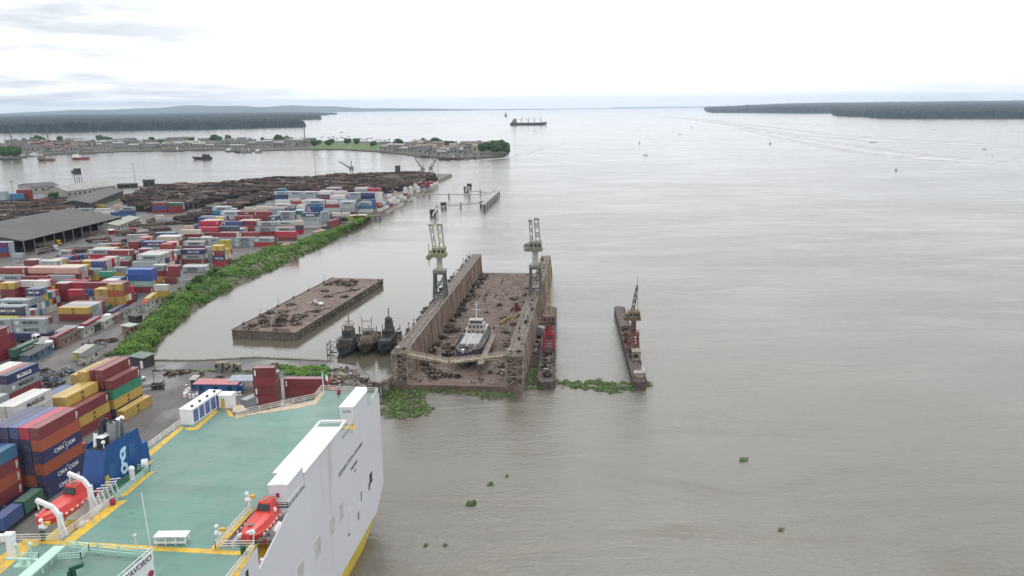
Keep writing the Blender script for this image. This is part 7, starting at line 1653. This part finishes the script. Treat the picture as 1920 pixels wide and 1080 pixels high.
for (x0, y0, x1, y1, lab, bx, bl_) in ((100, 653, 150, 626, 'white cabbed truck with maroon container, nearest the blue huts', ('r', LL), 'maroon container on the truck nearest the blue huts'),
        (158, 627, 208, 598, 'white cabbed truck with maroon container, second in the lane', ('r', LL), 'maroon container on the second truck in the lane'),
        (208, 602, 246, 580, 'white cabbed truck with navy lettered container in the lane', ('n', LL, 'c'), 'navy lettered container on the truck by the yellow tower')):
    p, a = along(x0, y0, x1, y1); truck(p, a, lab, box=bx, boxlab=bl_)
p, a = along(24, 677, 78, 652); truck(p, a, 'flat trailer carrying a green container beside the blue huts', box=('G', LL, 'u'), boxlab='green container on the trailer beside the blue huts', cab=False)
p, a = along(228, 579, 262, 562); truck(p, a, 'trailer with navy lettered container behind the trucks', box=('n', LL, 'c'), boxlab='navy lettered container at the head of the truck queue', cab=False)
p, a = along(276, 577, 306, 553); truck(p, a, 'crimson cabbed truck with yellow container near the huts', mc=M_red, box=('y', LL, 's'), boxlab='long yellow container on the crimson cabbed truck')
p, a = along(60, 643, 18, 640); truck(p, a, 'white truck parked against the grey lettered stack', L=8)
# trailer beside the ship with two boxes
p, a = along(-8, 1013, 78, 945); truck(p + Vector((0, 1.2, 0)), a, 'long trailer beside the ship carrying blue and green boxes', L=15, box=('b', LS), boxlab='blue box on the trailer beside the ship', cab=False)
pr = proto(LS, True, 1); o = copy_tree(pr[0]); o.color = (*PAL['G'][0], 1); o.location = p + Vector((0, 1.2, 1.3)) + Vector((math.cos(a) * 7.2 + math.sin(a) * 1.22, math.sin(a) * 7.2 - math.cos(a) * 1.22, 0)); o.rotation_euler = (0, 0, a); tag(o, 'green box with faded roof on the trailer beside the ship', 'container', 'containers on trailers')
for c in o.children: c.color = o.color
# log trucks by the shed
def logtruck(x0, y0, x1, y1, label, mc):
    p, a = along(x0, y0, x1, y1); r = truck(p, a, label, mc=mc, L=11, group='log trucks by the shed')
    for k in range(6):
        put_log(p + Vector((math.cos(a) * 6.4, math.sin(a) * 6.4, 1.9 + (k // 3) * 1.1)) + Vector((-math.sin(a), math.cos(a), 0)) * ((k % 3 - 1) * .9), a, k % 4, f'log, {word(k + 1)} of the load on the {label}', .95)
logtruck(100, 471, 58, 480, 'white log truck before the shed', M_cabw); logtruck(104, 461, 70, 466, 'yellow log truck under the shed edge', M_mark)
logtruck(262, 423, 232, 432, 'white log truck right of the shed', M_cabw); logtruck(292, 416, 262, 424, 'pale log truck at the road bend', M_cabw)
# small car on the quay
q = at(261, 714, 3); r = empty('car', 'small white car parked on the apron behind the yellow stack', 'car', q, R(62))
m = MB(); m.hexa([(-2, -.8, .35), (2, -.8, .35), (2, .8, .35), (-2, .8, .35), (-2, -.75, .9), (2, -.75, .85), (2, .75, .85), (-2, .75, .9)]); m.hexa([(-1.7, -.72, .9), (1.0, -.72, .9), (1.0, .72, .9), (-1.7, .72, .9), (-1.2, -.6, 1.45), (.4, -.6, 1.45), (.4, .6, 1.45), (-1.2, .6, 1.45)]); m.build('body', M_cabw, r)
m = MB(); m.box(-1.3, -.7, .95, .6, -.64, 1.3); m.box(-1.3, .64, .95, .6, .7, 1.3); m.hexa([(.98, -.6, .95), (1.02, -.6, .95), (1.02, .6, .95), (.98, .6, .95), (.45, -.55, 1.4), (.5, -.55, 1.4), (.5, .55, 1.4), (.45, .55, 1.4)]); m.build('window', M_glass, r)
for x in (-1.3, 1.3):
    for y in (-.75, .75): wheel(r, x, y, .32)
p, a = along(252, 733, 305, 727); truck(p, a, 'empty dark low trailer on the wet apron', L=9, cab=False); m = MB(); q = at(290, 728, 3); m.bar(q + Vector((0, 0, 1)), q + Vector((0, 0, 6)), .14); m.bar(q + Vector((1.5, 0, 1)), q + Vector((3, 1, 2.4)), .25); m.box(q.x - 1, q.y, q.z, q.x + 2, q.y + 1.2, q.z + 1.6); o = m.build('mobile_derrick', M_dark); tag(o, 'dark derrick gear with thin post on the wet apron', 'derrick')
# ---------------------------------------------------------------- huts, sheds and clutter on the quay
M_hut = mat('hut_blue', (.05, .13, .21), .7, .2, .5, dirt=(.16, .12, .1), dirt_amt=.25); M_hutr = mat('hut_rust', (.20, .10, .08), .85, .3, .5, dirt=(.3, .26, .2), dirt_amt=.4); M_hutw = mat('hut_pale', (.42, .42, .38), .8, .2, .5, dirt=(.2, .15, .1), dirt_amt=.3)
def hut(x0, y0, x1, y1, w, h, mw, mr, label, slope=.3, wins=2, name='hut', z=3., cat='hut', over=.4):
    p, a = along(x0, y0, x1, y1, z); L = (at(x1, y1, z) - p).length; r = empty(name, label, cat, p, a)
    m = MB(); m.box(0, 0, 0, L, w, h); wl_ = m.build('wall', mw, r)
    m = MB(); m.hexa([(-over, -over, h), (L + over, -over, h), (L + over, w + over, h + slope), (-over, w + over, h + slope), (-over, -over, h + .14), (L + over, -over, h + .14), (L + over, w + over, h + slope + .14), (-over, w + over, h + slope + .14)]); m.build('roof', mr, r)
    for k in range(wins):
        x = L * (k + .5) / wins; m = MB(); m.box(x - .6, -.05, h * .4, x + .6, .0, h * .78); m.build('window', M_glass, r)
    return r
hs_ = [(56, 682, 72, 674, 3, 2.8, M_hut, M_roofg, 'blue grey hut, nearest of the line'), (73, 674, 100, 658, 3, 2.8, M_hut, M_roofg, 'long blue hut with white window boards'), (86, 660, 108, 647, 5, 3, M_hutw, M_roofl, 'hut with pale slanting sheet roof beside the rusty boxes'),
       (120, 652, 139, 640, 4, 3.2, M_hutr, M_rustd, 'rusty roofless box hut, left one'), (139, 640, 156, 631, 4, 3.2, M_hutr, M_rustd, 'rusty roofless box hut, right one'), (128, 640, 146, 628, 4, 3.6, M_walld, M_roofl, 'hut under a raised pale awning'),
       (158, 634, 178, 622, 3, 2.8, M_hutw, M_roofg, 'grey white hut with dark doors'), (180, 622, 196, 612, 3, 2.8, M_walld, M_roofg, 'dark open hut in the middle of the line'), (196, 616, 217, 603, 4, 2.8, M_hutw, M_roofl, 'hut with bright corrugated roof'),
       (219, 604, 233, 595, 3, 2.8, M_hutr, M_roofr, 'salmon walled hut'), (234, 597, 249, 588, 3, 2.8, M_hutw, M_roofg, 'long pale hut by the crimson truck'), (251, 592, 272, 579, 3.5, 2.8, M_hutw, M_roofg, 'pale hut with open dark front'), (274, 584, 292, 571, 3.5, 2.8, M_hutw, M_roofg, 'last pale hut near the shrubs')]
for t_ in hs_: hut(*t_[:8], t_[8] + ' of the line beside the lane' if len(t_[8].split()) < 9 else t_[8])
hut(245, 627, 259, 622, 4, 3, M_hutr, mat('pale_green_roof', (.36, .42, .33), .7, .15), 'red walled shed with pale green roof at the shrub edge')
hut(255, 607, 268, 603, 4, 3, M_walld, M_roofg, 'black hut tucked into the shrubs')
hut(245, 687, 271, 691, 4.5, 3.6, M_walld, mat('grey_green_roof', (.16, .21, .18), .7, .2), 'dark kiosk with white doors at the basin corner', wins=0)
m = MB(); q = at(264, 690.5, 3.); m.box(q.x, q.y - .12, 3, q.x + 1.2, q.y - .04, 5.6); q = at(245, 687, 3.); m.box(q.x + .1, q.y - .12, 3, q.x + 1.2, q.y - .04, 5.4); o = m.build('door_leaf', M_white); o.parent = bpy.data.objects[[o_.name for o_ in bpy.data.objects if o_.get('label', '').startswith('dark kiosk')][0]]; o.matrix_parent_inverse = (Matrix.Translation(o.parent.location) @ Matrix.Rotation(o.parent.rotation_euler.z, 4, 'Z')).inverted()
hut(154, 676, 177, 660, 2.6, 2.6, mat('hut_yellow', (.42, .42, .06), .7, .2, .5, dirt=(.2, .18, .1), dirt_amt=.3), M_hutw, 'lime yellow box hut by the shrubs')
hut(164, 684, 198, 663, 3, 2.8, M_hutw, M_roofg, 'white grey box hut behind the red stack', wins=1)
for i, (x, y) in enumerate(((188, 640), (210, 638))):
    q = at(x, y, 3.4); m = MB()
    for k in range(16):
        a0, a1 = 6.283 * k / 16, 6.283 * (k + 1) / 16; m.bar((1.8 * math.cos(a0), 1.8 * math.sin(a0), 0), (1.8 * math.cos(a1), 1.8 * math.sin(a1), 0), .8, .8)
    o = m.build('giant_tyre', M_rustd); o.location = q; tag(o, ('left' if i == 0 else 'right') + ' one of two giant dark tyres lying by the shrubs', 'tyre')
for i, (x, y, r_) in enumerate(((85, 700, 3), (95, 712, 3.4), (110, 705, 2.6), (122, 700, 2.6), (100, 722, 3), (80, 715, 2.6), (158, 682, 1.6), (165, 648, 1.4), (190, 650, 1.8), (240, 632, 1.4), (60, 498, 3.4), (25, 505, 4.5), (160, 485, 3), (172, 470, 3.4), (112, 484, 3))):
    scrap(at(x, y, 3.), r_, f'scrap and tarpaulin heap, {word(i + 1)} from the orange roofed block through the yard', 400 + i, (M_rustd, M_hut, M_lash, M_grey), tall=1.5)
# blue office with red roof edge and its neighbours
T6f = lambda x, y: (340 + x / 6.4, 690 + y / 6.4)
a_ = T6f(165, 320); b__ = T6f(670, 325); hut(*a_, *b__, 4, 3.4, mat('office_blue', (.025, .11, .30), .5, .15, .5, dirt=(.1, .1, .1), dirt_amt=.2), mat('office_red_roof', (.46, .17, .18), .5, .1), 'blue site office with pale red roof edge and three windows', wins=3, slope=.2)
a_ = T6f(120, 250); b__ = T6f(175, 250); hut(*a_, *b__, 3, 3, MATS['office_blue'], M_hutw, 'small blue hut behind the site office', wins=1)
a_ = T6f(690, 300); b__ = T6f(735, 300); hut(*a_, *b__, 1.1, 2.4, MATS['office_blue'], M_cabw, 'blue portable toilet at the end of the site office', wins=0, over=.05, name='portable_toilet', cat='toilet')
p0, a = along(*T6f(600, 300), *T6f(880, 290)); r = empty('open_canopy', 'grey sheet roofed open shelter behind the maroon stack', 'shelter', p0, a); m = MB(); m.box(-1, 0, 3.6, 8, 6, 3.8); m.build('roof', mat('blue_grey_roof', (.27, .31, .36), .5, .1), r)
for x in (0, 2.6, 5.2, 7.8):
    for y in (.2, 5.8): m = MB(); m.box(x - .08, y - .08, 0, x + .08, y + .08, 3.6); m.build('post', M_grey, r)
for i, (x, y) in enumerate(((40, 350), (60, 335), (80, 315), (100, 290), (60, 300), (105, 355), (148, 355), (190, 355), (190, 325), (65, 240), (665, 330), (705, 325), (40, 330), (90, 275))):
    q = at(*T6f(x, y), 3); m = MB(); m.tube((0, 0, 0), (0, 0, .5), .5, .45, 10, M_white); m.tube((0, 0, .5), (0, 0, .8), .45, .42, 10, M_red if i % 2 else M_white); m.tube((0, 0, .8), (0, 0, 1.15), .42, .38, 10, M_white)
    o = m.build('barrel_marker'); o.location = q; tag(o, f'red and white marker drum, {word(i + 1)} around the blue site office', 'marker drum', 'striped drums around the site office')
# upturned pale machinery at the basin kerb
for i, (x, w_, lab) in enumerate(((404, 4.6, 'left one of the two upturned grey machines at the basin kerb'), (428, 3.6, 'right one of the two upturned grey machines at the basin kerb'))):
    q = at(x, 697, 3); m = MB(); m.box(0, 0, 0, w_, 2.4, 2.8, M_lash, Matrix.Rotation(R(6 if i else -4), 4, 'Y')); m.tube((.5, -.1, 1.8), (.5, 1.6, 1.8), .55, n=10, m=M_dark); m.tube((w_ - .6, -.1, .9), (w_ - .6, 1.6, .9), .6, n=10, m=M_dark); m.bar((w_ * .5, -.2, 0), (w_ * .6, -.2, 3.2), .3, m=M_rustd); m.box(.9, -.2, .5, w_ * .5, 0, 2.2, M_grey)
    o = m.build('upturned_machine'); o.location = q; tag(o, lab, 'machine')
for i, (x, y) in enumerate(((377, 704), (410, 712), (520, 690), (468, 706), (345, 700), (320, 702), (490, 694))):
    scrap(at(x, y, 3.), 1.2 + .4 * (i % 3), f'small debris heap, {word(i + 1)} along the basin kerb', 430 + i, tall=.9)
m = MB(); p0 = at(290, 695, 3); p1 = at(480, 697, 3)
for k in range(40):
    q = p0.lerp(p1, k / 39); q.y += rg.uniform(-.6, .6); m.blob((q.x, q.y, 3.1), rg.uniform(.5, 1.2), .5, .4, rg.choice((M_leaf[1], M_rustd, M_lash)), 6, 4, .3, rg)
tag(m.build('weeds'), 'weeds and rubble along the basin kerb', kind='stuff')
# red and white hut, crimson hut in the log yard, lying drums
hut(207, 440, 215, 439, 3, 3, M_red, M_white, 'tiny red and white hut among the log piles'); hut(245, 437, 256, 436, 3, 3, M_crimson, M_crimson, 'small crimson box among the log piles')
for x, y, mt, lab in ((141, 482, M_blue, 'blue drum lying by the short container row'), (150, 480, M_lash, 'pale drum lying right of the blue drum')):
    q = at(x, y, 4.4); m = MB(); m.tube((0, 0, 0), (3, 3.5, 0), 1.5, n=12); o = m.build('big_drum', mt); o.location = q; tag(o, lab, 'drum')
# pale lintels along the lane: white kerb bars
for i, (x, y) in enumerate(((419, 492), (437, 477), (429, 491), (348, 525), (383, 508), (560, 437))):
    q = at(x, y, 3.3); m = MB(); m.bar((-2.6, -2.4, 0), (2.2, 2.4, 0), .9, .6); o = m.build('kerb_block', M_hutw); o.location = q; tag(o, f'white concrete kerb bar, {word(i + 1)} beside the yard lane', 'kerb block', 'white bars beside the lane')
# fenders and hanging tyres along the quay under the ship are out of view
bpy.data.objects.remove(star_copy)
